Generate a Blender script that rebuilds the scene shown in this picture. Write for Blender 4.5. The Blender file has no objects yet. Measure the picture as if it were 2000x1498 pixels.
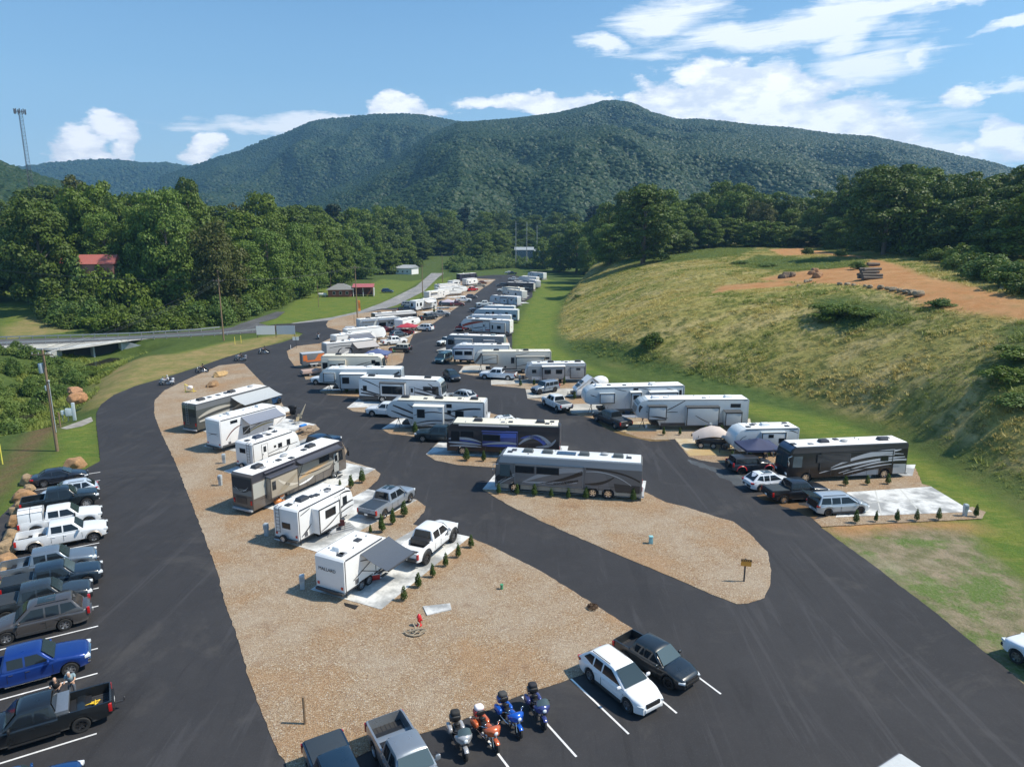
import bpy, bmesh, math, random
import numpy as np
from mathutils import Vector, Matrix
R = math.radians
rnd = random.Random(7)
nr = np.random.RandomState(11)
SC = bpy.context.scene
COL = SC.collection
# ------------------------------------------------------------------ camera maths
CH = 24.3; PITCH = 12.35; FPX = 1333.3
_s = math.sin(R(PITCH)); _c = math.cos(R(PITCH))
def ray(px, py):
    u = (px-1000)/FPX; v = (py-749)/FPX
    return (u, _c-v*_s, -_s-v*_c)
def G(px, py, z=0.0):
    d = ray(px, py); t = (z-CH)/d[2]
    return (d[0]*t, d[1]*t)
def at_depth(px, py, D):
    d = ray(px, py); t = D/d[1]
    return (d[0]*t, D, CH+d[2]*t)
# ------------------------------------------------------------------ tagging
def tag(o, label=None, cat=None, group=None, kind=None):
    if label: o['label'] = label
    if cat: o['category'] = cat
    if group: o['group'] = group
    if kind: o['kind'] = kind
    return o
def empty(name, loc=(0,0,0), rz=0.0, label=None, cat=None, group=None):
    o = bpy.data.objects.new(name, None); COL.objects.link(o)
    o.location = loc; o.rotation_euler = (0,0,rz); o.empty_display_size = .3
    return tag(o, label, cat, group)
def copy_tree(o, parent=None):
    c = o.copy(); COL.objects.link(c)
    if parent is not None: c.parent = parent
    for ch in KIDS.get(o.name, []):
        copy_tree(ch, c)
    return c
KIDS = {}
# ------------------------------------------------------------------ mesh builder
class MB:
    def __init__(s): s.v=[]; s.f=[]
    def add(s, vs, fs):
        n=len(s.v); s.v.extend([tuple(v) for v in vs]); s.f.extend([tuple(i+n for i in f) for f in fs]); return s
    def box(s, c, d, rz=0, ry=0, rx=0, taper=1.0):
        hx,hy,hz=d[0]/2,d[1]/2,d[2]/2
        m=Matrix.Rotation(rz,3,'Z')@Matrix.Rotation(ry,3,'Y')@Matrix.Rotation(rx,3,'X')
        vs=[]
        for z in (-1,1):
            k=taper if z>0 else 1
            for (x,y) in ((-1,-1),(1,-1),(1,1),(-1,1)):
                p=m@Vector((x*hx*k,y*hy*k,z*hz)); vs.append((p.x+c[0],p.y+c[1],p.z+c[2]))
        return s.add(vs,[(3,2,1,0),(4,5,6,7),(0,1,5,4),(1,2,6,5),(2,3,7,6),(3,0,4,7)])
    def poly(s, pts): return s.add(pts,[tuple(range(len(pts)))])
    def prism(s, prof, y0, y1):
        n=len(prof)
        vs=[(x,y0,z) for x,z in prof]+[(x,y1,z) for x,z in prof]
        fs=[tuple(range(n)),tuple(range(2*n-1,n-1,-1))]
        fs+=[(i,i+n,(i+1)%n+n,(i+1)%n) for i in range(n)]
        return s.add(vs,fs)
    def cyl(s, a, b, r0, r1=None, n=10, caps=True):
        if r1 is None: r1=r0
        a=Vector(a); b=Vector(b); d=(b-a)
        if d.length<1e-6: return s
        d.normalize(); q=d.to_track_quat('Z','Y')
        vs=[]
        for (c,r) in ((a,r0),(b,r1)):
            for i in range(n):
                t=2*math.pi*i/n; p=c+q@Vector((math.cos(t)*r,math.sin(t)*r,0)); vs.append(p)
        fs=[(i,(i+1)%n,n+(i+1)%n,n+i) for i in range(n)]
        if caps: fs+=[tuple(range(n-1,-1,-1)),tuple(range(n,2*n))]
        return s.add(vs,fs)
    def tube(s, pts, r, n=8):
        for i in range(len(pts)-1): s.cyl(pts[i],pts[i+1],r if not hasattr(r,'__len__') else r[i], None if not hasattr(r,'__len__') else r[i+1], n)
        return s
    def lathe(s, prof, axis='y', n=24, c=(0,0,0)):
        # prof: (radius, along)
        vs=[];m=len(prof)
        for i in range(n):
            t=2*math.pi*i/n
            for (r,h) in prof:
                if axis=='y': p=(r*math.cos(t),h,r*math.sin(t))
                elif axis=='z': p=(r*math.cos(t),r*math.sin(t),h)
                else: p=(h,r*math.cos(t),r*math.sin(t))
                vs.append((p[0]+c[0],p[1]+c[1],p[2]+c[2]))
        fs=[]
        for i in range(n):
            j=(i+1)%n
            for k in range(m-1): fs.append((i*m+k,i*m+k+1,j*m+k+1,j*m+k))
        return s.add(vs,fs)
    def ell(s, c, r, nu=12, nv=8, p=1.0, ry=0):
        # superellipsoid, p<1 boxier
        def sp(x): return math.copysign(abs(x)**p,x)
        vs=[];fs=[]
        m=Matrix.Rotation(ry,3,'Y')
        for j in range(nv+1):
            ph=-math.pi/2+math.pi*j/nv
            for i in range(nu):
                t=2*math.pi*i/nu
                q=m@Vector((r[0]*sp(math.cos(ph))*sp(math.cos(t)),r[1]*sp(math.cos(ph))*sp(math.sin(t)),r[2]*sp(math.sin(ph))))
                vs.append((q.x+c[0],q.y+c[1],q.z+c[2]))
        for j in range(nv):
            for i in range(nu):
                a=j*nu+i;b=j*nu+(i+1)%nu
                fs.append((a,b,b+nu,a+nu))
        return s.add(vs,fs)
    def loft(s, secs, cap=True, close=True):
        n=len(secs[0]); base=len(s.v); vs=[];fs=[]
        for q in secs: vs.extend(q)
        for k in range(len(secs)-1):
            rng=range(n) if close else range(n-1)
            for i in rng:
                j=(i+1)%n
                fs.append((k*n+i,k*n+j,(k+1)*n+j,(k+1)*n+i))
        if cap:
            fs.append(tuple(range(n-1,-1,-1))); fs.append(tuple((len(secs)-1)*n+i for i in range(n)))
        return s.add(vs,fs)
    def strip(s, A, B):
        n=len(A)
        return s.add(list(A)+list(B),[(i,i+1,n+i+1,n+i) for i in range(n-1)])
    def mirror_y(s):
        n=len(s.v); s.v+= [(x,-y,z) for x,y,z in s.v]; s.f+=[tuple(i+n for i in reversed(f)) for f in s.f]; return s
    def mesh(s, name, mat, smooth=None, bevel=0, segs=2, bang=40):
        me=bpy.data.meshes.new(name); me.from_pydata(s.v,[],s.f)
        bm=bmesh.new(); bm.from_mesh(me)
        bmesh.ops.remove_doubles(bm,verts=bm.verts,dist=.0004)
        bmesh.ops.recalc_face_normals(bm,faces=bm.faces)
        if bevel:
            es=[e for e in bm.edges if len(e.link_faces)==2 and e.calc_face_angle(0)>R(bang)]
            bmesh.ops.bevel(bm,geom=es,offset=bevel,segments=segs,affect='EDGES',clamp_overlap=True,profile=.6)
        bm.to_mesh(me); bm.free()
        if mat is not None: me.materials.append(mat)
        if smooth is not None or bevel:
            me.shade_smooth() if hasattr(me,'shade_smooth') else [setattr(p,'use_smooth',True) for p in me.polygons]
            me.set_sharp_from_angle(angle=R(smooth if smooth else 35))
        return me
    def build(s, name, mat, parent=None, smooth=None, bevel=0, segs=2, loc=None, bang=40, label=None):
        return link(name, s.mesh(name,mat,smooth,bevel,segs,bang), parent, loc, label=label)
def link(name, me, parent=None, loc=None, rot=None, label=None):
    o=bpy.data.objects.new(name,me); COL.objects.link(o)
    if parent is not None:
        o.parent=parent; KIDS.setdefault(parent.name,[]).append(o)
    if loc is not None: o.location=loc
    if rot is not None: o.rotation_euler=rot
    if label: o['label']=label
    return o
# ------------------------------------------------------------------ materials
_M={}
def _mat(key):
    m=bpy.data.materials.new(key); m.use_nodes=True
    nt=m.node_tree; b=nt.nodes['Principled BSDF']; return m,nt,b
def N(nt,t,**k):
    n=nt.nodes.new(t)
    for a,v in k.items():
        if a=='ins':
            for i,x in v.items(): n.inputs[i].default_value=x
        else: setattr(n,a,v)
    return n
def ramp(nt, stops, interp='LINEAR'):
    r=N(nt,'ShaderNodeValToRGB'); cr=r.color_ramp; cr.interpolation=interp
    while len(cr.elements)>len(stops): cr.elements.remove(cr.elements[-1])
    while len(cr.elements)<len(stops): cr.elements.new(.5)
    for e,(p,c) in zip(cr.elements,stops):
        e.position=p; e.color=(c,c,c,1) if not hasattr(c,'__len__') else (*c[:3],1)
    return r
def mixc(nt, fac, a, b, blend='MIX'):
    m=N(nt,'ShaderNodeMix',data_type='RGBA',blend_type=blend)
    for sock,v in ((0,fac),(6,a),(7,b)):
        if hasattr(v,'is_linked'): nt.links.new(v,m.inputs[sock])
        elif v is not None:
            m.inputs[sock].default_value = v if sock==0 else ((*v[:3],1) if len(v)<4 else v)
    return m.outputs[2]
def noise(nt, scale, detail=4, rough=.55, coord='pos', sc=None, dist=0):
    n=N(nt,'ShaderNodeTexNoise',ins={'Scale':scale,'Detail':detail,'Roughness':rough,'Distortion':dist})
    if coord=='pos':
        g=N(nt,'ShaderNodeNewGeometry').outputs['Position']
    elif coord=='obj': g=N(nt,'ShaderNodeTexCoord').outputs['Object']
    else: g=coord
    if sc:
        mp=N(nt,'ShaderNodeMapping'); mp.inputs['Scale'].default_value=sc; nt.links.new(g,mp.inputs[0]); g=mp.outputs[0]
    nt.links.new(g,n.inputs['Vector'])
    return n.outputs[0]
def mth(nt, op, a, b=None, c=None, clamp=False):
    m=N(nt,'ShaderNodeMath',operation=op,use_clamp=clamp)
    for i,v in enumerate((a,b,c)):
        if v is None: continue
        if hasattr(v,'is_linked'): nt.links.new(v,m.inputs[i])
        else: m.inputs[i].default_value=v
    return m.outputs[0]
def rampv(nt, val, stops):
    r=ramp(nt,stops); nt.links.new(val,r.inputs[0]); return r.outputs[0]
def attr(nt,name):
    return N(nt,'ShaderNodeAttribute',attribute_name=name).outputs['Fac']
def bump(nt,b,h,strength=.5,dist=.05):
    bp=N(nt,'ShaderNodeBump',ins={'Strength':strength,'Distance':dist}); nt.links.new(h,bp.inputs['Height']); nt.links.new(bp.outputs[0],b.inputs['Normal'])
def paint(rgb, metal=0.0, rough=.32, coat=.5, dirt=.12):
    key=('p',tuple(round(x,3) for x in rgb),metal,rough,coat,dirt)
    if key in _M: return _M[key]
    m,nt,b=_mat('paint'); _M[key]=m
    n1=noise(nt,1.3,5,.6,'obj'); f=rampv(nt,n1,[(.35,0),(.75,1)])
    dcol=tuple(x*.72+.02 for x in rgb)
    c=mixc(nt,mth(nt,'MULTIPLY',f,dirt*2),rgb,dcol)
    nt.links.new(c,b.inputs['Base Color'])
    r=mth(nt,'MULTIPLY_ADD',n1,.25,rough-.1); nt.links.new(r,b.inputs['Roughness'])
    b.inputs['Metallic'].default_value=metal; b.inputs['Coat Weight'].default_value=coat; b.inputs['Coat Roughness'].default_value=.08
    return m
def flat(rgb, rough=.6, metal=0.0, spec=.5, nz=.15, scale=6, name='surface'):
    key=('f',tuple(round(x,3) for x in rgb),rough,metal,nz,scale)
    if key in _M: return _M[key]
    m,nt,b=_mat(name); _M[key]=m
    n1=noise(nt,scale,4,.6,'obj')
    c=mixc(nt,n1,tuple(x*(1-nz) for x in rgb),tuple(min(1,x*(1+nz)) for x in rgb))
    nt.links.new(c,b.inputs['Base Color']); b.inputs['Roughness'].default_value=rough; b.inputs['Metallic'].default_value=metal
    b.inputs['Specular IOR Level'].default_value=spec
    return m
def glass(rgb=(.012,.016,.02), rough=.06):
    key=('g',rgb,rough)
    if key in _M: return _M[key]
    m,nt,b=_mat('tinted_glass'); _M[key]=m
    b.inputs['Base Color'].default_value=(*rgb,1); b.inputs['Roughness'].default_value=rough
    b.inputs['Specular IOR Level'].default_value=.55
    return m
BLACK=flat((.012,.012,.013),.55); RUBBER=flat((.018,.018,.018),.85,nz=.3); CHROME=flat((.7,.7,.7),.18,1.0,nz=.05)
ALU=flat((.55,.56,.58),.3,1.0,nz=.08); DARKM=flat((.04,.04,.042),.5); GLASS=glass(); GLASSB=glass((.025,.04,.048),.08)
GLASSC=glass((.07,.1,.11),.08)
REDL=paint((.45,.012,.012),0,.2,.8,0); AMBER=paint((.8,.25,.03),0,.2,.8,0); LAMP=paint((.75,.78,.8),0,.12,.9,0)
GREYP=flat((.35,.36,.37),.5); WHITEP=flat((.78,.78,.77),.45,nz=.06); WOODM=flat((.22,.15,.09),.8,nz=.35)
def leafmat(name, c0, c1, c2, hue=.5):
    key=('leaf',name)
    if key in _M: return _M[key]
    m,nt,b=_mat(name); _M[key]=m
    oi=N(nt,'ShaderNodeObjectInfo').outputs['Random']
    n1=noise(nt,.35,3,.6,'obj'); n2=noise(nt,3.0,3,.6,'obj')
    f=rampv(nt,n1,[(.35,0),(.65,1)])
    a=mixc(nt,f,c0,c1); a=mixc(nt,rampv(nt,oi,[(0,0),(1,hue)]),a,c2)
    a=mixc(nt,rampv(nt,n2,[(.3,0),(.7,.5)]),a,tuple(min(1,x*1.5) for x in c1))
    nt.links.new(a,b.inputs['Base Color']); b.inputs['Roughness'].default_value=.55; b.inputs['Specular IOR Level'].default_value=.3
    tr=N(nt,'ShaderNodeBsdfTranslucent'); nt.links.new(a,tr.inputs[0])
    mx=N(nt,'ShaderNodeMixShader',ins={0:.28}); nt.links.new(b.outputs[0],mx.inputs[1]); nt.links.new(tr.outputs[0],mx.inputs[2])
    nt.links.new(mx.outputs[0],nt.nodes['Material Output'].inputs[0])
    return m
# ------------------------------------------------------------------ wheels
_W={}
def wheel_meshes(r, w, rim):
    key=(round(r,3),round(w,3),rim)
    if key in _W: return _W[key]
    t=MB(); h=w/2; ri=r*.62
    t.lathe([(ri,-h*.8),(r*.8,-h),(r*.94,-h*.95),(r,-h*.7),(r,h*.7),(r*.94,h*.95),(r*.8,h),(ri,h*.8)],n=26)
    tm=t.mesh('wheel',RUBBER,40)
    k=MB(); ins=h*.55
    k.lathe([(ri*1.02,-h*.75),(ri*1.02,h*.86),(ri*.93,h*.86),(ri*.88,ins*.2)],n=26)
    for i in range(6 if rim!='five' else 5):
        a=2*math.pi*i/(6 if rim!='five' else 5)
        for dy in (ins*.95,):
            ca,sa=math.cos(a),math.sin(a)
            p=Vector((ca*ri*.5,dy,sa*ri*.5)); L=ri*.98
            wd=ri*.17
            A=[(ca*L-sa*wd,dy*1.1,sa*L+ca*wd),(ca*L+sa*wd,dy*1.1,sa*L-ca*wd),(ca*.1*ri+sa*wd*1.3,dy,sa*.1*ri-ca*wd*1.3),(ca*.1*ri-sa*wd*1.3,dy,sa*.1*ri+ca*wd*1.3)]
            B=[(x,y-h*.35,z) for x,y,z in A]
            k.add(A+B,[(0,1,2,3),(7,6,5,4),(0,4,5,1),(1,5,6,2),(2,6,7,3),(3,7,4,0)])
    k.lathe([(0.001,ins*1.15),(ri*.2,ins*1.1),(ri*.24,ins*.6)],n=12)
    rm={'black':paint((.02,.02,.022),.3,.3,.4,0),'chrome':CHROME,'alu':ALU,'five':ALU,'steel':flat((.55,.55,.55),.4,.6)}[rim]
    km=k.mesh('rim',rm,40)
    d=MB(); d.lathe([(0.001,0),(ri*.9,0)],n=20); dm=d.mesh('brake_disc',DARKM)
    _W[key]=(tm,km,dm); return _W[key]
def put_wheel(root, x, y, r, w, rim, detail=True):
    tm,km,dm=wheel_meshes(r,w,rim)
    rz=0 if y>0 else math.pi
    o=link('wheel',tm,root,(x,y,r),(0,0,rz))
    if detail:
        link('rim',km,o); link('hub',dm,o,(0,w*.05,0))
    return o
# ------------------------------------------------------------------ cars
CT={ # L W H belt hood ground wb r front_oh ; cab: xw,xrf,xrr,xrb measured from FRONT
 'pickup':dict(L=5.9,W=2.0,H=1.93,belt=1.22,hood=1.2,cowl=1.27,gc=.42,wb=3.75,r=.41,fo=.98,xw=1.62,xrf=2.3,xrr=3.85,xrb=4.02,bed=4.05,roofw=.74,rim='alu'),
 'suv':dict(L=5.1,W=2.0,H=1.85,belt=1.12,hood=1.08,cowl=1.17,gc=.3,wb=2.98,r=.39,fo=.95,xw=1.38,xrf=2.25,xrr=4.4,xrb=5.0,bed=None,roofw=.72,rim='alu'),
 'cuv':dict(L=4.6,W=1.86,H=1.68,belt=1.02,hood=1.0,cowl=1.06,gc=.27,wb=2.7,r=.36,fo=.92,xw=1.12,xrf=2.05,xrr=3.7,xrb=4.48,bed=None,roofw=.7,rim='alu'),
 'van':dict(L=5.1,W=2.0,H=1.76,belt=1.03,hood=.98,cowl=1.12,gc=.24,wb=3.08,r=.35,fo=.98,xw=1.05,xrf=2.05,xrr=4.6,xrb=5.0,bed=None,roofw=.72,rim='black'),
 'sedan':dict(L=4.8,W=1.83,H=1.45,belt=.95,hood=.88,cowl=.98,gc=.22,wb=2.8,r=.33,fo=.93,xw=1.35,xrf=2.25,xrr=3.45,xrb=4.25,bed=None,roofw=.68,rim='alu'),
 'jeep':dict(L=4.6,W=1.85,H=1.86,belt=1.16,hood=1.12,cowl=1.18,gc=.42,wb=3.0,r=.41,fo=.62,xw=1.5,xrf=1.8,xrr=4.25,xrb=4.32,bed=None,roofw=.84,rim='black'),
 'cute':dict(L=4.97,W=1.9,H=1.69,belt=1.05,hood=1.02,cowl=1.08,gc=.3,wb=3.0,r=.37,fo=.95,xw=1.35,xrf=2.15,xrr=3.45,xrb=3.72,bed=3.75,roofw=.7,rim='black'),
}
def car(kind, col, loc, rz, label, cat=None, name=None, group=None, detail=2, cover=None, rim=None, metal=.0, lift=0, two=None, glassm=None, sc=1.0, **ex):
    T=dict(CT[kind]); T.update(ex.get('dim',{}))
    L,W,H=T['L'],T['W'],T['H']; hw=W/2; r=T['r']+lift*.35; belt=T['belt']+lift; hood=T['hood']+lift; cowl=T['cowl']+lift; gc=T['gc']+lift; H+=lift
    nm=name or {'pickup':'pickup_truck','suv':'parked_suv','cuv':'parked_suv','van':'minivan','sedan':'parked_sedan','jeep':'off_roader','cute':'compact_pickup'}[kind]
    cat=cat or {'pickup':'pickup truck','suv':'suv','cuv':'suv','van':'minivan','sedan':'car','jeep':'suv','cute':'pickup truck'}[kind]
    root=empty(nm,(loc[0],loc[1],loc[2] if len(loc)>2 else 0),rz,label,cat,group); root.scale=(sc,sc,sc)
    P=col if not hasattr(col,'__len__') else paint(col,metal,.28,.7)
    X=lambda f: L/2-f          # distance from front -> local x
    fw=T['fo']; rw=T['fo']+T['wb']; ar=r*1.2
    # top line as function of f (from front)
    bedf=T['bed']
    dl_=0 if kind in('pickup','jeep') else .1
    tl=[(0,hood-.36-dl_),(.05,hood-.2-dl_),(.2,hood-.09-dl_*.7),(.6,hood-.02-dl_*.25),(T['xw']-.1,cowl),(T['xw']+.3,belt)]
    if bedf: tl+=[(bedf-.02,belt),(bedf,belt+.03),(L-.05,belt+.02),(L,belt-.02)]
    elif kind=='sedan': tl+=[(T['xrb']-.1,belt+.03),(T['xrb']+.1,belt+.03),(L-.12,belt),(L-.03,belt-.08),(L,belt-.25)]
    else: tl+=[(L-.15,belt),(L,belt-.1)]
    def ztop(f):
        for (a,za),(b,zb) in zip(tl,tl[1:]):
            if a<=f<=b: return za+(zb-za)*(f-a)/max(1e-6,b-a)
        return tl[-1][1]
    def zbot(f):
        z=gc
        for c in (fw,rw):
            d=abs(f-c)
            if d<ar: z=max(z, r+math.sqrt(max(0,ar*ar-d*d)) if True else z)
        if f<.5: z=max(z,gc+ .06*(1-f/.5))
        if f>L-.5: z=max(z,gc+.12*(1-(L-f)/.5))
        return z
    fs=set([0,.03,.1,.22,.4,.6,L-.6,L-.3,L-.1,L-.03,L]); 
    for c in (fw,rw):
        for i in range(13):
            fs.add(round(c-ar*math.cos(math.pi*i/12),4))
        fs.add(c-ar-.001); fs.add(c+ar+.001)
    for a,_ in tl: fs.add(a)
    f=rw-T['wb']
    for i in range(1,8): fs.add(L*i/8)
    wall=.07
    if bedf: fs|={bedf,bedf+wall,bedf+wall+.001,L-wall,L-wall-.001}
    fs=sorted(x for x in fs if 0<=x<=L)
    fl=belt-.52
    secs=[]
    jee=(kind=='jeep')
    for f in fs:
        zt=ztop(f); zb=min(zbot(f),zt-.12)
        e=min(f,L-f); k=(1-.2*max(0,1-e/.5)**2.2 if kind in('pickup','jeep') else 1-.26*max(0,1-e/.8)**2.2) if f<L/2 else (1-.07*max(0,1-e/.25)**2 if bedf else 1-.16*max(0,1-e/.6)**2.2)
        if jee: k=1-.14*(1 if f<1.55 else 0)*(1 if True else 0) if f<1.5 else 1-.02
        w=hw*k*.985
        inbed = bedf and (bedf+wall<f<L-wall) and not cover
        sh=min(.2,(zt-zb)*.4)
        half=[(w*.78,zb+.03),(w*.965,zb),(w*1.0,zb+(zt-zb)*.35),(w*.995,zt-sh),(w*.96,zt-sh*.35)]
        if bedf and f>=bedf: half+=[(w*.955,zt)]
        else: half+=[(w*.88,zt)]
        if inbed: half+=[(w*.86,zt),(w*.85,fl),(0,fl)]
        elif bedf and f>=bedf: half+=[(w*.86,zt),(w*.5,zt+.004),(0,zt+.005)]
        else: half+=[(w*.7,zt+.03),(w*.4,zt+.045),(0,zt+.05)]
        pts=[(X(f),y,z) for y,z in half]+[(X(f),-y,z) for y,z in reversed(half[:-1])]
        secs.append(pts)
    body=MB(); body.loft(secs); body.build('body',P,root,smooth=38)
    # underbody
    u=MB(); u.box((0,0,(gc+.18)*.5+.22),(L-.7,W*.62,.34)); 
    for c in (fw,rw): u.box((X(c),0,r+.16),(ar*1.9,W*.72,ar*1.1+.1))
    if lift: pass
    u.build('chassis',BLACK,root)
    # cab
    xw,xf,xr,xb=T['xw'],T['xrf'],T['xrr'],T['xrb']; rwid=hw*T['roofw']; bw=hw*.945
    h=H-belt
    def csec(f,t):
        yb=bw; top=belt+h*t; zr=max(belt+.002,top-.07*min(1,t*3)); yr=yb+(rwid-yb)*((zr-belt)/(h-.07) if h>.07 else 0)
        ym=yb+(yr-yb)*.5; half=[(yb,belt-.03),(ym+.012*t,belt+(zr-belt)*.5),(yr,zr-.02*t),(yr*.95,top-.035*t),(yr*.82,top-.002*t),(yr*.5,top+.028*t),(0,top+.04*t)]
        return [(X(f),y,z) for y,z in half]+[(X(f),-y,z) for y,z in reversed(half[:-1])]
    cs=[csec(xw,0.01),csec(xw+(xf-xw)*.5,.52),csec(xw+(xf-xw)*.85,.87),csec(xf,.965),csec(xf+(xr-xf)*.12,1.0),csec((xf+xr)/2,1.01),csec(xr-(xr-xf)*.1,1.0),csec(xr,.965),csec(xr+(xb-xr)*.2,.84),csec(xr+(xb-xr)*.6,.45),csec(xb,0.01)]
    cabm=two if two else P
    cb=MB(); cb.loft(cs); cb.build('cab' if bedf else 'roof',cabm,root,smooth=32)
    GM=glassm or GLASS
    def wplane(t,sy,f0,f1,off):
        # sloping front/rear screens
        f=f0+(f1-f0)*t
        tt=t*.965
        z=belt+h*tt+.02*tt
        yb=bw+(rwid-bw)*tt
        return (X(f)+off,sy*yb*.9,z+abs(off)*.9)
    if detail>=1:
        g=MB(); 
        for (a,b) in ((.08,.5),(.5,.87)):
            A=[wplane(a,s_,xw,xf,.05) for s_ in (-1,-.5,0,.5,1)]; B=[wplane(b,s_,xw,xf,.05) for s_ in (-1,-.5,0,.5,1)]
            g.strip(A,B)
        g.build('windshield',GLASSC if ex.get('lightglass') else GLASSB,root,smooth=40)
        g=MB(); A=[wplane(.12,s_,xb,xr,-.03) for s_ in (-.92,0,.92)]; B=[wplane(.9,s_,xb,xr,-.03) for s_ in (-.92,0,.92)]
        g.strip(A,B); g.build('rear_window',GM,root)
        # side glass
        def sp(f,t,s):
            z=belt+(h-.07)*t; y=bw+(rwid-bw)*t+.014
            return (X(f),s*y,z)
        nw=2 if bedf or kind=='sedan' else 3
        a0=xw+(xf-xw)*.22; a1=xr+(xb-xr)*.55 if not bedf else xr-.04
        if kind=='jeep': a1=xr
        span=(a1-xf)
        cuts=[xf+span*.46,a1] if nw==2 else [xf+span*.3,xf+span*.62,a1]
        for s in (1,-1):
            prev=None
            for i,c in enumerate(cuts):
                g=MB()
                if i==0:
                    q=[sp(a0+.08,.12,s),sp(c-.05,.1,s),sp(c-.05,.88,s),sp(xf+.08,.88,s)]
                else:
                    st=prev+.05; last=(i==len(cuts)-1)
                    topf=c-.05 if not last or bedf or jee else c-.05-(xb-xr)*.45
                    q=[sp(st,.1,s),sp(c-.05,(.34 if kind in('cuv','sedan','suv') else .13) if last else .1,s),sp(min(topf,c-.05),.88,s),sp(st,.88,s)]
                g.poly(q if s>0 else q[::-1]); g.build('side_window',GM,root); prev=c
        # seams
        if detail>=2:
            g=MB(); zl=gc+.16
            for s in (1,-1):
                for c in [xw+.12,cuts[0],cuts[1]] if kind!='jeep' else [xw,cuts[0],cuts[1]]:
                    y=hw*.985
                    if min(abs(c-rw),abs(c-fw))<ar: zl2=r+ar*.9
                    else: zl2=zl
                    g.box((X(c),s*(y-.002),(zl2+belt-.2)/2),(.018,.022,belt-.2-zl2))
            g.build('door_gap',BLACK,root)
            for s in (1,-1):
                for c in (cuts[0]-.12,cuts[1]-.18):
                    m=MB(); m.box((X(c),s*(hw*.985+.01),belt-.22),(.2,.03,.035)); m.build('door_handle',CHROME if ex.get('chrome') else P,root)
    # mirrors
    if detail>=1:
        for s in (1,-1):
            m=MB(); m.ell((X(xw+.28),s*(hw+.12),belt+.1),(.06,.13,.09 if kind!='pickup' else .14),10,6,.45); m.cyl((X(xw+.28),s*(hw-.08),belt+.03),(X(xw+.28),s*(hw+.1),belt+.05),.03,n=6)
            m.build('mirror',P if not ex.get('blackmirror') else BLACK,root,smooth=50)
    # lights etc
    bz=gc+.2
    for s in (1,-1):
        m=MB(); 
        lh={'jeep':.2}.get(kind,.17)
        if kind=='jeep': m.cyl((X(.02),s*hw*.55,hood-.22),(X(-.03),s*hw*.55,hood-.22),.1,n=14)
        else: m.box((X(.13 if kind=='pickup' else .2),s*(hw*(.76 if kind=='pickup' else .71)),hood-(.25 if kind=='pickup' else .33)),(.3 if kind=='pickup' else .36,hw*.28,lh if kind=='pickup' else .11),rz=-s*(.38 if kind=='pickup' else .5))
        m.build('headlight',LAMP,root,bevel=.02)
        m=MB()
        if bedf: m.box((X(L-.06),s*(hw*.93),belt-.28),(.16,.14,.42))
        elif kind in('suv','jeep'): m.box((X(L-.07),s*(hw*.9),belt-.1),(.16,.16,.42))
        else: m.box((X(L-.13),s*(hw*.8),belt-.12),(.3,.3,.16),rz=s*.35)
        m.build('taillight',REDL,root,bevel=.02)
    m=MB(); m.box((X(.035),0,hood-.33),(.09,hw*1.02,.3 if kind in('pickup','suv') else .2))
    if detail>=2:
        for i in range(3): m.box((X(-.015),0,hood-.43+i*.1),(.02,hw*.98,.03))
    m.build('grille',CHROME if ex.get('chrome') else BLACK,root,bevel=.01)
    bmx=CHROME if (ex.get('chrome') and kind=='pickup') else (P if kind in('suv','cuv','van','sedan') else BLACK)
    m=MB(); m.box((X(.05),0,bz+.04),(.2,W*(.86 if kind in('pickup','jeep') else .62),.2)); m.build('front_bumper',bmx,root,bevel=.04)
    m=MB(); m.box((X(L+(.02 if bedf or kind=='jeep' else -.04)),0,bz+.1),(.18,W*(.88 if bedf else .72),.22)); m.build('rear_bumper',ex.get('rb') or bmx,root,bevel=.04)
    if detail>=2:
        m=MB(); m.box((X(L+.115),0,bz+.12),(.01,.32,.16)); m.build('licence_plate',WHITEP,root)
        if kind=='pickup':
            for s in (1,-1):
                m=MB(); m.box((X((xw+xb)/2+.1),s*(hw-.03),gc-.03),(2.1,.16,.05)); m.build('side_step',BLACK if not ex.get('chrome') else CHROME,root,bevel=.01)
            m=MB(); m.box((X(L-.002),0,belt-.3),(.02,W*.72,.4)); m.build('tailgate',P,root,bevel=.01)
        if kind in('suv','cuv','van') and ex.get('rails',True):
            for s in (1,-1):
                m=MB(); m.cyl((X(xf+.3),s*rwid*.9,H+.035),(X(xr-.1),s*rwid*.9,H+.035),.022,n=6); m.build('roof_rail',BLACK,root)
    if ex.get('sunroof'):
        m=MB(); m.box((X((xf+xr)/2-.2),0,H+.03),(.95,rwid*1.25,.03)); m.build('sunroof',GLASSB,root,bevel=.01)
    if kind in('cuv','suv','van') and detail>=1:
        m=MB()
        for s in (1,-1):
            m.box((X((fw+rw)/2),s*(hw*.975),gc+.07),(T['wb']-2*ar-.02,.06,.16))
        m.build('sill_cladding',DARKM,root)
    if bedf:
        if cover:
            m=MB(); m.box((X((bedf+L)/2),0,belt+.045),(L-bedf-.12,W*.84,.05)); m.build('bed_cover',cover,root,bevel=.015)
        else:
            m=MB(); m.box((X((bedf+L)/2),0,fl+.012),(L-bedf-.18,W*.8,.02))
            for i in range(7): m.box((X((bedf+L)/2),(-3+i)*W*.11,fl+.03),(L-bedf-.2,.05,.02))
            m.build('bed_liner',flat((.03,.03,.032),.7) if not ex.get('bedm') else ex['bedm'],root)
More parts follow.
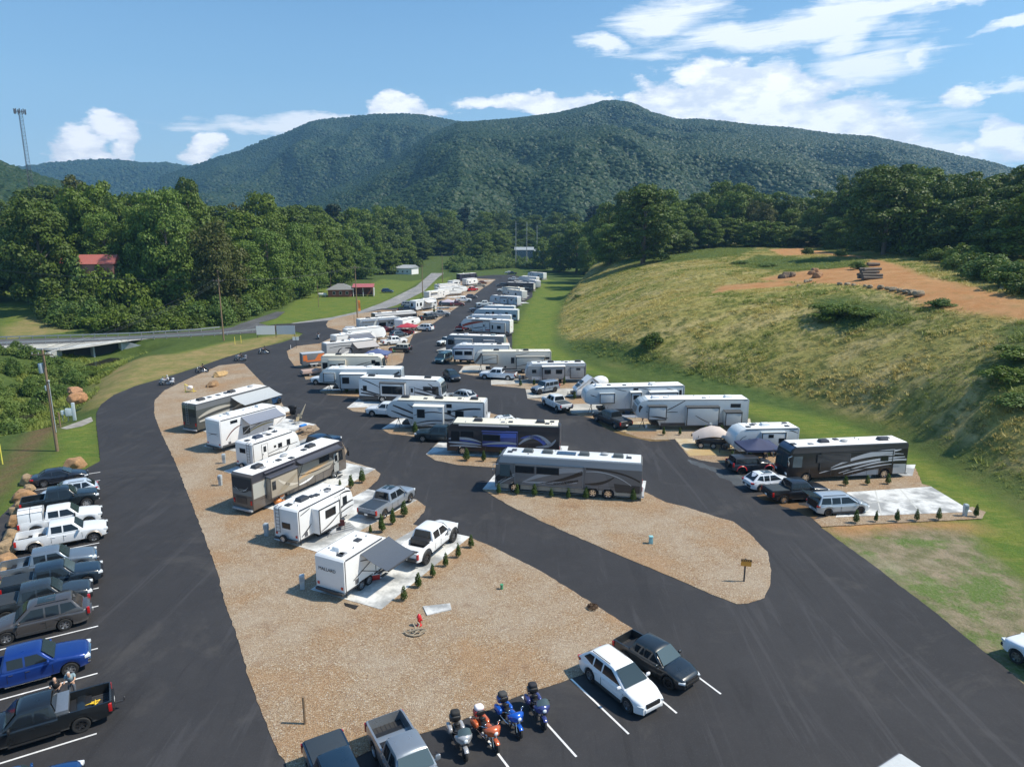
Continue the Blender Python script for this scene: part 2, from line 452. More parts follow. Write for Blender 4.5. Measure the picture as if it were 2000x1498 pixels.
    if ex.get('topper'):
        m=MB(); t0,t1=bedf+.05,L-.05; tm=ex['topper']
        m.loft([[(X(f),s_*y,z) for s_,y,z in ((1,hw*.93,belt),(1,hw*.8,H+.02),(1,hw*.3,H+.2),(-1,hw*.3,H+.2),(-1,hw*.8,H+.02),(-1,hw*.93,belt))] for f in (t0,t1)])
        m.build('bed_cap',tm,root,bevel=.05)
        m=MB()
        for f in (t0+.02,(t0+t1)/2,t1-.02): m.tube([(X(f),hw*.95,belt),(X(f),hw*.82,H+.03),(X(f),hw*.3,H+.22),(X(f),-hw*.3,H+.22),(X(f),-hw*.82,H+.03),(X(f),-hw*.95,belt)],.016,6)
        for y,z in ((hw*.82,H+.03),(hw*.3,H+.22),(-hw*.3,H+.22),(-hw*.82,H+.03)): m.cyl((X(t0),y,z),(X(t1),y,z),.014,n=6)
        m.build('cap_frame',DARKM,root)
    # flares
    if ex.get('flare'):
        m=MB()
        for s in (1,-1):
            for c in (fw,rw):
                A=[];B=[];C=[]
                for i in range(13):
                    t=math.pi*i/12; A.append((X(c)-ar*math.cos(t)*1.02,s*(hw*.96),r+ar*math.sin(t)*1.02)); B.append((X(c)-ar*math.cos(t)*1.04,s*(hw*1.06),r+ar*math.sin(t)*1.02)); C.append((X(c)-ar*math.cos(t)*1.2,s*(hw*.985),r+ar*math.sin(t)*1.16))
                m.strip(A,B); m.strip(B,C)
        m.build('fender_flare',ex['flare'],root,smooth=40)
    rm=rim or T['rim']
    tw=.27 if kind in('pickup','suv','jeep') else .23
    for c in (fw,rw):
        for s in (1,-1): put_wheel(root,X(c),s*(hw-tw*.5-.02+(.05 if lift else 0)),r,tw,rm,detail>=1)
    if kind=='jeep':
        put_wheel(root,X(L+.16),0.02,r*.95,.24,rm).rotation_euler=(0,0,math.pi/2)
        root_sp=KIDS[root.name][-1]; root_sp.location=(X(L+.16),0,belt-.25)
    return root
def from_wheels(kind, pr, pf, label, col, **k):
    """pr, pf: pixels where the two wheels of the visible side meet the ground (rear, front)"""
    a=Vector(G(*pr)); b=Vector(G(*pf)); d=(b-a); rz=math.atan2(d.y,d.x); d.normalize()
    T=dict(CT[kind]); T.update(k.get('dim',{})); mid=(a+b)/2
    n=Vector((-d.y,d.x));
    if n.dot(mid)>0: n=-n          # n points to the camera
    c=mid-n*(T['W']/2)
    xm=T['L']/2-(T['fo']+T['wb']/2)
    c=c-d*xm
    k.setdefault('z',0)
    z=k.pop('z')
    return car(kind,col,(c.x,c.y,z),rz,label,**k)
def at_px(kind, p, deg, label, col, z=0, **k):
    x,y=G(p[0],p[1],z); return car(kind,col,(x,y,z),R(deg),label,**k)
# ------------------------------------------------------------------ recreational vehicles
WH=(.8,.8,.79); LG=(.5,.52,.54); CREAM=(.68,.63,.52)
MEMB=flat((.8,.8,.78),.6,nz=.05,scale=1.5); MEMBC=flat((.72,.68,.56),.6,nz=.06,scale=1.5)
def qb(p0,p1,p2,n=14):
    return [((1-t)**2*p0[0]+2*t*(1-t)*p1[0]+t*t*p2[0],(1-t)**2*p0[1]+2*t*(1-t)*p1[1]+t*t*p2[1]) for t in [i/n for i in range(n+1)]]
def rv(kind, pr, pf, H, body, label, cat, name=None, group=None, cfg=None, W=2.5, L=None, nose=0, z=0.0, shift=0):
    cfg=cfg or {}
    a=Vector(G(pr[0],pr[1],z+H)); b=Vector(G(pf[0],pf[1],z+H)); d=b-a; Lm=d.length+nose; d.normalize()
    rz=math.atan2(d.y,d.x); n=Vector((-d.y,d.x))
    if n.dot(a+b)>0: n=-n
    near = 1 if n.dot(Vector((-d.y,d.x)))>0 else -1   # local y sign of visible side
    if L is None: L=Lm
    a=a+d*shift
    mid=a+d*(L/2)-n*(W/2)
    name=name or {'A':'motorhome','T':'travel_trailer','F':'fifth_wheel_trailer'}[kind]
    root=empty(name,(mid.x,mid.y,z),rz,label,cat,group)
    root['rv']=0; del root['rv']
    return rv_at(root,kind,L,H,W,near,body,cfg)
def rv_at(root,kind,L,H,W,near,body,cfg):
    det=cfg.get('detail',2)
    P=paint(body,0,.35,.35,.1) if hasattr(body,'__len__') else body
    hw=W/2; x0=-L/2; X=lambda x:x0+x
    wr=.5 if kind=='A' else .37
    if kind=='A':
        wx=[L-1.75,L*.28] if L<12.8 else [L-2.0,3.85,2.55]
        wx=cfg.get('wx',wx)
    elif kind=='T': wx=[L*.43-.42,L*.43+.42]
    else: wx=[L*.33-.45,L*.33+.45]
    gz={'A':.42,'T':.6,'F':.62}[kind]
    if kind=='A':
        top=[(L,gz+.05),(L+.04,1.15),(L,1.6),(L-.12,H-.75),(L-.3,H-.3),(L-.75,H),(.18,H),(.03,H-.2),(0,gz+.3)]
    elif kind=='T':
        nl=cfg.get('nose',1.1)
        top=[(L-nl*.55,gz),(L-.1,gz+.55),(L,1.45),(L-nl*.22,H-.75),(L-nl*.55,H-.22),(L-nl,H),(.12,H),(0,H-.12),(0,gz+.05)]
    else:
        top=[(L-3.1,gz),(L-2.75,1.5),(L-.7,1.62),(L-.15,1.85),(L,2.35),(L-.2,H-.75),(L-.75,H-.18),(L-1.5,H),(.12,H),(0,H-.12),(0,gz+.05)]
    bot=[]
    ar=wr*1.14
    wl=sorted(wx)
    if kind=='A':
        for c in wl:
            for i in range(9): t=math.pi*i/8; bot.append((c-ar*math.cos(t),max(gz,wr+ar*math.sin(t))))
    else:
        c0,c1=wl[0]-ar,wl[-1]+ar; bot+=[(c0,gz),(c0+.12,gz+.2),(c1-.12,gz+.2),(c1,gz)]
    prof=[(0.0,gz)]+bot+top[:-1]+[(0,gz+.3 if kind=='A' else gz+.08)]
    if kind!='A': prof=[(0.0,gz)]+bot+top[:-1]
    m=MB(); m.prism([(X(x),zz) for x,zz in prof],-hw,hw); m.build('body',P,root,bevel=.07 if kind=='A' else .04,segs=2,bang=50)
    roofx=(.2,top[5][0] if kind=='A' else (top[5][0] if kind=='T' else top[7][0]))
    # inner dark fill for wheel wells
    m=MB(); m.box((X(L*.45),0,gz+.12),(L*.8,W*.7,.3)); m.build('chassis',BLACK,root)
    # roof membrane
    RM=cfg.get('roof',MEMB)
    m=MB(); m.box((X((roofx[0]+roofx[1])/2),0,H+.008),(roofx[1]-roofx[0],W-.14,.03)); m.build('roof',RM,root,bevel=.01)
    tr=cfg.get('trim',(.1,.1,.11))
    if tr:
        m=MB()
        for s in (1,-1): m.box((X((roofx[0]+roofx[1])/2),s*(hw+.012),H-.06),(roofx[1]-roofx[0],.04,.1))
        m.build('roof_gutter',flat(tr,.4),root)
    # front/rear shape samplers
    fr=[(x,zz) for x,zz in top if x>L*.5]
    fr=sorted(set(fr),key=lambda q:q[1])
    if kind=='F': fr=[q for q in fr if q[1]>=1.85]
    if kind=='T': fr=[q for q in fr if q[1]>=gz+.5]
    def fx(zz):
        for (xa,za),(xb,zb) in zip(fr,fr[1:]):
            if za<=zz<=zb: return xa+(xb-xa)*(zz-za)/max(1e-6,zb-za)
        return fr[-1][0] if zz>fr[-1][1] else fr[0][0]
    def front(nm,mat,z0,z1,y0,y1,off=.03,nn=7):
        m=MB(); zs=[z0+(z1-z0)*i/nn for i in range(nn+1)]
        m.strip([(X(fx(q)+off),y0,q+off*.3) for q in zs],[(X(fx(q)+off),y1,q+off*.3) for q in zs]); return m.build(nm,mat,root,smooth=60)
    def side(nm,mat,poly,s,off=.012,par=None,label=None,y=None):
        m=MB(); yy=(hw if y is None else y)+off
        m.poly([(X(x),s*yy,zz) for x,zz in (poly if s<0 else poly[::-1])]); return m.build(nm,mat,par or root,label=label)
    def rect(x0_,x1_,z0_,z1_): return [(x0_,z0_),(x1_,z0_),(x1_,z1_),(x0_,z1_)]
    def window(x,zz,w,h,s,par=None,y=None,frame=None,panes=1):
        yy=(hw if y is None else y)
        m=MB(); m.box((X(x),s*(yy+.012),zz),(w,.03,h)); o=m.build('window',frame or DARKM,par or root,bevel=.008)
        g=MB(); pw=(w-.08)/panes
        for i in range(panes): g.box((X(x-(w-.08)/2+pw*(i+.5)),s*(yy+.024),zz),(pw-.05,.02,h-.1))
        g.build('pane',GLASS,o)
        return o
    def xlim(zz):
        if kind=='F' and zz<1.62: return L-3.0+max(0,(zz-1.5))*8
        q=[(x,z_) for x,z_ in top if x>L*.5]; best=0
        for (xa,za),(xb,zb) in zip(q,q[1:]):
            if min(za,zb)<=zz<=max(za,zb): best=max(best,xa+(xb-xa)*(zz-za)/((zb-za) or 1))
        return best or L
    def cl(p):
        return (X(min(max(p[0]-X(0),.03),xlim(p[2])-.06)),p[1],min(p[2],H-.03))
    def swoosh(col,p0,p1,p2,w0,w1,w2,s,off=.012,y=None,par=None,nm='stripe'):
        if y is None: off=off+cfg.get('swoff',0)
        pts=qb(p0,p1,p2); n=len(pts)-1; yy=(hw if y is None else y)+off
        A=[];B=[]
        for i,(x,zz) in enumerate(pts):
            t=i/n; w=max(.03,((1-t)**2*w0+2*t*(1-t)*w1+t*t*w2)*.8)
            x2,z2=pts[min(n,i+1)]; x1,z1=pts[max(0,i-1)]; dx,dz=x2-x1,z2-z1; l=math.hypot(dx,dz) or 1
            A.append((X(x-dz/l*w),s*yy,zz+dx/l*w)); B.append((X(x+dz/l*w),s*yy,zz-dx/l*w))
        if y is None: A=[cl(p) for p in A]; B=[cl(p) for p in B]
        m=MB(); m.strip(A,B); return m.build(nm,paint(col,0,.35,.3,.03) if hasattr(col,'__len__') else col,par or root)
    if kind!='A' and not cfg.get('skirt'):
        for s in (1,-1):
            m=MB(); l1=L-1.0 if kind=='T' else L-3.15
            for q0,q1 in ((.03,wl[0]-ar-.02),(wl[-1]+ar+.02,l1)): m.box((X((q0+q1)/2),s*(hw+.006),gz+.13),(q1-q0,.02,.24))
            m.build('painted_shadow_line',flat((.07,.075,.08),.5),root)  # dark band paints a shadow line along the lower body edge
    if det>1:
        m=MB(); k=.35
        for s in (1,-1):
            q=1.2
            while q<L-2.2: m.box((X(q),s*(hw+.003),gz+.6),(.018,.012,.7)); q+=2.35
        m.build('locker_lines',flat((.2,.2,.21),.5),root)
        m=MB(); r_=random.Random(int(L*97+H*13)); 
        for i in range(5): m.cyl((X(r_.uniform(.6,roofx[1]-.4)),r_.uniform(-.8,.8),H),(X(0)+r_.uniform(.6,roofx[1]-.4)*0+X(r_.uniform(.6,roofx[1]-.4))*0,0,H),.0,n=3) if False else None
        for i in range(5):
            q=r_.uniform(.6,roofx[1]-.4); y_=r_.uniform(-.9,.9); m.cyl((X(q),y_,H),(X(q),y_,H+.14),.05,n=8)
        q=r_.uniform(.6,roofx[1]-1.0); m.box((X(q),r_.choice((-.6,.5)),H+.07),(.42,.42,.1))
        m.build('roof_pipes',flat((.3,.3,.31),.6),root)
    # bottom skirt band
    sk=cfg.get('skirt')
    if sk:
        for s in (1,-1):
            segs=[]; cur=.02
            lim=L-.05 if kind=='A' else (L-1.0 if kind=='T' else L-3.15)
            for c in wl:
                if c-ar>cur: segs.append((cur,c-ar-.01))
                cur=c+ar+.01
            segs.append((cur,lim)); m=MB()
            for q0,q1 in segs:
                if q1>q0: m.poly([(X(q0),s*(hw+.01),gz+.02),(X(q1),s*(hw+.01),gz+.02),(X(q1),s*(hw+.01),sk[0]),(X(q0),s*(hw+.01),sk[0])])
            m.build('skirt_panel',paint(sk[1],0,.35,.3,.1),root)
    ub=cfg.get('upper')
    if ub:
        for s in (1,-1): side('upper_band',paint(ub[1],0,.35,.3,.05),[(.05,ub[0]),(L-.35,ub[0]),(L-.55,H-.12),(.08,H-.12)],s,.008)
    # slides
    slides=[]
    for sd in cfg.get('slides',[]):
        xa,xb,za,zb,dp=sd['r']; s=near*sd.get('s',1)
        m=MB(); m.box((X((xa+xb)/2),s*(hw+dp/2-.02),(za+zb)/2),(xb-xa,dp+.04,zb-za)); SP=paint(sd['c'],0,.35,.35,.08) if 'c' in sd else P
        so=m.build('slideout',SP,root,bevel=.015)
        yy=hw+dp; t=.1; f=MB()
        for (cx,cz,w,h) in (((xa+xb)/2,za+t/2,xb-xa,t),((xa+xb)/2,zb-t/2,xb-xa,t),(xa+t/2,(za+zb)/2,t,zb-za),(xb-t/2,(za+zb)/2,t,zb-za)):
            f.box((X(cx),s*(yy+.012),cz),(w,.03,h))
        if sd.get('trim',True): f.build('trim',DARKM if sd.get('trim',True) is True else flat(sd['trim'],.4),so)
        if sd.get('top'):
            f=MB(); f.box((X((xa+xb)/2),s*(hw+dp/2+.03),zb+.1),(xb-xa+.1,dp+.1,.04),rx=-s*.14 ); f.cyl((X(xa-.05),s*(yy+.03),zb+.06),(X(xb+.05),s*(yy+.03),zb+.06),.06,n=8)
            f.build('slide_topper',flat(sd['top'],.7),so)
        for w in sd.get('w',[]): window((xa+xb)/2+w[0],(za+zb)/2+w[1],w[2],w[3],s,so,yy,None,w[4] if len(w)>4 else 1)
        for q in sd.get('sw',[]): swoosh(q[0],q[1],q[2],q[3],q[4],q[5],q[6],s,.014,yy,so)
        slides.append(so)
    for w in cfg.get('win',[]): window(w[0],w[1],w[2],w[3],near*(w[5] if len(w)>5 else 1),None,None,None,w[4] if len(w)>4 else 1)
    for q in cfg.get('sw',[]):
        for s in (near,-near): swoosh(q[0],q[1],q[2],q[3],q[4],q[5],q[6],s)
    # bands: straight polygons
    for q in cfg.get('band',[]):
        for s in (near,-near): side('stripe',paint(q[0],0,.35,.3,.05),q[1],s,.01)
    # door
    for dd in cfg.get('door',[]):
        s=near*(dd[1] if len(dd)>1 else 1); m=MB(); zb=gz+.25; m.box((X(dd[0]),s*(hw+.01),zb+.95),(.74,.03,1.92)); dcol=cfg.get('doorc')
        do=m.build('door',paint(dcol,0,.35,.3,.05) if dcol else P,root,bevel=.02)
        m=MB()
        for xx in (-.385,.385): m.box((X(dd[0]+xx),s*(hw+.012),zb+.95),(.04,.03,1.96))
        m.box((X(dd[0]),s*(hw+.012),zb+1.93),(.78,.02,.022)); m.build('door_frame',DARKM,do)
        g=MB(); g.box((X(dd[0]),s*(hw+.03),zb+1.4),(.38,.012,.6)); g.build('pane',GLASS,do)
        m=MB(); m.box((X(dd[0]-.28),s*(hw+.045),zb+.9),(.06,.05,.14)); m.build('door_handle',DARKM,do)
        m=MB()
        for i in range(2): m.box((X(dd[0]),s*(hw+.2+.22*i),gz+.02-.2*i),(.66,.24,.04))
        m.build('entry_steps',DARKM,root)
    # awning
    for aw in cfg.get('awn',[]):
        xa,xb,ext,drop,colr=aw[:5]; s=near*(aw[5] if len(aw)>5 else 1); zt=H-.22
        if ext<.3:
            m=MB(); m.cyl((X(xa),s*(hw+.09),zt),(X(xb),s*(hw+.09),zt),.095,n=10); m.build('awning',flat(colr,.7),root); continue
        A=[];B=[];nn=8
        for i in range(nn+1):
            t=i/nn; yy=s*(hw+.05+ext*t); zz=zt-drop*t-.1*math.sin(math.pi*t)
            A.append((X(xa),yy,zz)); B.append((X(xb),yy,zz))
        m=MB(); m.strip(A,B); m.strip([(p[0],p[1],p[2]-.012) for p in A],[(p[0],p[1],p[2]-.012) for p in B])
        ao=m.build('awning',flat(colr,.75,nz=.08),root)
        m=MB(); m.cyl((X(xa),s*(hw+ext+.06),zt-drop),(X(xb),s*(hw+ext+.06),zt-drop),.055,n=8); m.build('roller',DARKM,ao)
        m=MB()
        for q in (xa+.06,xb-.06): m.tube([(X(q),s*(hw+.03),1.55),(X(q),s*(hw+.45*ext),1.55+(zt-drop-1.55)*.42),(X(q),s*(hw+ext),zt-drop)],.03,6)
        m.build('awning_arm',flat(cfg.get('armc',(.04,.04,.04)),.4),ao)
    # roof gear
    for ac in cfg.get('ac',[]):
        x=ac[0]; y=ac[1] if len(ac)>1 else 0; c=ac[2] if len(ac)>2 else (.035,.035,.038)
        m=MB(); m.box((X(x),y,H+.17),(1.05,.72,.3),taper=.8); m.build('air_conditioner',flat(c,.5),root,bevel=.06)
    for v in cfg.get('vent',[]):
        m=MB(); m.box((X(v[0]),v[1],H+.07),(.5,.5,.1),taper=.9); m.build('roof_vent',flat(v[2] if len(v)>2 else (.05,.05,.055),.4),root,bevel=.02)
    for v in cfg.get('dish',[]):
        m=MB(); m.ell((X(v[0]),v[1],H+.14),(.42,.3,.12),14,6); m.build('satellite_dish',GREYP,root,smooth=60)
    for v in cfg.get('solar',[]):
        m=MB(); m.box((X(v[0]),v[1],H+.07),(v[2],v[3],.04))
        o=m.build('solar_panel',paint((.02,.03,.06),.2,.15,.8,0),root)
    # rear gear
    if cfg.get('rwin'):
        w=cfg['rwin']; m=MB(); m.box((X(-.012),w[0],w[1]),(.03,w[2],w[3])); o=m.build('rear_window',DARKM,root,bevel=.01)
        g=MB(); g.box((X(-.03),w[0],w[1]),(.012,w[2]-.1,w[3]-.1)); g.build('pane',GLASS,o)
    for q in cfg.get('rpan',[]):   # rear colour panels: col,y0,y1,z0,z1
        m=MB(); m.box((X(-.008),(q[1]+q[2])/2*near,(q[3]+q[4])/2),(.02,abs(q[2]-q[1]),q[4]-q[3])); m.build('rear_panel',paint(q[0],0,.35,.4,.08),root)
    for q in cfg.get('rsw',[]):
        pts=qb(q[1],q[2],q[3]); m=MB(); A=[];B=[]
        for i,(y,zz) in enumerate(pts):
            w=q[4]*.5*(.2+math.sin(math.pi*i/(len(pts)-1))); A.append((X(-.022),y*near,zz+w)); B.append((X(-.022),y*near,zz-w))
        m.strip(A,B); m.build('stripe',paint(q[0],0,.35,.3,.03),root)
    if cfg.get('ladder'):
        y=cfg['ladder']; m=MB()
        for yy in (y-.2,y+.2): m.tube([(X(-.12),yy,1.1),(X(-.12),yy,H+.02),(X(.25),yy,H+.08)],.02,6)
        zz=1.2
        while zz<H: m.cyl((X(-.12),y-.2,zz),(X(-.12),y+.2,zz),.016,n=6); zz+=.3
        m.build('ladder',ALU if kind=='A' else DARKM,root)
    tz=1.15 if kind=='A' else 1.0
    for s in (1,-1):
        m=MB(); m.box((X(-.02),s*(hw-.22),tz),(.06,.18,.42 if kind=='A' else .2)); m.build('taillight',REDL,root,bevel=.02)
    m=MB(); m.box((X(-.1),0,gz+.02),(.22,W*.94,.16)); m.build('bumper',DARKM if kind!='A' else GREYP,root,bevel=.02)
    if cfg.get('spare'):
        o=put_wheel(root,X(-.32),0,.33,.2,'steel',det>1); o.location=(X(-.3),.1,.75); o.rotation_euler=(0,0,math.pi/2)
    if det>1 and kind!='A':
        m=MB()
        for s in (1,-1):
            for q in (.12,): m.box((X(q),s*(hw+.008),(gz+H)/2),(.07,.02,H-gz-.2))
            m.box((X(L*.75 if kind=='T' else L-3.2),s*(hw+.006),gz+.35),(.03,.02,.5))
        m.build('corner_trim',flat(cfg.get('edge',(.08,.08,.09)),.5),root)
        m=MB(); s=near
        for q in cfg.get('box',[(L*.12,.95)]): m.box((X(q[0]),s*(hw+.008),q[1]),(.35,.02,.35))
        m.build('utility_hatch',flat((.09,.09,.1),.5),root)
        for yy in (-.9,.9):
            pass
        m=MB()
        for yy in (-.95,.95):
            for q in ((.5,),(L-1.6 if kind=='T' else L-3.4,)): m.cyl((X(q[0]),yy,gz+.1),(X(q[0]),yy,.02),.045,n=6); m.box((X(q[0]),yy,.02),(.22,.22,.03))
        m.build('stabiliser_jack',DARKM,root)
    if kind=='A':
        wz0,wz1=1.55,H-.55
        front('windshield',GLASSB if not cfg.get('darkws') else GLASS,wz0,wz1,-hw*.93,hw*.93,.035)
        front('windshield_divider',BLACK,wz0,wz1,-.03,.03,.045)
        front('front_cap',paint(cfg.get('cap',body if hasattr(body,'__len__') else WH),0,.3,.5,.05),H-.5,H-.04,-hw*.9,hw*.9,.03,4)
        front('grille',BLACK,.75,1.2,-.7,.7,.03,3)
        for s in (1,-1):
            m=MB(); m.box((X(L+.02),s*(hw-.3),.98),(.08,.38,.24)); m.build('headlight',LAMP,root,bevel=.03)
            m=MB(); m.tube([(X(L-.35),s*hw,H-.9),(X(L+.15),s*(hw+.2),H-.95),(X(L+.15),s*(hw+.22),2.2)],.03,6); m.box((X(L+.15),s*(hw+.22),2.15),(.1,.2,.5)); m.build('side_mirror',BLACK if not cfg.get('chrome') else CHROME,root,bevel=.02)
            side('cab_window',GLASS if not cfg.get('palecab') else GLASSC,[(L-1.45,1.65),(L-.45,1.65),(L-.5,H-.95),(L-1.45,H-.95)],s,.014)  # option gives the cab side windows a paler glass colour
        if det>1:
            m=MB()
            for s in (1,-1):
                q=wl[0]+ar+.3
                while q<L-3.2:
                    m.box((X(q),s*(hw+.006),(gz+1.2)/2+.05),(.02,.02,1.15-gz)); q+=1.15
                m.box((X(L*.5),s*(hw+.004),1.25),(L*.86,.016,.02))
            m.build('locker_seam',BLACK,root)
    elif kind=='T':
        m=MB(); m.tube([(X(L-.7),.55,.55),(X(L+1.1),0,.52)],.06,6); m.tube([(X(L-.7),-.55,.55),(X(L+1.1),0,.52)],.06,6); m.cyl((X(L+.95),0,.1),(X(L+.95),0,.95),.045,n=8)
        m.cyl((X(L+.35),-.22,.62),(X(L+.35),-.22,1.05),.15,n=12); m.cyl((X(L+.35),.2,.62),(X(L+.35),.2,1.05),.15,n=12)
        m.build('tow_hitch',DARKM,root)
        if cfg.get('fwin'): front('front_window',GLASS,H-1.25,H-.6,-.7,.7,.03,3)
        if cfg.get('cap'): front('front_cap',paint(cfg['cap'],0,.3,.5,.05),gz+.6,H-.08,-hw*.96,hw*.96,.018,6)
    else:
        m=MB()
        for s in (1,-1): m.cyl((X(L-3.3),s*.85,.7),(X(L-3.3),s*.85,.02),.06,n=8); m.box((X(L-3.3),s*.85,.02),(.28,.28,.04))
        m.cyl((X(L-1.2),0,1.6),(X(L-1.2),0,1.1),.09,n=8)
        m.build('landing_gear',DARKM,root)
        if cfg.get('tripod',True):
            m=MB()
            for k in range(3): t=k*2.1; m.cyl((X(L-1.2),0,1.1),(X(L-1.2)+.45*math.cos(t),.45*math.sin(t),.02),.03,n=6)
            m.build('pin_stand',DARKM,root)
        c=cfg.get('cap')
        if c is not None: front('front_cap',paint(c,0,.3,.5,.05),1.95,H-.1,-hw*.97,hw*.97,.02,7)
        if cfg.get('fwin'): front('front_window',GLASS,H-1.5,H-.7,-hw*.75,hw*.75,.04,3)
    for c in wl:
        for s in (1,-1):
            put_wheel(root,X(c),s*(hw-.17),wr,.28 if kind=='A' else .2,'alu' if kind!='A' or not cfg.get('chrome') else 'chrome',True)
    if cfg.get('text'):
        for (txt,size,where,colr) in cfg['text']:
            cu=bpy.data.curves.new('lettering','FONT'); cu.body=txt; cu.size=size; cu.align_x='CENTER'; cu.extrude=.004
            to=bpy.data.objects.new('lettering',cu); me=bpy.data.meshes.new_from_object(to); bpy.data.objects.remove(to)
            me.materials.append(flat(colr,.5)); me.name='lettering'
            if where[0]=='rear': link('lettering',me,root,(X(-.03),where[1],where[2]),(math.pi/2,0,-math.pi/2))
            else:
                s=near; link('lettering',me,root,(X(where[1]),s*(hw+.03),where[2]),(math.pi/2,0,0 if s<0 else math.pi))
    return root
# ------------------------------------------------------------------ terrain height
TOE=[(150,-60),(70,20),(47,45),(44,60),(45,83),(36,103),(17,124),(9.6,140),(8.2,181),(13,232),(24,300),(38,380),(60,520)]
HC=[(19,124,0),(24,160,4),(30,200,7),(37,250,10),(44,300,12),(50,350,13),(60,430,13),
(25,113,0),(30,135,7.5),(34,150,9.5),(45,200,12),(56,250,14.5),(68,300,16.3),(80,350,17.5),(100,450,18),
(38,101,0),(48,127,10.5),(56,150,12.5),(75,200,15),(94,250,17.3),(112,300,19),(140,370,20),
(44,74,0),(54,90,7),(63,105,12.5),(78,130,15.8),(90,150,17.2),(120,200,18.8),(150,250,19.8),(190,320,21),
(46,60,0),(56,75,8),(64,85,12),(75,100,14.8),(98,130,17.3),(135,180,19),(190,250,21),
(60,40,4),(75,50,8),(95,60,12),(60,20,2),(100,30,9),(140,60,15),(170,100,18),(250,150,22),(250,320,24),(180,500,20),
(10,150,0),(5,181,0),(10,232,0),(20,300,0),(34,380,0),(0,260,0),(40,70,0),(30,95,0),(15,118,0),(44,45,0),(40,20,0),(60,0,0),
(9,181,0),(13.5,232,0),(25,300,.5),(46,45,0)]
_hp=np.array(HC,float)
def _U(r2): return np.where(r2>1e-9, .5*r2*np.log(np.maximum(r2,1e-9)),0)
def _tps():
    P=_hp[:,:2]/100; n=len(P); K=_U(((P[:,None]-P[None])**2).sum(-1))+np.eye(n)*.002
    Q=np.hstack([np.ones((n,1)),P]); A=np.vstack([np.hstack([K,Q]),np.hstack([Q.T,np.zeros((3,3))])])
    return np.linalg.solve(A,np.concatenate([_hp[:,2],np.zeros(3)])),P
_tw,_tp=_tps()
def tps(x,y):
    q=np.stack([x,y],-1)/100; out=_tw[-3]+_tw[-2]*q[...,0]+_tw[-1]*q[...,1]
    for i,p in enumerate(_tp): out=out+_tw[i]*_U(((q-p)**2).sum(-1))
    return out
def segdist(x,y,poly):
    best=np.full(np.shape(x),1e9); sgn=np.zeros(np.shape(x))
    for (ax,ay),(bx,by) in zip(poly,poly[1:]):
        dx,dy=bx-ax,by-ay; l2=dx*dx+dy*dy
        t=np.clip(((x-ax)*dx+(y-ay)*dy)/l2,0,1); px,py=x-(ax+t*dx),y-(ay+t*dy)
        d=np.hypot(px,py); s=np.sign(dx*(y-ay)-dy*(x-ax))
        m=d<best-1e-9; best=np.where(m,d,best); sgn=np.where(m,s,sgn)
    return best,sgn
def sstep(a,b,x): t=np.clip((x-a)/(b-a),0,1); return t*t*(3-2*t)
def vnoise(x,y,seed=0):
    xi=np.floor(x).astype(int); yi=np.floor(y).astype(int); fx=x-xi; fy=y-yi
    fx=fx*fx*(3-2*fx); fy=fy*fy*(3-2*fy)
    def h(i,j):
        n=(i*374761393+j*668265263+seed*1442695041)&0xffffffff
        n=((n^(n>>13))*1274126177)&0xffffffff
        return ((n^(n>>16))&0xffff)/65535.
    return (h(xi,yi)*(1-fx)+h(xi+1,yi)*fx)*(1-fy)+(h(xi,yi+1)*(1-fx)+h(xi+1,yi+1)*fx)*fy
def fbm(x,y,o=4,seed=0):
    s=0;a=.5
    for i in range(o): s=s+a*vnoise(x*2**i,y*2**i,seed+i*17); a*=.5
    return s
CREEK=[G(228,700,-3),G(175,715,-3),G(120,748,-3),G(60,800,-3),G(0,850,-3),G(-130,860,-3),G(-400,890,-3),G(-900,930,-3)]
def hgt(x,y):
    x=np.asarray(x,float); y=np.asarray(y,float)
    d,s=segdist(x,y,TOE); d=np.where(s<0,d,-d)     # right of the toe line positive
    hill=np.clip(tps(x,y),0,26)*sstep(0,9,d)
    far=sstep(430,700,y)
    hill=hill*(1-far)+far*sstep(0,300,x)*6
    # ground west of the road climbs gently
    dl=np.clip((-x-75-.0*y),0,None)
    left=9*sstep(0,190,dl)*sstep(176,280,y)+6*sstep(400,700,y)*sstep(-60,-300,x)
    lf=6*sstep(8,60,-x-88)*sstep(140,190,y)*(1-sstep(190,260,y))*0
    dc,_=segdist(x,y,CREEK)
    fr=((x+96.6)*11.6-(y-144)*6.3)/13.2+np.where(y<143,4,0)
    cut=-3.2*(1-sstep(2.5,14,dc))*sstep(-4.6,-3.4,fr)*(1-sstep(156,160,y))
    backfill=sstep(432,640,y)*13
    knoll=8.3*np.exp(-((x+127)**2/180+(y-211)**2/150))
    return hill+left+cut+lf+backfill+knoll
_hx=np.arange(-460,460,2.); _hy=np.arange(-20,760,2.); _hg=hgt(*np.meshgrid(_hx,_hy)).tolist()
def H1(x,y):
    a=(x+460)/2; b=(y+20)/2
    if not(0<=a<len(_hx)-1 and 0<=b<len(_hy)-1): return float(hgt(np.array([x]),np.array([y]))[0])
    i=int(a); j=int(b); f=a-i; g=b-j; r0=_hg[j]; r1=_hg[j+1]
    return (r0[i]*(1-f)+r0[i+1]*f)*(1-g)+(r1[i]*(1-f)+r1[i+1]*f)*g
def Gh(px,py):
    d=ray(px,py); t=20.
    while t<900:
        x,y,z=d[0]*t,d[1]*t,CH+d[2]*t
        h=H1(x,y)
        if z<=h:
            lo,hi=t-max(.5,t*.01),t
            for _ in range(8):
                m=(lo+hi)/2
                if CH+d[2]*m<=H1(d[0]*m,d[1]*m): hi=m
                else: lo=m
            return (d[0]*hi,d[1]*hi,H1(d[0]*hi,d[1]*hi))
        t+=max(.4,t*.008)
    return (d[0]*t,d[1]*t,0)
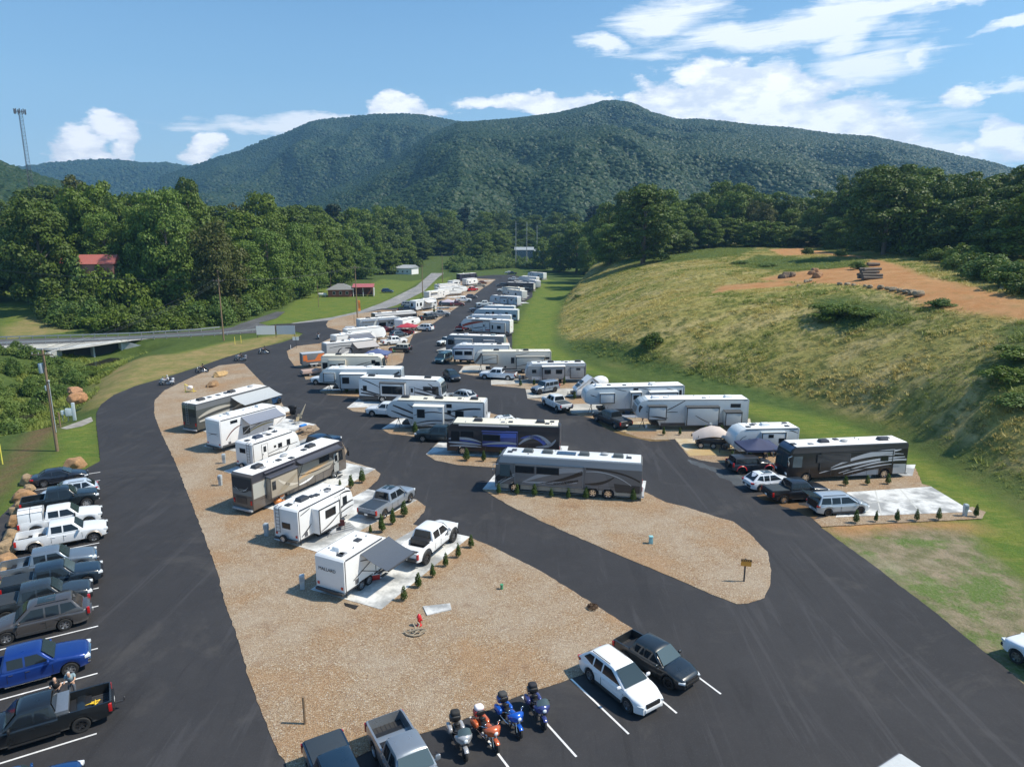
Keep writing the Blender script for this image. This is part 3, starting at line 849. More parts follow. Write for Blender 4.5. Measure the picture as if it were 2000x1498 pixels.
def insoft(x,y,poly,soft=1.5):
    inside=np.zeros(x.shape,bool); n=len(poly)
    for i in range(n):
        (ax,ay),(bx,by)=poly[i],poly[(i+1)%n]
        c=((ay>y)!=(by>y)) & (x<(bx-ax)*(y-ay)/((by-ay) if by!=ay else 1e-9)+ax)
        inside^=c
    d,_=segdist(x,y,list(poly)+[poly[0]])
    return sstep(-soft,soft,np.where(inside,d,-d))
# ------------------------------------------------------------------ ground sheet
def axis(lo,a,b,hi,fine,grow=1.12):
    v=list(np.arange(a,b+fine,fine)); st=fine
    while v[-1]<hi: st*=grow; v.append(v[-1]+st)
    st=fine; w=[a]
    while w[-1]>lo: st*=grow; w.append(w[-1]-st)
    return np.array(w[:0:-1]+v)
XS=axis(-2600,-125,170,2600,1.3); YS=axis(-60,22,330,5200,1.3)
GX,GY=np.meshgrid(XS,YS); GZ=hgt(GX,GY)
def PG(*pts): return [G(*p) for p in pts]
def PH(*pts): return [Gh(*p)[:2] for p in pts]
hillz=np.where(segdist(GX,GY,TOE)[1]<0,segdist(GX,GY,TOE)[0],-1)
nz=fbm(GX/14,GY/14,4,3); nz2=fbm(GX/4,GY/4,3,9)
dirtp=[PH((1500,487),(1570,484),(1680,500),(1740,512),(1800,535),(1900,560),(2020,590),(2020,628),(1900,610),(1800,600),(1760,575),(1640,555),(1530,550),(1480,545),(1560,530),(1680,520),(1700,505),(1600,497),(1530,500)),
       PH((1380,575),(1400,560),(1530,548),(1560,556),(1440,566))]
dirtp.append(PG((1604,1028),(1700,1023),(1880,1019),(1905,1026),(1800,1033),(1690,1047),(1640,1054)))
dirt=np.zeros(GX.shape)
for p in dirtp: dirt=np.maximum(dirt,insoft(GX+nz2*3-1.5,GY+nz*5-2.5,p,1.6))
lawnp=[PG((1068,545),(1130,560),(1100,600),(1085,640),(1078,672),(1120,702),(1200,735),(1330,762),(1500,792),(1640,822),(1740,865),(1820,905),(1920,958),(2030,1035),(2030,1180),(1980,1130),(1900,1060),(1800,1000),(1780,930),(1500,820),(1330,760),(1100,720),(1000,690),(1010,640),(1040,580),(1062,540)),
       PG((500,640),(545,615),(590,575),(640,560),(700,565),(745,545),(800,550),(830,545),(760,585),(700,609),(650,619),(575,630)),
       PG((700,613),(775,596),(825,570),(850,548),(880,540),(870,556),(826,578),(760,605),(725,618)),
       PG((0,590),(60,565),(70,600),(130,640),(210,648),(0,656)),PG((0,560),(40,556),(40,568),(0,572)),
       PG((340,690),(440,668),(520,655),(585,652),(560,660),(480,676),(400,693),(350,700)),
       PG((-200,1400),(0,1100),(10,1010),(40,940),(120,880),(100,850),(135,830),(190,820),(195,905),(150,925),(60,960),(30,1100),(-100,1350)),
       PG((178,715),(195,715),(170,750),(172,780),(160,785),(165,745))]
lawn=np.zeros(GX.shape)
for p in lawnp: lawn=np.maximum(lawn,insoft(GX,GY,p,1.5))
tanp=[PG((215,700),(350,690),(450,668),(560,652),(585,655),(500,681),(382,718),(264,754),(205,790),(180,790),(165,760),(175,725)),
      PG((1602,1028),(1700,1022),(1900,1018),(1915,1030),(1800,1035),(1700,1045),(1640,1052)),
      PG((0,640),(50,625),(140,645),(60,658),(0,664))]
tan=np.zeros(GX.shape)
for p in tanp: tan=np.maximum(tan,insoft(GX+nz2*2-1,GY+nz*4-2,p,1.6))
barep=[PG((1600,1035),(1640,1020),(1750,1010),(1880,1035),(1960,1110),(2030,1170),(2200,1400),(2050,1400),(1900,1262),(1800,1180),(1700,1105)),PG((2000,1180),(2150,1300),(2300,1700),(2100,1500))]
bare=np.zeros(GX.shape)
for p in barep: bare=np.maximum(bare,insoft(GX+nz2*1-.5,GY+nz*2-1,p,.8))
dry=sstep(1.5,6,hillz+nz*6-3)*(1-sstep(400,480,GY))
greenp=[PH((1590,585),(1660,580),(1760,600),(1780,625),(1700,640),(1650,650),(1590,625)),PH((1950,640),(2020,620),(2020,800),(1960,760)),PH((1080,655),(1180,665),(1320,710),(1500,755),(1700,835),(1620,830),(1400,765),(1200,715),(1100,690)),PH((1160,500),(1300,482),(1500,478),(1440,500),(1300,515),(1180,520)),PH((1430,520),(1480,498),(1600,505),(1690,510),(1680,528),(1560,530)),PH((1700,820),(1850,900),(2010,1000),(2010,940),(1850,860))]
gpat=np.zeros(GX.shape)
for p in greenp: gpat=np.maximum(gpat,insoft(GX+nz2*3-1.5,GY+nz*6-3,p,2.2))
mulchp=[PG((60,880),(110,830),(100,800),(75,830),(30,890),(0,930),(-60,1000),(0,960))]
mul=np.zeros(GX.shape)
for p in mulchp: mul=np.maximum(mul,insoft(GX,GY,p,1.5))
GZ=GZ+ dry*(fbm(GX/2.2,GY/2.2,3,5)-.5)*.5*(hillz>3)
GZ=GZ-.06
def gridmesh(name,X_,Y_,Z_,attrs):
    ny,nx=X_.shape; me=bpy.data.meshes.new(name); v=np.stack([X_,Y_,Z_],-1).reshape(-1,3).astype(np.float32)
    i=np.arange(nx*ny).reshape(ny,nx); f=np.stack([i[:-1,:-1],i[:-1,1:],i[1:,1:],i[1:,:-1]],-1).reshape(-1,4)
    me.vertices.add(len(v)); me.vertices.foreach_set('co',v.ravel()); me.loops.add(f.size); me.loops.foreach_set('vertex_index',f.ravel().astype(np.int32))
    me.polygons.add(len(f)); me.polygons.foreach_set('loop_start',np.arange(0,f.size,4,dtype=np.int32)); me.update(calc_edges=True)
    for k,a in attrs.items():
        t=me.attributes.new(k,'FLOAT','POINT'); t.data.foreach_set('value',np.ascontiguousarray(a,dtype=np.float32).ravel())
    me.shade_smooth(); return me
gm=gridmesh('ground',GX,GY,GZ,dict(lawn=lawn,dry=dry,dirt=dirt,tan=tan,bare=bare,gpat=gpat,mul=mul))
m,nt,b=_mat('meadow_and_soil')
nA=noise(nt,.05,5,.6); nB=noise(nt,.6,6,.65); nC=noise(nt,5,4,.7); nS=noise(nt,.9,5,.7,sc=(.5,1.6,1)); nF=noise(nt,.22,6,.7)
base=mixc(nt,rampv(nt,nB,[(.3,0),(.7,1)]),(.05,.08,.018),(.085,.12,.03))
lw=mixc(nt,rampv(nt,nF,[(.35,0),(.65,1)]),(.085,.15,.025),(.17,.19,.035)); lw=mixc(nt,rampv(nt,nC,[(.3,.0),(.7,.5)]),lw,(.05,.1,.015)); lw=mixc(nt,rampv(nt,nS,[(.48,0),(.66,.7)]),lw,(.2,.2,.05)); lw=mixc(nt,rampv(nt,nB,[(.5,0),(.7,.5)]),lw,(.06,.115,.018))
dr=mixc(nt,rampv(nt,nF,[(.38,0),(.6,1)]),(.17,.18,.04),(.32,.28,.09)); dr=mixc(nt,rampv(nt,nS,[(.42,0),(.66,.8)]),dr,(.41,.34,.11)); dr=mixc(nt,rampv(nt,noise(nt,.12,4,.6,sc=(.35,1.3,1),dist=.8),[(.46,0),(.6,.75)]),dr,(.47,.37,.17)); dr=mixc(nt,rampv(nt,nB,[(.46,0),(.62,.75)]),dr,(.05,.075,.02)); dr=mixc(nt,rampv(nt,nC,[(.5,0),(.75,.5)]),dr,(.06,.07,.025))
di=mixc(nt,rampv(nt,nF,[(.3,0),(.7,1)]),(.36,.165,.06),(.46,.26,.12)); di=mixc(nt,rampv(nt,nB,[(.5,0),(.7,.45)]),di,(.2,.17,.06))
ta=mixc(nt,rampv(nt,nF,[(.35,0),(.62,1)]),(.3,.22,.1),(.17,.17,.055)); ta=mixc(nt,rampv(nt,nB,[(.5,0),(.68,.6)]),ta,(.1,.14,.035))
ba=mixc(nt,rampv(nt,nB,[(.4,0),(.6,1)]),(.26,.21,.14),(.13,.13,.06)); ba=mixc(nt,rampv(nt,nF,[(.48,0),(.58,.9)]),ba,(.09,.15,.03)); ba=mixc(nt,rampv(nt,nA,[(.56,0),(.64,.7)]),ba,(.4,.34,.25)); ba=mixc(nt,rampv(nt,nC,[(.45,0),(.75,.5)]),ba,(.28,.24,.17))
mu=mixc(nt,rampv(nt,nC,[(.35,0),(.65,1)]),(.1,.055,.035),(.2,.12,.07))
c=base
for nm,col in (('dry',dr),):
    c=mixc(nt,attr(nt,nm),c,col)
gp=mixc(nt,rampv(nt,nB,[(.35,0),(.65,1)]),(.04,.075,.018),(.09,.13,.035))
c=mixc(nt,attr(nt,'gpat'),c,gp)
for nm,col in (('lawn',lw),('tan',ta),('bare',ba),('dirt',di),('mul',mu)): c=mixc(nt,attr(nt,nm),c,col)
nt.links.new(c,b.inputs['Base Color']); b.inputs['Roughness'].default_value=.95; b.inputs['Specular IOR Level'].default_value=.15
bump(nt,b,mth(nt,'ADD',nB,mth(nt,'MULTIPLY',nC,.5)),.9,.25)
gm.materials.append(m)
g_o=link('ground',gm); tag(g_o,kind='structure')
# ------------------------------------------------------------------ flat sheets: roads, gravel, pads
def asphalt_mat(name,c0,c1,patch=.5):
    m,nt,b=_mat(name)
    n1=noise(nt,.09,5,.6); n2=noise(nt,9,3,.8); n3=noise(nt,.7,5,.6); n4=noise(nt,.5,4,.6,sc=(3,.5,1)); n5=noise(nt,30,2,.6); n6=noise(nt,.06,6,.7,dist=2.5); n7=noise(nt,.35,6,.7,sc=(1.6,.12,1),dist=1.2)
    c=mixc(nt,rampv(nt,n1,[(.35,0),(.65,1)]),c0,c1)
    c=mixc(nt,rampv(nt,n3,[(.5,0),(.75,patch)]),c,tuple(x*1.3 for x in c1))
    c=mixc(nt,rampv(nt,n4,[(.55,0),(.72,.3)]),c,tuple(x*.7 for x in c0))
    c=mixc(nt,rampv(nt,n6,[(.54,0),(.66,.6)]),c,(c1[0]*1.75,c1[1]*1.68,c1[2]*1.5)); c=mixc(nt,rampv(nt,n7,[(.57,0),(.64,.42)]),c,tuple(x*1.7 for x in c1)); c=mixc(nt,rampv(nt,n7,[(.34,.4),(.42,0)]),c,tuple(x*.6 for x in c0))
    c=mixc(nt,rampv(nt,n2,[(.55,0),(.8,.5)]),c,tuple(x*1.9 for x in c1))
    c=mixc(nt,rampv(nt,n5,[(.62,0),(.72,.6)]),c,tuple(min(1,x*3) for x in c1))
    nt.links.new(c,b.inputs['Base Color']); nt.links.new(mth(nt,'MULTIPLY_ADD',n3,.25,.68),b.inputs['Roughness'])
    b.inputs['Specular IOR Level'].default_value=.32
    bump(nt,b,n2,.5,.01); return m
ASPH=asphalt_mat('new_asphalt',(.026,.0255,.0275),(.036,.035,.037),.5)
ROADG=asphalt_mat('worn_asphalt',(.19,.19,.185),(.26,.25,.24),.6)
def gravel_mat():
    m,nt,b=_mat('pea_gravel')
    g=N(nt,'ShaderNodeNewGeometry').outputs['Position']
    v=N(nt,'ShaderNodeTexVoronoi',ins={'Scale':16}); nt.links.new(g,v.inputs['Vector'])
    sep=N(nt,'ShaderNodeSeparateColor'); nt.links.new(v.outputs['Color'],sep.inputs[0])
    c=rampv(nt,sep.outputs[0],[(0,(.22,.12,.06)),(.2,(.3,.195,.105)),(.45,(.36,.25,.145)),(.7,(.4,.285,.175)),(.9,(.5,.39,.27)),(1,(.6,.52,.42))])
    n1=noise(nt,.16,5,.6); n2=noise(nt,1.2,4,.6)
    n3=noise(nt,.45,5,.65,dist=.6); c=mixc(nt,rampv(nt,n1,[(.45,0),(.62,.5)]),c,(.46,.39,.3)); c=mixc(nt,rampv(nt,n1,[(.36,.55),(.48,0)]),c,(.4,.24,.12)); c=mixc(nt,rampv(nt,n2,[(.52,0),(.72,.4)]),c,(.27,.16,.09)); c=mixc(nt,rampv(nt,n3,[(.58,0),(.7,.45)]),c,(.22,.13,.08))
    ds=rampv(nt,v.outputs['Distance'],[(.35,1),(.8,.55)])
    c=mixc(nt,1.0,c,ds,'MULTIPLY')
    nt.links.new(c,b.inputs['Base Color']); b.inputs['Roughness'].default_value=.9
    bump(nt,b,mth(nt,'SUBTRACT',1.0,v.outputs['Distance']),.8,.05); return m
GRAV=gravel_mat()
def conc_mat(name,c0,c1,stain=None):
    m,nt,b=_mat(name); n1=noise(nt,.35,5,.6); n2=noise(nt,5,4,.6); n3=noise(nt,.2,4,.6,dist=1.0)
    c=mixc(nt,rampv(nt,n1,[(.42,0),(.55,1)]),c0,c1); c=mixc(nt,rampv(nt,n2,[(.4,0),(.8,.25)]),c,tuple(x*.6 for x in c0))
    if stain: c=mixc(nt,rampv(nt,n3,[(.42,0),(.6,.8)]),c,stain)
    g=N(nt,'ShaderNodeTexCoord').outputs['UV']
    nt.links.new(c,b.inputs['Base Color']); b.inputs['Roughness'].default_value=.75; return m
CONC=conc_mat('pad_concrete',(.3,.305,.3),(.66,.66,.64)); CONCY=conc_mat('stained_concrete',(.42,.36,.26),(.55,.49,.38),(.42,.28,.1)); CONCO=conc_mat('old_concrete',(.36,.34,.3),(.5,.48,.43))
def sheet(name,pts,z,mat,kind='structure',parent=None,smoothit=0,thick=0,rough=0):
    pts=list(pts)
    if rough:
        q=[]
        for i in range(len(pts)):
            a=Vector(pts[i]);b_=Vector(pts[(i+1)%len(pts)]); k=max(1,int((b_-a).length/.45)); n_=Vector((-(b_-a).y,(b_-a).x)).normalized() if k>1 else Vector((0,0))
            for j in range(k): p=a+(b_-a)*(j/k)+n_*rnd.uniform(-rough,rough)*(1 if j else .3)*(.4+rnd.random()); q.append((p.x,p.y))
        pts=q
    for _ in range(smoothit):
        q=[]
        for i in range(len(pts)):
            a=pts[i];b_=pts[(i+1)%len(pts)]
            q.append((a[0]*.75+b_[0]*.25,a[1]*.75+b_[1]*.25)); q.append((a[0]*.25+b_[0]*.75,a[1]*.25+b_[1]*.75))
        pts=q
    bm=bmesh.new(); vs=[bm.verts.new((x,y,z)) for x,y in pts]
    f=bm.faces.new(vs); f.normal_update()
    if f.normal.z<0: f.normal_flip()
    if thick:
        r=bmesh.ops.extrude_face_region(bm,geom=[f]); 
        for e in r['geom']:
            if isinstance(e,bmesh.types.BMVert): e.co.z-=thick
        bmesh.ops.recalc_face_normals(bm,faces=bm.faces)
    bmesh.ops.triangulate(bm,faces=[f for f in bm.faces if len(f.verts)>4])
    me=bpy.data.meshes.new(name); bm.to_mesh(me); bm.free(); me.materials.append(mat)
    o=link(name,me,parent)
    if kind: tag(o,kind=kind)
    return o
# public road and side road (worn), then the park asphalt
sheet('road',PG((560,634),(575,630.5),(650,619.5),(700,608.5),(740,594),(762,584.5),(812,560),(850,527),(880,516),(893,516),(872,530),(855,543),(828,569),(775,596),(720,613),(650,627),(560,640)),0.0,ROADG)
sheet('road_shoulder',PG((-60,682),(0,679),(60,682),(119,684.5),(180,677),(238,668),(300,660.5),(264,662.5),(150,668.5),(0,675)),-.01,asphalt_mat('shoulder_stone',(.3,.29,.26),(.42,.41,.37),.5))
sheet('road_approach',PG((-150,668),(0,663),(150,659.5),(264,655),(426,643.6),(505,631),(530,637),(512,650),(430,654),(264,663),(150,669),(0,675),(-150,681)),0.0,asphalt_mat('dark_road',(.07,.07,.072),(.1,.1,.1),.5))
sheet('side_street',PG((440,646),(470,632),(505,621),(540,609),(557,609),(540,622),(500,632),(480,640)),.002,asphalt_mat('side_asphalt',(.06,.06,.063),(.09,.09,.09),.5))
park=PG((-900,2600),(-420,1500),(-150,1175),(-20,1030),(60,950),(165,917))+PG((196,900),(188,830),(188,807),(197,790),(223,771),(264,754),(317,739),(382,718.5),(441,698),(500,681),(550,669),(585,657),(592,651.5),(580,648),(545,648),(510,648),(500,640),(540,633),(575,632),(650,625),(700,613.5),(745,603),(790,600),(833,585),(870,570),(890,553),(920,541),(960,537.5),(1003,536.5),(1040,548),(1040,580),(1010,600),(1000,640),(1000,680),(1040,740),(1180,790),(1350,850),(1560,905),(1800,935),(1640,985),(1602,1029),(1640,1056),(1704,1102),(1774,1156),(1812,1184),(1890,1247),(1955,1297),(2000,1336),(2100,1425),(2300,1620),(3000,2600))
sheet('park_road',park,.004,ASPH,rough=.04)
# gravel islands
isl0=PG((467,710),(428,714),(364,742),(321,763),(302,782),(301,808),(313,842),(341,900),(364,957),(381,1000),(400,1050),(425,1120),(440,1180),(465,1250),(485,1320),(510,1390),(540,1460),(560,1498),(575,1530),(620,1516),(720,1467),(825,1432),(917,1400),(970,1380),(1000,1364),(1050,1347),(1110,1327),(1135,1318),(1210,1285),(1245,1240),(1234,1227),(1200,1205),(1155,1177),(1112,1150),(1050,1112),(950,1063),(917,1049),(880,1048),(819,1028),(806,1024),(828,1001),(831,989),(814,976),(717,956),(737,939),(743,925),(732,916),(671,897),(678,881),(672,870),(620,858),(599,851),(625,838),(616,829),(546,819),(573,808),(576,801),(554,794),(545,780),(537,772),(514,750),(492,727),(477,711))
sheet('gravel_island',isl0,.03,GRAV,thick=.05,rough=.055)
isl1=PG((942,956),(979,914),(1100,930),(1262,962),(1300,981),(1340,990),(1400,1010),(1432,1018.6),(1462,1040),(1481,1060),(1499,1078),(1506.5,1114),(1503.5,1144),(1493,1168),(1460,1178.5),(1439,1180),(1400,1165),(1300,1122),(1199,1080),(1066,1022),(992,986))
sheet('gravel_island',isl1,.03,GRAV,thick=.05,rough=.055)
for q in (((832,887.5),(858,861),(1108,875),(1100,905),(970,913.6),(895,908.5),(850,899.5)),
          ((745,838),(778,816),(955,806),(975,812),(960,850),(811,853),(760,847)),
          ((677,797),(706,774),(880,770),(900,775),(850,808),(718,806),(691,804)),
          ((624,764),(647,750),(780,748),(790,756),(699,775),(640,771.5)),
          ((594,735),(600,731),(640,728),(700,722),(690,735),(597,741.5)),
          ((560,686),(580,676),(625,671),(655,656.5),(669,647),(640,640),(637,634),(641,627),(655,621.5),(697,613.5),(745,606),(790,606),(822,590),(846,574),(880,551),(905,543),(968,546),(954,557),(946,561),(925,577),(916,585),(883,607),(855,626),(821,649),(808,653),(790,690),(786,708),(740,726),(700,722),(590,718),(575,715),(564,700)),
          ((852,685),(905,670),(990,660),(1000,690),(1080,715),(1145,735),(1000,733),(925,734),(896,729),(905,715),(880,711),(868,700)),
          ((959,743),(1145,735),(1190,755),(1120,776),(1030,779),(1026,759),(960,753)),
          ((1030,779),(1190,760),(1340,790),(1320,830),(1217,845),(1156,817),(1116,808),(1060,785)),
          ((1217,844),(1300,825),(1465,822),(1465,845),(1500,858),(1318,858),(1280,859.5),(1250,856)),
          ((1318,858),(1470,850),(1600,870),(1560,904),(1456,905),(1396,903.5),(1367,899),(1345,892)),
          ((1575,945),(1600,925),(1789,915),(1800,945),(1818,950),(1650,966),(1590,955)),
          ((1589,1015),(1640,1004),(1900,990),(1925,1000),(1918,1013),(1720,1022),(1605,1029))):
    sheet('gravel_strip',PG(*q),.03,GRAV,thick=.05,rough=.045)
def stain(name,pts,col,rough=.25):
    sheet(name,PG(*pts),.0065,asphalt_mat(name,tuple(c*.55 for c in col),col,.6),rough=rough)
stain('mud_stain',((1478,968),(1500,962),(1540,975),(1580,992),(1600,1008),(1590,1014),(1560,1000),(1520,984),(1490,976)),(.16,.09,.04))
stain('damp_streak',((1345,897),(1375,905),(1440,925),(1480,948),(1470,962),(1430,945),(1390,920),(1350,905)),(.075,.085,.095))
stain('rust_runoff',((1156,812),(1250,853),(1300,857),(1310,861),(1270,862),(1215,850),(1180,836)),(.2,.13,.05),.1)
# concrete pads
def pad(pts,m=CONC,z=.055,joints=True):
    P_=[Vector(p) for p in PG(*pts)]; bmw=MB()
    o=sheet('concrete_pad',[tuple(p) for p in P_],z,m,thick=.05)
    return o
pads=[((607,1151.7),(744.5,1191),(917.4,1049),(821,1028)),((534.6,1053),(624,1080),(814,977),(719,956)),((500,987),(575,1008),(733,916.5),(655,900)),
((437,921),(490,938),(672,870),(610,852)),((398,872),(459,882),(617,829.5),(560,818)),((365,835),(405,845),(577,801),(553,794)),
((943,955.5),(977,914),(1262,940),(1256,974)),((832,887.5),(862,860),(1110,872),(1104,898)),((745,838),(782,815),(958,805),(955,825)),((677,797),(706,775),(880,768),(868,790)),((624,764),(648,751),(786,747),(790,758)),
((1632,1010.6),(1899.5,1000),(1818.5,951),(1654,962)),((1540,932),(1590,912),(1788,908),(1782,930))]
for q in pads: pad(q)
for q in (((1318,857.5),(1347,891),(1560,884),(1520,856)),((1217,844),(1200,826),(1465,818),(1468,838))): pad(q,CONCY)
for q in (((1116,807.5),(1105,790),(1340,786),(1345,800)),((1030,778.5),(1027,762),(1180,757),(1195,770)),((959,752),(959,743),(1140,735),(1150,745)),((896,727.5),(908,714.5),(1080,713),(1080,724)),((852.5,684.5),(880,676),(990,672),(1000,682),(885,692))): pad(q,CONCO)
# expansion joints of the empty pad
def line3(name,pr,w,z,mat,kind='structure',dash=None,parent=None):
    a=Vector(pr[0]);b_=Vector(pr[1]);d=(b_-a).normalized();n=Vector((-d.y,d.x))*w/2
    m=MB(); m.poly([(a.x+n.x,a.y+n.y,z),(a.x-n.x,a.y-n.y,z),(b_.x-n.x,b_.y-n.y,z),(b_.x+n.x,b_.y+n.y,z)])
    o=m.build(name,mat,parent); 
    if kind: tag(o,kind=kind)
    return o
JM=flat((.5,.5,.47),.8)
A0,B0,C0,D0=PG((1632,1010.6),(1899.5,1000),(1818.5,951),(1654,962))
def lp(a,b,t): return (a[0]+(b[0]-a[0])*t,a[1]+(b[1]-a[1])*t)
line3('pad_joint',(lp(A0,D0,.5),lp(B0,C0,.5)),.12,.0595,JM)
for t in (.33,.62): line3('pad_joint',(lp(A0,B0,t),lp(D0,C0,t)),.12,.0595,JM)
# parking lines
LINE=asphalt_mat('line_paint',(.6,.6,.6),(.7,.7,.7),.3)
k0=Vector(G(194,1060)); k9=Vector(G(189,1432)); rv_=(k9-k0)/9; ru=rv_.normalized(); su=Vector((ru.y,-ru.x));
if su.x>0: su=-su
for k in range(-7,12):
    p=k0+rv_*k; line3('parking_line',((p.x,p.y),tuple(p+su*5.6)),.11,.009,LINE)
ba=Vector(G(1228,1433)); bb=Vector(G(1408,1355)); br=(bb-ba)/2; bu=br.normalized(); bs=Vector((-bu.y,bu.x))
if bs.y<0: bs=-bs
_l=(Vector(G(1115,1325))-ba); bs=_l.normalized()
for k in range(-5,3):
    p=ba+br*k; q=p+bs*(5.0 if k<2 else 4.6); line3('parking_line',(tuple(p),tuple(q)),.11,.0095,LINE)
# ------------------------------------------------------------------ instanced stuff helper
def gn_inst(name, pts, scl, srcs, label=None, rotz=True, tilt=.15, kind='stuff'):
    me=bpy.data.meshes.new(name); pts=np.asarray(pts,np.float32)
    me.vertices.add(len(pts)); me.vertices.foreach_set('co',pts.ravel())
    a=me.attributes.new('scl','FLOAT','POINT'); a.data.foreach_set('value',np.asarray(scl,np.float32))
    o=link(name,me); tag(o,label,None,None,kind)
    col=bpy.data.collections.new(name+'_source')
    for s in srcs: col.objects.link(s)
    ng=bpy.data.node_groups.new(name,'GeometryNodeTree'); ng.interface.new_socket('Geometry',in_out='INPUT',socket_type='NodeSocketGeometry'); ng.interface.new_socket('Geometry',in_out='OUTPUT',socket_type='NodeSocketGeometry')
    gi=ng.nodes.new('NodeGroupInput'); go=ng.nodes.new('NodeGroupOutput'); ip=ng.nodes.new('GeometryNodeInstanceOnPoints'); ci=ng.nodes.new('GeometryNodeCollectionInfo')
    ci.inputs['Collection'].default_value=col; ci.inputs['Separate Children'].default_value=True; ci.inputs['Reset Children'].default_value=True
    rr=ng.nodes.new('FunctionNodeRandomValue'); rr.data_type='FLOAT_VECTOR'; rr.inputs[0].default_value=(-tilt,-tilt,0); rr.inputs[1].default_value=(tilt,tilt,6.283)
    na=ng.nodes.new('GeometryNodeInputNamedAttribute'); na.data_type='FLOAT'; na.inputs['Name'].default_value='scl'
    L=ng.links.new; L(gi.outputs[0],ip.inputs['Points']); L(ci.outputs[0],ip.inputs['Instance']); ip.inputs['Pick Instance'].default_value=True
    L(rr.outputs[0],ip.inputs['Rotation']); L(na.outputs[0],ip.inputs['Scale']); L(ip.outputs[0],go.inputs[0])
    md=o.modifiers.new('scatter','NODES'); md.node_group=ng
    return o
def src(name,me):
    return bpy.data.objects.new(name,me)
# ------------------------------------------------------------------ leaf clump meshes
def leaf_cloud(name, clumps, n, size, mat, seed=0, flatn=.35):
    r=np.random.RandomState(seed); cl=np.array(clumps,float)  # x y z rx rz
    w=(cl[:,3]**2); w/=w.sum(); ids=r.choice(len(cl),n,p=w)
    d=r.normal(size=(n,3)); d/=np.linalg.norm(d,axis=1)[:,None]
    d[:,2]=np.where(d[:,2]<-.35,-d[:,2]*.6,d[:,2])
    rad=r.uniform(.72,1.06,n)**.7
    c=cl[ids]; p=c[:,:3]+d*np.stack([c[:,3],c[:,3],c[:,4]],1)*rad[:,None]
    nrm=d*1.0+r.normal(size=(n,3))*.55; nrm[:,2]+=flatn; nrm/=np.linalg.norm(nrm,axis=1)[:,None]
    t=np.cross(nrm,r.normal(size=(n,3))); t/=np.linalg.norm(t,axis=1)[:,None]; b=np.cross(nrm,t)
    s=size*r.uniform(.55,1.25,n)[:,None]
    v=np.stack([p-t*s*.5,p-b*s*.36+nrm*s*.1,p+t*s*.5,p+b*s*.36+nrm*s*.1],1).reshape(-1,3)
    me=bpy.data.meshes.new(name); me.vertices.add(len(v)); me.vertices.foreach_set('co',v.astype(np.float32).ravel())
    me.loops.add(4*n); me.loops.foreach_set('vertex_index',np.arange(4*n,dtype=np.int32)); me.polygons.add(n); me.polygons.foreach_set('loop_start',np.arange(0,4*n,4,dtype=np.int32))
    me.update(calc_edges=True); me.materials.append(mat); return me
BARK=flat((.16,.13,.1),.9,nz=.4,scale=2,name='bark')
def tree_meshes(h, wd, seed, mat, n=5200, size=.85, low=.22, style='round'):
    r=random.Random(seed); cl=[]
    nC=46
    for i in range(nC):
        t=(i+.5)/nC; zz=low+(1-low)*t
        env=max(.3 if t>.8 else .1,math.sin(math.pi*min(1,(t*.84+.13))))**.45 if style=='round' else (1-t*.75)
        a=i*2.4+r.random(); rr=env*wd*.5*(.35+.5*r.random())
        cr=wd*(.09+.1*r.random())*(.75+.45*env)
        cl.append((math.cos(a)*rr,math.sin(a)*rr,h*zz-cr*.6,cr,cr*.75))
    crown=leaf_cloud('crown',cl,n,size,mat,seed)
    m=MB(); m.tube([(0,0,-1.5),(.1,.05,h*.3),(-.1,.1,h*.62),(0,0,h*.9)],[h*.018+.12,h*.014+.08,h*.009+.04,.04],8)
    for i in range(7):
        c=cl[r.randrange(6,nC)]; z0=max(h*.2,c[2]-h*.16); m.cyl((0,0,z0),(c[0]*.9,c[1]*.9,c[2]),.16,.04,6,False)
    trunk=m.mesh('trunk',BARK,60)
    return trunk,crown,h,wd
LM={'dark':leafmat('dark_leaves',(.046,.074,.011),(.088,.132,.018),(.085,.118,.016)),
    'mid':leafmat('mid_leaves',(.066,.108,.013),(.12,.175,.02),(.115,.148,.018)),
    'bright':leafmat('bright_leaves',(.075,.13,.018),(.14,.21,.035),(.11,.17,.03)),
    'olive':leafmat('olive_leaves',(.06,.075,.016),(.1,.105,.024),(.08,.095,.02)),
    'bush':leafmat('bush_leaves',(.055,.1,.02),(.11,.175,.035),(.1,.15,.03)),
    'fresh':leafmat('fresh_leaves',(.085,.14,.025),(.16,.22,.05),(.14,.19,.035)),
    'thuja':leafmat('thuja_leaves',(.035,.07,.012),(.075,.12,.02),(.05,.09,.015)),
    'pine':leafmat('pine_needles',(.012,.028,.014),(.025,.045,.022),(.02,.035,.018))}
PROTO={}
for k,(mt,h,w,sd,n,sz,low,st) in {'dark0':('dark',22,15,1,10500,.72,.16,'round'),'dark1':('dark',24,13,2,10500,.72,.12,'round'),'mid0':('mid',22,14,3,10500,.72,.15,'round'),
    'mid1':('mid',24,15,4,10500,.72,.15,'round'),'mid2':('mid',20,12,5,9000,.68,.1,'round'),'bright0':('bright',26,17,6,14000,.66,.1,'round'),'olive0':('olive',20,15,7,10500,.66,.1,'round'),
    'small0':('mid',11,9,8,4200,.6,.05,'round'),'small1':('bush',9,8,9,4200,.55,.02,'round'),'pine0':('pine',20,8,10,5200,.7,.12,'cone')}.items():
    PROTO[k]=tree_meshes(h,w,sd,LM[mt],n,sz,low,st)
TL={'dark':'tall dark green broadleaf tree','mid':'mid green broadleaf tree','bright':'bright yellow-green broadleaf tree','olive':'olive-green spreading tree','small':'low bushy young tree','pine':'dark conifer'}
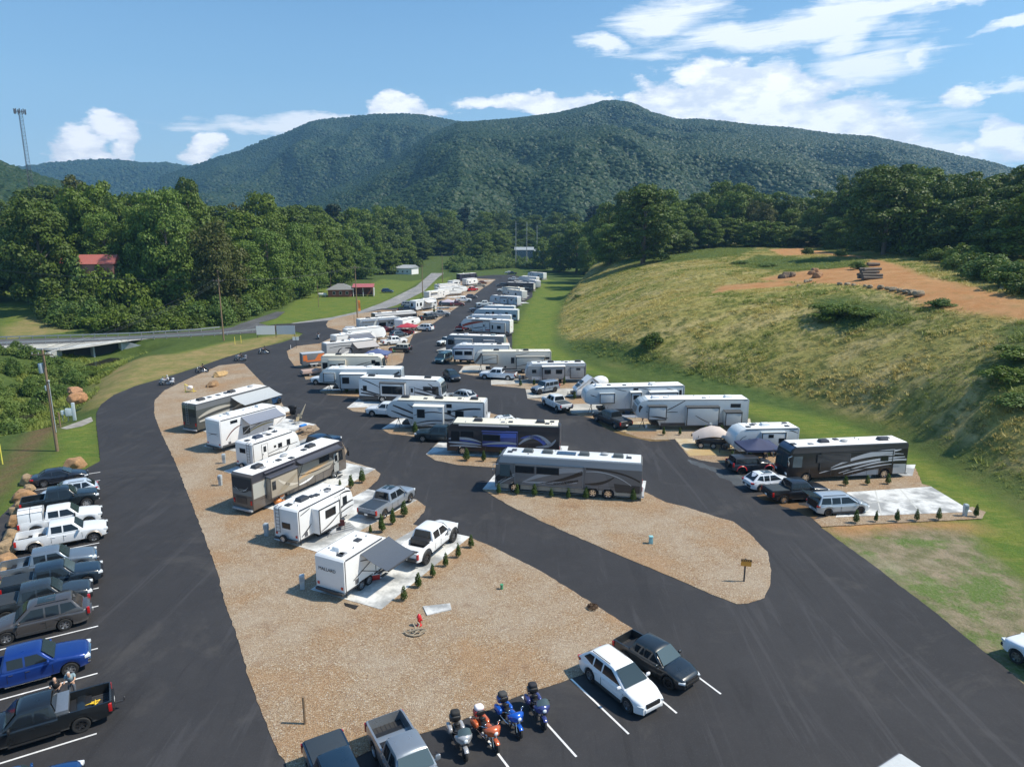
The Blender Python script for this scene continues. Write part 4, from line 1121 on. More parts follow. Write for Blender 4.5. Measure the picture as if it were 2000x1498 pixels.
def tree(kind, x, y, z, hh, ww, label, group, name=None):
    tr,cr,h,w=PROTO[kind]
    root=empty(name or {'p':'conifer_tree'}.get(kind[0],'broadleaf_tree'),(x,y,z-.2),rnd.uniform(0,6.28),label,'tree',group)
    sz=hh/h; sx=(ww/w) if ww else sz*rnd.uniform(.85,1.15)
    root.scale=(sx,sx,sz)
    link('trunk',tr,root); link('crown',cr,root)
    return root
def tree_px(kind, px, top, D, ww, label, group):
    x,y,zt=at_depth(px,top,D); z=H1(x,y); hh=max(4,zt-z)
    return tree(kind,x,y,z,hh,ww,label,group)
def interp(tab,x):
    for (a,ya),(b,yb) in zip(tab,tab[1:]):
        if a<=x<=b: return ya+(yb-ya)*(x-a)/(b-a)
    return tab[0][1] if x<tab[0][0] else tab[-1][1]
SKY=[(-200,400),(0,398),(40,372),(90,352),(130,340),(190,340),(215,368),(250,352),(275,378),(330,365),(365,342),(395,360),(420,392),(470,385),(500,366),(525,390),(560,396),(620,388),(680,402),(740,394),(800,408),(860,402),(900,398),(950,410),(1020,415),(1100,412),(1170,398),(1215,372),(1262,360),(1310,368),(1340,392),(1400,358),(1440,352),(1480,362),(1520,382),(1580,384),(1620,368),(1660,342),(1700,330),(1740,316),(1800,318),(1840,330),(1870,344),(1905,326),(1950,345),(1985,330),(2030,310),(2300,300)]
GB='trees of the wood beyond the road'; GR='trees of the wood behind the grassy hill'
def row(x0,x1,step,D,dt,kinds,ww,group,jit=6,labels=None,Dj=10,place=''):
    x=x0
    while x<x1:
        px=x+rnd.uniform(-step*.3,step*.3); k=rnd.choice(kinds); d=D(px) if callable(D) else D
        d+=rnd.uniform(-Dj,Dj); kk=''.join(c for c in k if not c.isdigit())
        tree_px(k,px,interp(SKY,px)+dt+rnd.uniform(-jit,jit),d,ww*rnd.uniform(.85,1.2),TL[kk]+' '+place,group)
        x+=step
# left wood: back, middle, front rows
row(-180,560,46,300,6,['dark0','dark1','mid0','mid1','olive0'],19,GB,9,place='in the back rows of the left wood')
row(-150,600,48,262,32,['dark0','mid0','mid1','dark1','bright0'],17.5,GB,13,place='in the middle rows of the left wood')
row(-120,560,46,228,68,['dark0','mid0','mid2','mid1','bright0','olive0'],15.5,GB,18,place='at the front of the left wood')
tree_px('bright0',312,366,212,18,'tall bright yellow-green tree towering over the shrubs beside the power pole','trees of the wood beyond the road')
tree_px('bright0',268,400,214,12,'narrow yellow-green tree leaning on the tall bright one',GB)
tree_px('olive0',415,428,205,17,'olive-brown tinted tree with a broad crown right of the bright tree',GB)
tree_px('dark0',60,385,205,20,'huge dark tree at the far left edge behind the dead snag',GB)
tree_px('mid1',150,360,225,20,'large round green tree above the red-roofed house',GB)
tree_px('dark1',365,345,290,14,'dark tree poking above the skyline right of the bright tree',GB)
# centre wood
def DL(px): return interp([(-200,205),(300,215),(500,235),(560,262),(620,305),(700,372),(760,440),(850,520),(900,560),(1200,540)],px)
row(540,1180,34,lambda p:DL(p)+85,4,['dark0','mid0','mid1','dark1','pine0'],24,'trees closing the valley floor',6,place='on the skyline at the end of the valley')
row(560,1190,36,lambda p:DL(p)+48,28,['dark0','mid0','dark1','mid2'],21,'trees closing the valley floor',8,place='in the second row across the valley')
row(520,900,34,lambda p:DL(p)+22,52,['mid0','dark0','mid2','bright0'],18,'trees closing the valley floor',10,place='behind the brick house and the road')
row(540,800,32,lambda p:DL(p)+4,80,['mid2','bright0','mid0'],15,'trees closing the valley floor',9,place='just behind the brick house lawn')
row(880,1190,30,lambda p:DL(p)+6,52,['mid0','small0','dark0'],16,'trees closing the valley floor',8,place='beyond the far end of the park')
for q in (('mid1',1128,432,440,24,'light green rounded tree at the left foot of the hill'),('mid0',1168,424,420,24,'tall fresh green tree left of the massive rounded one'),('mid2',1095,458,450,18,'lower green tree near the thin poles'),('mid2',1190,450,370,15,'green tree half in front of the massive rounded one'),('small0',1060,470,470,16,'low young tree right of the grey sheds'),('mid2',940,455,500,18,'green tree left of the thin poles'),('mid0',975,450,520,20,'round green tree just left of the grey metal shed'),('small0',900,478,500,14,'low young tree by the far road end'),('bright0',1148,462,400,14,'pale green tree at the hill corner')):
    tree_px(q[0],q[1],q[2],q[3],q[4],q[5],'trees closing the valley floor')
# right wood
def DR(px): return interp([(1150,330),(1300,300),(1400,330),(1600,300),(1750,235),(1900,190),(2050,165)],px)
row(1180,2080,40,lambda p:DR(p)+35,2,['dark0','mid0','mid1','dark1'],19,GR,6,place='on the skyline of the right wood')
row(1190,2080,40,DR,26,['dark0','dark1','mid0','mid2','olive0'],14,GR,9,Dj=7,place='in the middle of the right wood')
row(1200,2080,44,lambda p:DR(p)-16,62,['dark0','mid2','mid0','bright0','small0'],14.5,GR,12,Dj=5,place='along the front edge of the right wood')
tree_px('dark1',1262,361,262,23,'massive rounded dark tree standing left of the right wood',GR)
tree_px('dark0',1745,318,205,22,'biggest dark tree crown of the right wood',GR)
# ------------------------------------------------------------------ bushes
def bush_mesh(h,w,seed,mat,n,size):
    r=random.Random(seed); cl=[]
    for i in range(16):
        a=r.random()*6.28; rr=w*.38*r.random()**.6; cr=w*(.12+.1*r.random()); cl.append((math.cos(a)*rr,math.sin(a)*rr,h*(.08+.62*r.random()*(1-1.1*rr/w)),cr,cr*1.15))
    return leaf_cloud('foliage',cl,n,size,mat,seed,.3)
BM={k:bush_mesh(*v) for k,v in {'b0':(5,6,21,LM['bush'],2200,.42),'b1':(5,6,22,LM['mid'],2200,.42),'b2':(5,6,23,LM['dark'],2200,.42),'f0':(4,6,24,LM['fresh'],2200,.4)}.items()}
STEM=MB(); STEM.tube([(0,0,-.5),(.1,0,1.5)],[.12,.06],6); STEMm=STEM.mesh('stem',BARK)
def bush(k,x,y,z,hh,ww,label,group,cat='bush',name='bush'):
    root=empty(name,(x,y,z-.12*hh),rnd.uniform(0,6.28),label,cat,group); root.scale=(ww/6,ww/6,hh*1.15/5)
    link('foliage',BM[k],root); link('stem',STEMm,root); return root
def bush_row(pts,n,D0,rows,hh,ww,kinds,label,group,dD=6):
    for r_ in range(rows):
        for i in range(n):
            t=(i+.5)/n; 
            px=interp([(j/(len(pts)-1),p[0]) for j,p in enumerate(pts)],t); py=interp([(j/(len(pts)-1),p[1]) for j,p in enumerate(pts)],t)
            x,y,z=Gh(px,py); d=math.hypot(x,y); k=1+(r_*dD+rnd.uniform(-1.5,1.5))/d
            x*=k;y*=k; x+=rnd.uniform(-1.2,1.2)
            h_=hh*(1+.22*r_)*rnd.uniform(.75,1.2)
            bush(rnd.choice(kinds),x,y,H1(x,y),h_,ww*rnd.uniform(.85,1.25),label,group)
bush_row([(78,608),(120,634),(200,648),(330,646),(440,632),(500,610),(560,588),(596,574)],17,0,3,6.5,9,['b0','b1','b2'],'dense green roadside shrub of the thicket behind the bridge','shrubs of the roadside thicket')
bush_row([(100,590),(250,600),(420,590),(560,560)],11,0,2,11,12,['b1','b2','b0'],'tall shrub at the back of the roadside thicket','shrubs of the roadside thicket',8)
bush_row([(600,560),(680,545),(760,530),(830,520)],9,0,2,7,8,['b0','b2','b1'],'shrub behind the brick house and white building','shrubs behind the brick house')
bush_row([(880,533),(930,527),(985,523),(1040,522),(1100,522),(1160,520)],15,0,4,6,11,['f0','b0','f0','f0'],'bright green bush at the far end of the park','bushes at the far end of the park',12)
bush_row([(1085,520),(1140,508),(1200,497)],6,0,3,9,13,['b0','b1','f0'],'large leafy bush between the park end and the hill','bushes left of the hill',12)
bush_row([(1200,490),(1300,484),(1400,478),(1500,474),(1600,478),(1700,488),(1790,500),(1850,515),(1930,545),(2020,575)],24,0,2,4.2,7,['b0','b1','f0','b2'],'bush along the foot of the right wood','bushes edging the hilltop',7)
for (px,py,h,w,k,lb) in ((1622,612,2.2,7,'b1','dark green bush clump high on the slope'),(1650,615,2.4,7,'b1','dark green bush at the middle of the slope clump'),(1690,618,1.6,7,'b1','low dark bush at the right of the slope clump'),(1610,625,1.6,5,'b1','small dark bush at the lower left of the slope clump'),
   (1280,672,3.2,4.5,'b2','dark round bush low on the slope above the fifth wheels'),(1262,672,1.6,4,'b0','small bush left of the dark round bush'),(1130,580,1.1,3.5,'b2','small dark mound of weeds on the pale hillside'),(1575,497,3.5,5,'b2','dark bush on the red dirt of the hilltop'),(1640,500,2.5,5,'b0','green bush beside the hilltop dirt track'),(1676,525,2,4.5,'b0','bush left of the log pile'),(1835,598,1.4,5,'b0','low green bush at the right end of the rock row'),(1925,545,4,8,'b0','broad mound of weeds right of the dirt track'),(1985,560,3.5,8,'b1','bush at the right edge beside the dirt track'),
   (1450,515,1.6,7,'f0','grassy green bush on the crest left of the dirt'),(1500,520,1.5,6,'f0','green weeds clump on the crest'),(1960,740,2,5,'b1','dark bush at the right edge on the slope'),(1990,700,2,6,'b1','dark bush above another at the right edge of the slope'),(1985,790,1.4,5,'b0','low bush at the right edge near the slope foot')):
    x,y,z=Gh(px,py); bush(k,x,y,z,h,w,lb,'shrubs dotted over the hill')
# creek bank growth
for i in range(64):
    px=rnd.uniform(-60,150); 
    lo=interp([(-60,690),(0,692),(60,700),(110,708),(150,722)],px); hi=interp([(-60,900),(0,880),(30,850),(60,835),(90,800),(130,760),(150,745)],px)
    if hi<=lo: continue
    py=rnd.uniform(lo,hi); x,y=G(px,py,-1.8); z=H1(x,y); bush(rnd.choice(['b0','f0','f0','b0']),x,y,z-.2,rnd.uniform(1.6,4.2),rnd.uniform(2.8,5),'weedy bush on the bank of the creek','bushes along the creek')
# dead snag
def snag(px,py,D=None):
    x,y,z=Gh(px,py); root=empty('dead_tree',(x,y,z),0,'bare dead tree with pale forked limbs in front of the red-roofed house','tree')
    m=MB(); W_=flat((.3,.27,.2),.9,nz=.3)
    m.tube([(0,0,-1),(0.2,0,7),(.5,0,13)],[.5,.4,.3],8); m.build('trunk',W_,root,smooth=50)
    for q in ([(.4,0,12),(1.2,.3,17),(1.4,.2,22)],[(.3,0,10),(-4,.2,15),(-7,.4,22),(-8.5,.5,24)],[(.2,0,8),(-3,0,10.5),(-8,.3,14)],[(.5,0,13),(.8,.2,17.5)],[(.4,0,11),(3.4,.3,15)]):
        m=MB(); m.tube(q,[.24,.15,.08,.03][:len(q)],6); m.build('limb',W_,root,smooth=50)
snag(105,590)
# arborvitae
def thuja(h,w,seed):
    r=random.Random(seed); cl=[]
    for i in range(9):
        t=(i+.5)/9; cl.append((r.uniform(-.03,.03),r.uniform(-.03,.03),h*(.1+.84*t),w*.5*(1-.72*t**1.6)*(.75 if i==0 else 1),h*.1))
    return leaf_cloud('foliage',cl,1100,.085,LM['thuja'],seed,.1)
TH=[thuja(1.3,.62,31),thuja(1.3,.54,32),thuja(1.25,.7,33),thuja(1.2,.5,34)]
_sm=MB(); _sm.cyl((0,0,-.05),(0,0,.4),.035,n=6); _smm=_sm.mesh('stem',BARK)
SOIL=MB(); SOIL.lathe([(0.001,.05),(.22,.045),(.34,.0)],'z',14); SOILm=SOIL.mesh('mulch_ring',flat((.12,.08,.05),.95,nz=.4))
def shrub(px,py,h,label,group):
    x,y=G(px,py,.03); root=empty('arborvitae_shrub',(x,y,.03),rnd.uniform(0,6),label,'shrub',group); s=h/1.3; root.scale=(s*rnd.uniform(.8,1.1),s*rnd.uniform(.8,1.1),s*rnd.uniform(.92,1.06))
    link('foliage',rnd.choice(TH),root); link('stem',_smm,root); return root
SH=[('beside the pad with the small box camper',[(789,1172.7,1.25),(817,1146.7,1.25),(845,1127,1.2),(870.5,1106,1.2),(895,1088.7,1.2),(920,1069,1.2)]),
('between the two nearest left pads',[(723.5,1040.5,.9),(746,1039,1.75),(767.5,1023.7,1.6),(789.5,1008.4,1.6)]),
('beside the brown motorhome pad',[(664,948,.7),(685.7,953,1.5),(707.5,943,1.7)]),
('along the silver coach pad',[(973.8,964,1.15),(1009.7,966,1.2),(1043.5,968.7,1.2),(1076.4,971,1.0),(1110,972.8,1.2),(1144.8,973.7,1.3),(1236.6,978.6,1.3)]),
('in front of the blue striped motorhome',[(944.5,901,1.5),(977.8,903,1.6),(911.5,899.5,1.5)]),
('beside the grey pickup by the white fifth wheel',[(811,847,1.6)]),('beside the truck pad of the grey fifth wheel',[(677.5,767.5,1.5),(697,768,1.3)]),
('along the pad of the long white toy hauler',[(1296,850,1.1),(1327.6,849.6,1.1),(1377,846,1.1),(1408.6,845.6,1.2)]),
('by the curbside of the white caravan pad',[(1429.7,896,1.1),(1464.5,894.7,1.0),(1499.5,892.5,1.0)]),
('between the black motorhome and the empty pad',[(1651,948,1.1),(1693.5,946.6,1.1),(1734,945,1.1)]),
('along the empty concrete pad',[(1671.3,1021.4,1.2),(1710.5,1018.7,1.1),(1751.5,1018,1.2),(1790,1016.8,1.1),(1832.5,1015,1.2),(1906,1009,1.4)]),
('by the pad of the grey caravan',[(1016.6,754,1.1),(1043,753,1.3),(1101.6,752,1.4),(1122,780,1.3)]),
('beside the white fifth wheel with the dark slide',[(888.4,707.9,1.2),(900,708,1.1),(914,710,1.3),(935.6,710,1.2),(954.8,710,1.1)]),
('at the second pad row near the black pickup',[(848,610.5,1.5),(859.5,610,1.4)])]
for place,l in SH:
    ords=['first','second','third','fourth','fifth','sixth','seventh']
    for i,(px,py,h) in enumerate(l):
        shrub(px,py,h,('small conical evergreen shrub '+place) if len(l)==1 else ords[i]+' conical evergreen shrub from the left '+place,'small evergreens along the pads')
# ------------------------------------------------------------------ tall grass on the hill
def tuft(seed,col,n=14,h=.34,sp=.42):
    r=random.Random(seed); m=MB()
    for i in range(n):
        a=r.random()*6.28; x,y=r.uniform(-sp,sp),r.uniform(-sp,sp); l=h*r.uniform(.6,1.2); ox,oy=math.cos(a)*l*1.1,math.sin(a)*l*1.1; w=.045
        m.add([(x-math.sin(a)*w,y+math.cos(a)*w,0),(x+math.sin(a)*w,y-math.cos(a)*w,0),(x+ox,y+oy,l)],[(0,1,2)])
    return m.mesh('tuft',col)
GD=leafmat('dry_grass',(.36,.3,.08),(.48,.39,.13),(.27,.25,.055)); GG=leafmat('green_grass',(.14,.18,.03),(.2,.24,.045),(.22,.24,.05))
def scatter(n,x0,x1,y0,y1,wfun):
    x=nr.uniform(x0,x1,n*3); y=y0+(y1-y0)*nr.uniform(0,1,n*3)**1.6; w=wfun(x,y); k=nr.uniform(0,1,n*3)<w; x=x[k][:n];y=y[k][:n]
    return np.stack([x,y,hgt(x,y)-.06],-1)
def hillw(x,y):
    d,s=segdist(x,y,TOE); d=np.where(s<0,d,-1)
    from_poly=np.zeros(x.shape)
    for p in dirtp: from_poly=np.maximum(from_poly,insoft(x,y,p,1.0))
    return sstep(3,6,d)*(1-from_poly)*(y<330)
P1=scatter(95000,8,175,40,330,hillw); s1=nr.uniform(.3,.7,len(P1))*(1+.9*(fbm(P1[:,0]/6,P1[:,1]/6,3,4)>.5))
gn=fbm(P1[:,0]/9,P1[:,1]/9,3,14)+nr.uniform(-.12,.12,len(P1)); gg=gn>.47
gp_=np.zeros(len(P1))
for p in greenp: gp_=np.maximum(gp_,insoft(P1[:,0],P1[:,1],p,2))
gg|=gp_>.5
gn_inst('dry_grass',P1[~gg],s1[~gg],[src('tuft',tuft(i,GD)) for i in (1,2,3)],'pale dry uncut grass covering the hillside')
gn_inst('green_weeds',P1[gg],s1[gg],[src('tuft',tuft(i,GG,16,.4,.45)) for i in (4,5,6)],'darker green weeds growing in patches on the hillside')
def banksw(x,y):
    dc,_=segdist(x,y,CREEK); return (dc<9)*(1-sstep(146,150,y))*(dc>1.6)*(vnoise(x/3,y/3,5)>.35)
for i in range(14):
    px=rnd.uniform(128,232); x,y=G(px,rnd.uniform(700,722)+(235-px)*.12,-1.5); bush(rnd.choice(['b0','f0','b1']),x,y,H1(x,y)-.2,rnd.uniform(1.0,2.0),rnd.uniform(2,3.6),'scrubby bush in front of the culvert mouth','bushes along the creek')
P2=scatter(7000,-110,-30,40,150,banksw)
gn_inst('creek_weeds',P2,nr.uniform(.8,1.8,len(P2)),[src('tuft',tuft(i,GG,16,.45,.4)) for i in (7,8)],'rank green weeds on the creek banks')
# creek water
WAT,nt,b=_mat('creek_water'); b.inputs['Base Color'].default_value=(.03,.03,.02,1); b.inputs['Roughness'].default_value=.12; bump(nt,b,noise(nt,3,3),.3,.05)
c=CREEK; A=[];B=[]
for i,p in enumerate(c):
    q0=Vector(c[max(0,i-1)]);q1=Vector(c[min(len(c)-1,i+1)]); d=(q1-q0).normalized(); n_=Vector((-d.y,d.x))*1.6; A.append((p[0]+n_.x,p[1]+n_.y,-2.92)); B.append((p[0]-n_.x,p[1]-n_.y,-2.92))
m=MB(); m.strip(A,B); tag(m.build('creek_water',WAT),kind='structure')
# ------------------------------------------------------------------ mountains
CRN=[]
for i in range(4):
    bm=bmesh.new(); bmesh.ops.create_icosphere(bm,subdivisions=2,radius=1)
    r=random.Random(90+i)
    for v in bm.verts:
        v.co*=r.uniform(.78,1.15); v.co.z=v.co.z*.8+.25
    me=bpy.data.meshes.new('canopy'); bm.to_mesh(me); bm.free(); CRN.append(me)
FM=leafmat('mountain_canopy',(.02,.046,.013),(.034,.068,.018),(.04,.07,.02),1.0); FM2=leafmat('mountain_canopy_dark',(.014,.035,.011),(.024,.054,.015),(.03,.058,.018),1.0)
CRS=[]
for i,me in enumerate(CRN): me.materials.append(FM if i%2 else FM2); CRS.append(src('canopy',me))
def mountain(name,sky,Dc,D0,depthback,seed,cr,dens,spur=.2,step=26,base=6):
    """sky: skyline (px,py); Dc(px): distance of the crest; D0(px): distance where the slope starts"""
    pxs=np.array([p[0] for p in sky],float); pys=np.array([p[1] for p in sky],float)
    us=np.linspace(pxs[0],pxs[-1],int((pxs[-1]-pxs[0])/6)); 
    ts=np.concatenate([np.linspace(0,1,70),np.linspace(1.02,1.02+depthback,8)])
    UU,TT=np.meshgrid(us,ts)
    dc=np.vectorize(Dc)(us); d0=np.vectorize(D0)(us); py=np.interp(us,pxs,pys)
    elev=(-_s-(py-749)/FPX*_c)/(_c-(py-749)/FPX*_s)
    zc=CH+dc*elev-cr*.7
    DD=d0+(dc-d0)*np.minimum(TT,1)+np.maximum(TT-1,0)*dc
    u=(UU-1000)/FPX; X_=DD*u/(_c-(500-749)/FPX*_s); Y_=DD
    n1=fbm(X_/(dc.mean()*.16)+seed,Y_/(dc.mean()*.16),5,seed); n1r=1-np.abs(2*fbm(X_/(dc.mean()*.11)+seed*3,Y_/(dc.mean()*.22),4,seed+5)-1)
    t=np.minimum(TT,1)
    prof=t**1.15
    Z_=base+(zc-base)*prof
    Z_+= (zc-base)*spur*(n1-.48+ .5*(n1r-.75))*np.sin(np.pi*np.clip(t,0,1))**.8*1.6
    Z_=np.minimum(Z_,CH+Y_*elev-cr*.7-(1-t)*dc*.022*(1+n1))
    Z_-= np.maximum(TT-1,0)*dc*.5
    me=gridmesh(name,X_,Y_,Z_,{}); me.materials.append(FMG)
    o=link(name,me); tag(o,kind='structure')
    # canopy points
    n=int(dens); ui=nr.uniform(0,len(us)-1.001,n); ti=nr.uniform(0,1,n)**.8*71; 
    a=ui.astype(int);f=ui-a;bb=ti.astype(int);g=ti-bb
    def bl(M): return (M[bb,a]*(1-f)+M[bb,a+1]*f)*(1-g)+(M[bb+1,a]*(1-f)+M[bb+1,a+1]*f)*g
    P=np.stack([bl(X_),bl(Y_),bl(Z_)],-1)
    sc=cr*nr.uniform(.6,1.25,n)
    gn_inst('forest_canopy',P,sc,[s_.copy() for s_ in CRS],'tree canopy covering the '+name.replace('_',' ')+' slopes')
FMG=leafmat('mountain_floor',(.016,.03,.012),(.03,.05,.016),(.025,.04,.014))
mountain('main_mountain',[(560,420),(650,372),(700,352),(780,305),(850,262),(900,240),(960,236),(1010,232),(1080,222),(1140,208),(1170,198),(1195,197),(1225,202),(1260,220),(1310,234),(1350,233),(1400,238),(1440,244),(1520,250),(1600,262),(1680,268),(1760,285),(1840,303),(1900,315),(1960,332),(2060,350),(2200,372)],lambda p:interp([(560,1500),(1180,1900),(2200,1500)],p),lambda p:620,.3,3,4.6,150000,.5)
mountain('west_mountain',[(330,345),(400,322),(440,308),(480,297),(500,288),(530,275),(570,262),(620,240),(650,233),(700,228),(740,224),(800,223),(840,226),(900,238),(1000,250),(1100,260)],lambda p:2500,lambda p:1250,.3,8,6.2,75000,.45)
mountain('distant_ridge',[(-250,345),(60,326),(130,318),(190,312),(250,312),(300,318),(345,318),(390,326),(440,330),(520,345)],lambda p:3300,lambda p:1900,.3,12,9,20000,.3)
mountain('near_west_hill',[(-400,250),(-120,285),(0,309),(30,318),(60,330),(100,345),(160,365),(230,385)],lambda p:800,lambda p:420,.3,15,5,16000,.3)
# ------------------------------------------------------------------ people
def skin_part(name,chains,mat,parent,sub=1,smooth=True):
    """chains: list of lists of (x,y,z,r); first point of every chain after the first may repeat an existing point to join it"""
    verts=[];edges=[];rad=[];idx={}
    for ch in chains:
        prev=None
        for (x,y,z,r) in ch:
            k=(round(x,4),round(y,4),round(z,4))
            if k not in idx: idx[k]=len(verts); verts.append((x,y,z)); rad.append(r)
            i=idx[k]
            if prev is not None and prev!=i: edges.append((prev,i))
            prev=i
    me=bpy.data.meshes.new(name); me.from_pydata(verts,edges,[]); o=link(name,me,parent)
    sk=o.modifiers.new('skin','SKIN'); 
    for i,r in enumerate(rad):
        v=me.skin_vertices[0].data[i]; rr=r if hasattr(r,'__len__') else (r,r); v.radius=rr; v.use_root=(i==0)
    o.modifiers.new('sub','SUBSURF').levels=sub; o.modifiers['sub'].render_levels=sub; sk.use_smooth_shade=True
    o.data.materials.append(mat)
    # bake so that the part is one plain mesh
    dg=bpy.context.evaluated_depsgraph_get(); dg.update(); ev=o.evaluated_get(dg); nm=bpy.data.meshes.new_from_object(ev); nm.name=name
    o.modifiers.clear(); o.data=nm
    if not nm.materials: nm.materials.append(mat)
    return o
SKIN=flat((.5,.3,.2),.6,nz=.08); HAIRG=flat((.45,.44,.42),.9,nz=.3); HAIRB=flat((.05,.035,.025),.9,nz=.3)
def person(loc, rz, pose, shirt, trouser, label, hair=HAIRG, helmet=None, group=None, parent=None, scale=1.0, cap=None):
    root=empty('person',loc,rz,label,'person',group) 
    root.scale=(scale,)*3
    J=dict(pel=(0,0,.93),chest=(0.02,0,1.25),neck=(0.01,0,1.47),
        hipL=(0,.1,.9),kneeL=(.03,.12,.5),ankL=(0,.13,.09),hipR=(0,-.1,.9),kneeR=(.03,-.12,.5),ankR=(0,-.13,.09),
        shL=(0,.19,1.42),elL=(-.03,.27,1.13),wrL=(.12,.27,.9),shR=(0,-.19,1.42),elR=(-.03,-.27,1.13),wrR=(.12,-.27,.9))
    J.update(pose); g=lambda k,r:(*J[k],r); V=Vector
    nk=V(J['neck']); ch=V(J['chest']); up=(nk-ch).normalized()
    hd=J.get('head',tuple(nk+up*.17))
    def hand(s):
        w=V(J['wr'+s]); e=V(J['el'+s]); d=(w-e).normalized(); sd=V((0,1,0)) if abs(d.y)<.8 else V((1,0,0)); sd=(sd-d*sd.dot(d)).normalized(); nn=d.cross(sd)
        pl=w+d*.07; out=[[(*w,.028),(*pl,(.034,.018))]]
        for i,(o_,l_) in enumerate(((-.03,.065),(-.01,.08),(.01,.076),(.03,.058))):
            b_=pl+sd*o_; m_=b_+d*l_*.6+nn*.012; t_=m_+d*l_*.35+nn*.03; out.append([(*pl,(.034,.018)),(*b_,.0095),(*m_,.009),(*t_,.007)])
        th=w+d*.035; out.append([(*w,.028),(*(th+sd*-.04),.011),(*(th+sd*-.06+d*.035),.009)])
        return out
    chains=[[g('pel',.11),g('chest',.12),g('neck',.055),(*(V(nk)+up*.06),.052)]]
    for s in 'LR':
        chains+=[[g('pel',.11),g('hip'+s,.085),g('knee'+s,.055),g('ank'+s,.038),(J['ank'+s][0]+.13,J['ank'+s][1],J['ank'+s][2]-.05,.035)],
                 [g('chest',.12),g('sh'+s,.06),g('el'+s,.042),g('wr'+s,.028)]]+hand(s)
    body=skin_part('body',chains,SKIN,root)
    h=MB(); h.ell(hd,(.1,.078,.125),14,10,.95); h.ell((hd[0]+.1,hd[1],hd[2]-.01),(.02,.014,.022),6,5); h.ell((hd[0]+.085,hd[1],hd[2]-.06),(.016,.026,.008),6,4)
    for s in (1,-1): h.ell((hd[0],hd[1]+s*.08,hd[2]),(.02,.012,.03),6,5)
    h.build('head',SKIN,root,smooth=80)
    e=MB()
    for s in (1,-1): e.ell((hd[0]+.092,hd[1]+s*.032,hd[2]+.02),(.01,.014,.009),6,4)
    e.build('eyes',BLACK,root)
    if helmet: m=MB(); m.ell((hd[0]-.01,hd[1],hd[2]+.03),(.14,.12,.15),14,10); m.build('helmet',helmet,root,smooth=80)
    else:
        m=MB(); m.ell((hd[0]-.02,hd[1],hd[2]+.04),(.1,.085,.1),12,8); m.build('hair' if not cap else 'cap',cap or hair,root,smooth=80)
    sh=[[ (J['pel'][0],J['pel'][1],J['pel'][2]+.02,(.15,.13)),g('chest',(.17,.135)),(J['neck'][0],J['neck'][1],J['neck'][2]-.03,.09)]]
    for s in 'LR':
        a=V(J['sh'+s]);b_=V(J['el'+s]); m_=a+(b_-a)*.7; sh.append([g('chest',(.17,.135)),(*a,.085),(*m_,.065)])
    skin_part('shirt',sh,shirt,root)
    tr=[[g('pel',(.14,.13)),(J['pel'][0],J['pel'][1],J['pel'][2]-.04,.13)]]
    for s in 'LR':
        tr.append([(J['pel'][0],J['pel'][1],J['pel'][2]-.04,.13),g('hip'+s,.1),g('knee'+s,.072),(*J['ank'+s],.06)])
    skin_part('trousers',tr,trouser,root)
    for s in 'LR':
        m=MB(); a=J['ank'+s]; m.ell((a[0]+.06,a[1],a[2]-.045),(.14,.05,.05),10,6,.8); m.build('shoe',BLACK,root,smooth=60)
    return root
RIDE=dict(pel=(-.35,0,.8),chest=(-.25,0,1.1),neck=(-.2,0,1.33),hipL=(-.32,.12,.78),kneeL=(.1,.27,.75),ankL=(.12,.27,.36),hipR=(-.32,-.12,.78),kneeR=(.1,-.27,.75),ankR=(.12,-.27,.36),
  shL=(-.22,.19,1.28),elL=(-.02,.34,1.08),wrL=(.22,.36,1.1),shR=(-.22,-.19,1.28),elR=(-.02,-.34,1.08),wrR=(.22,-.36,1.1))
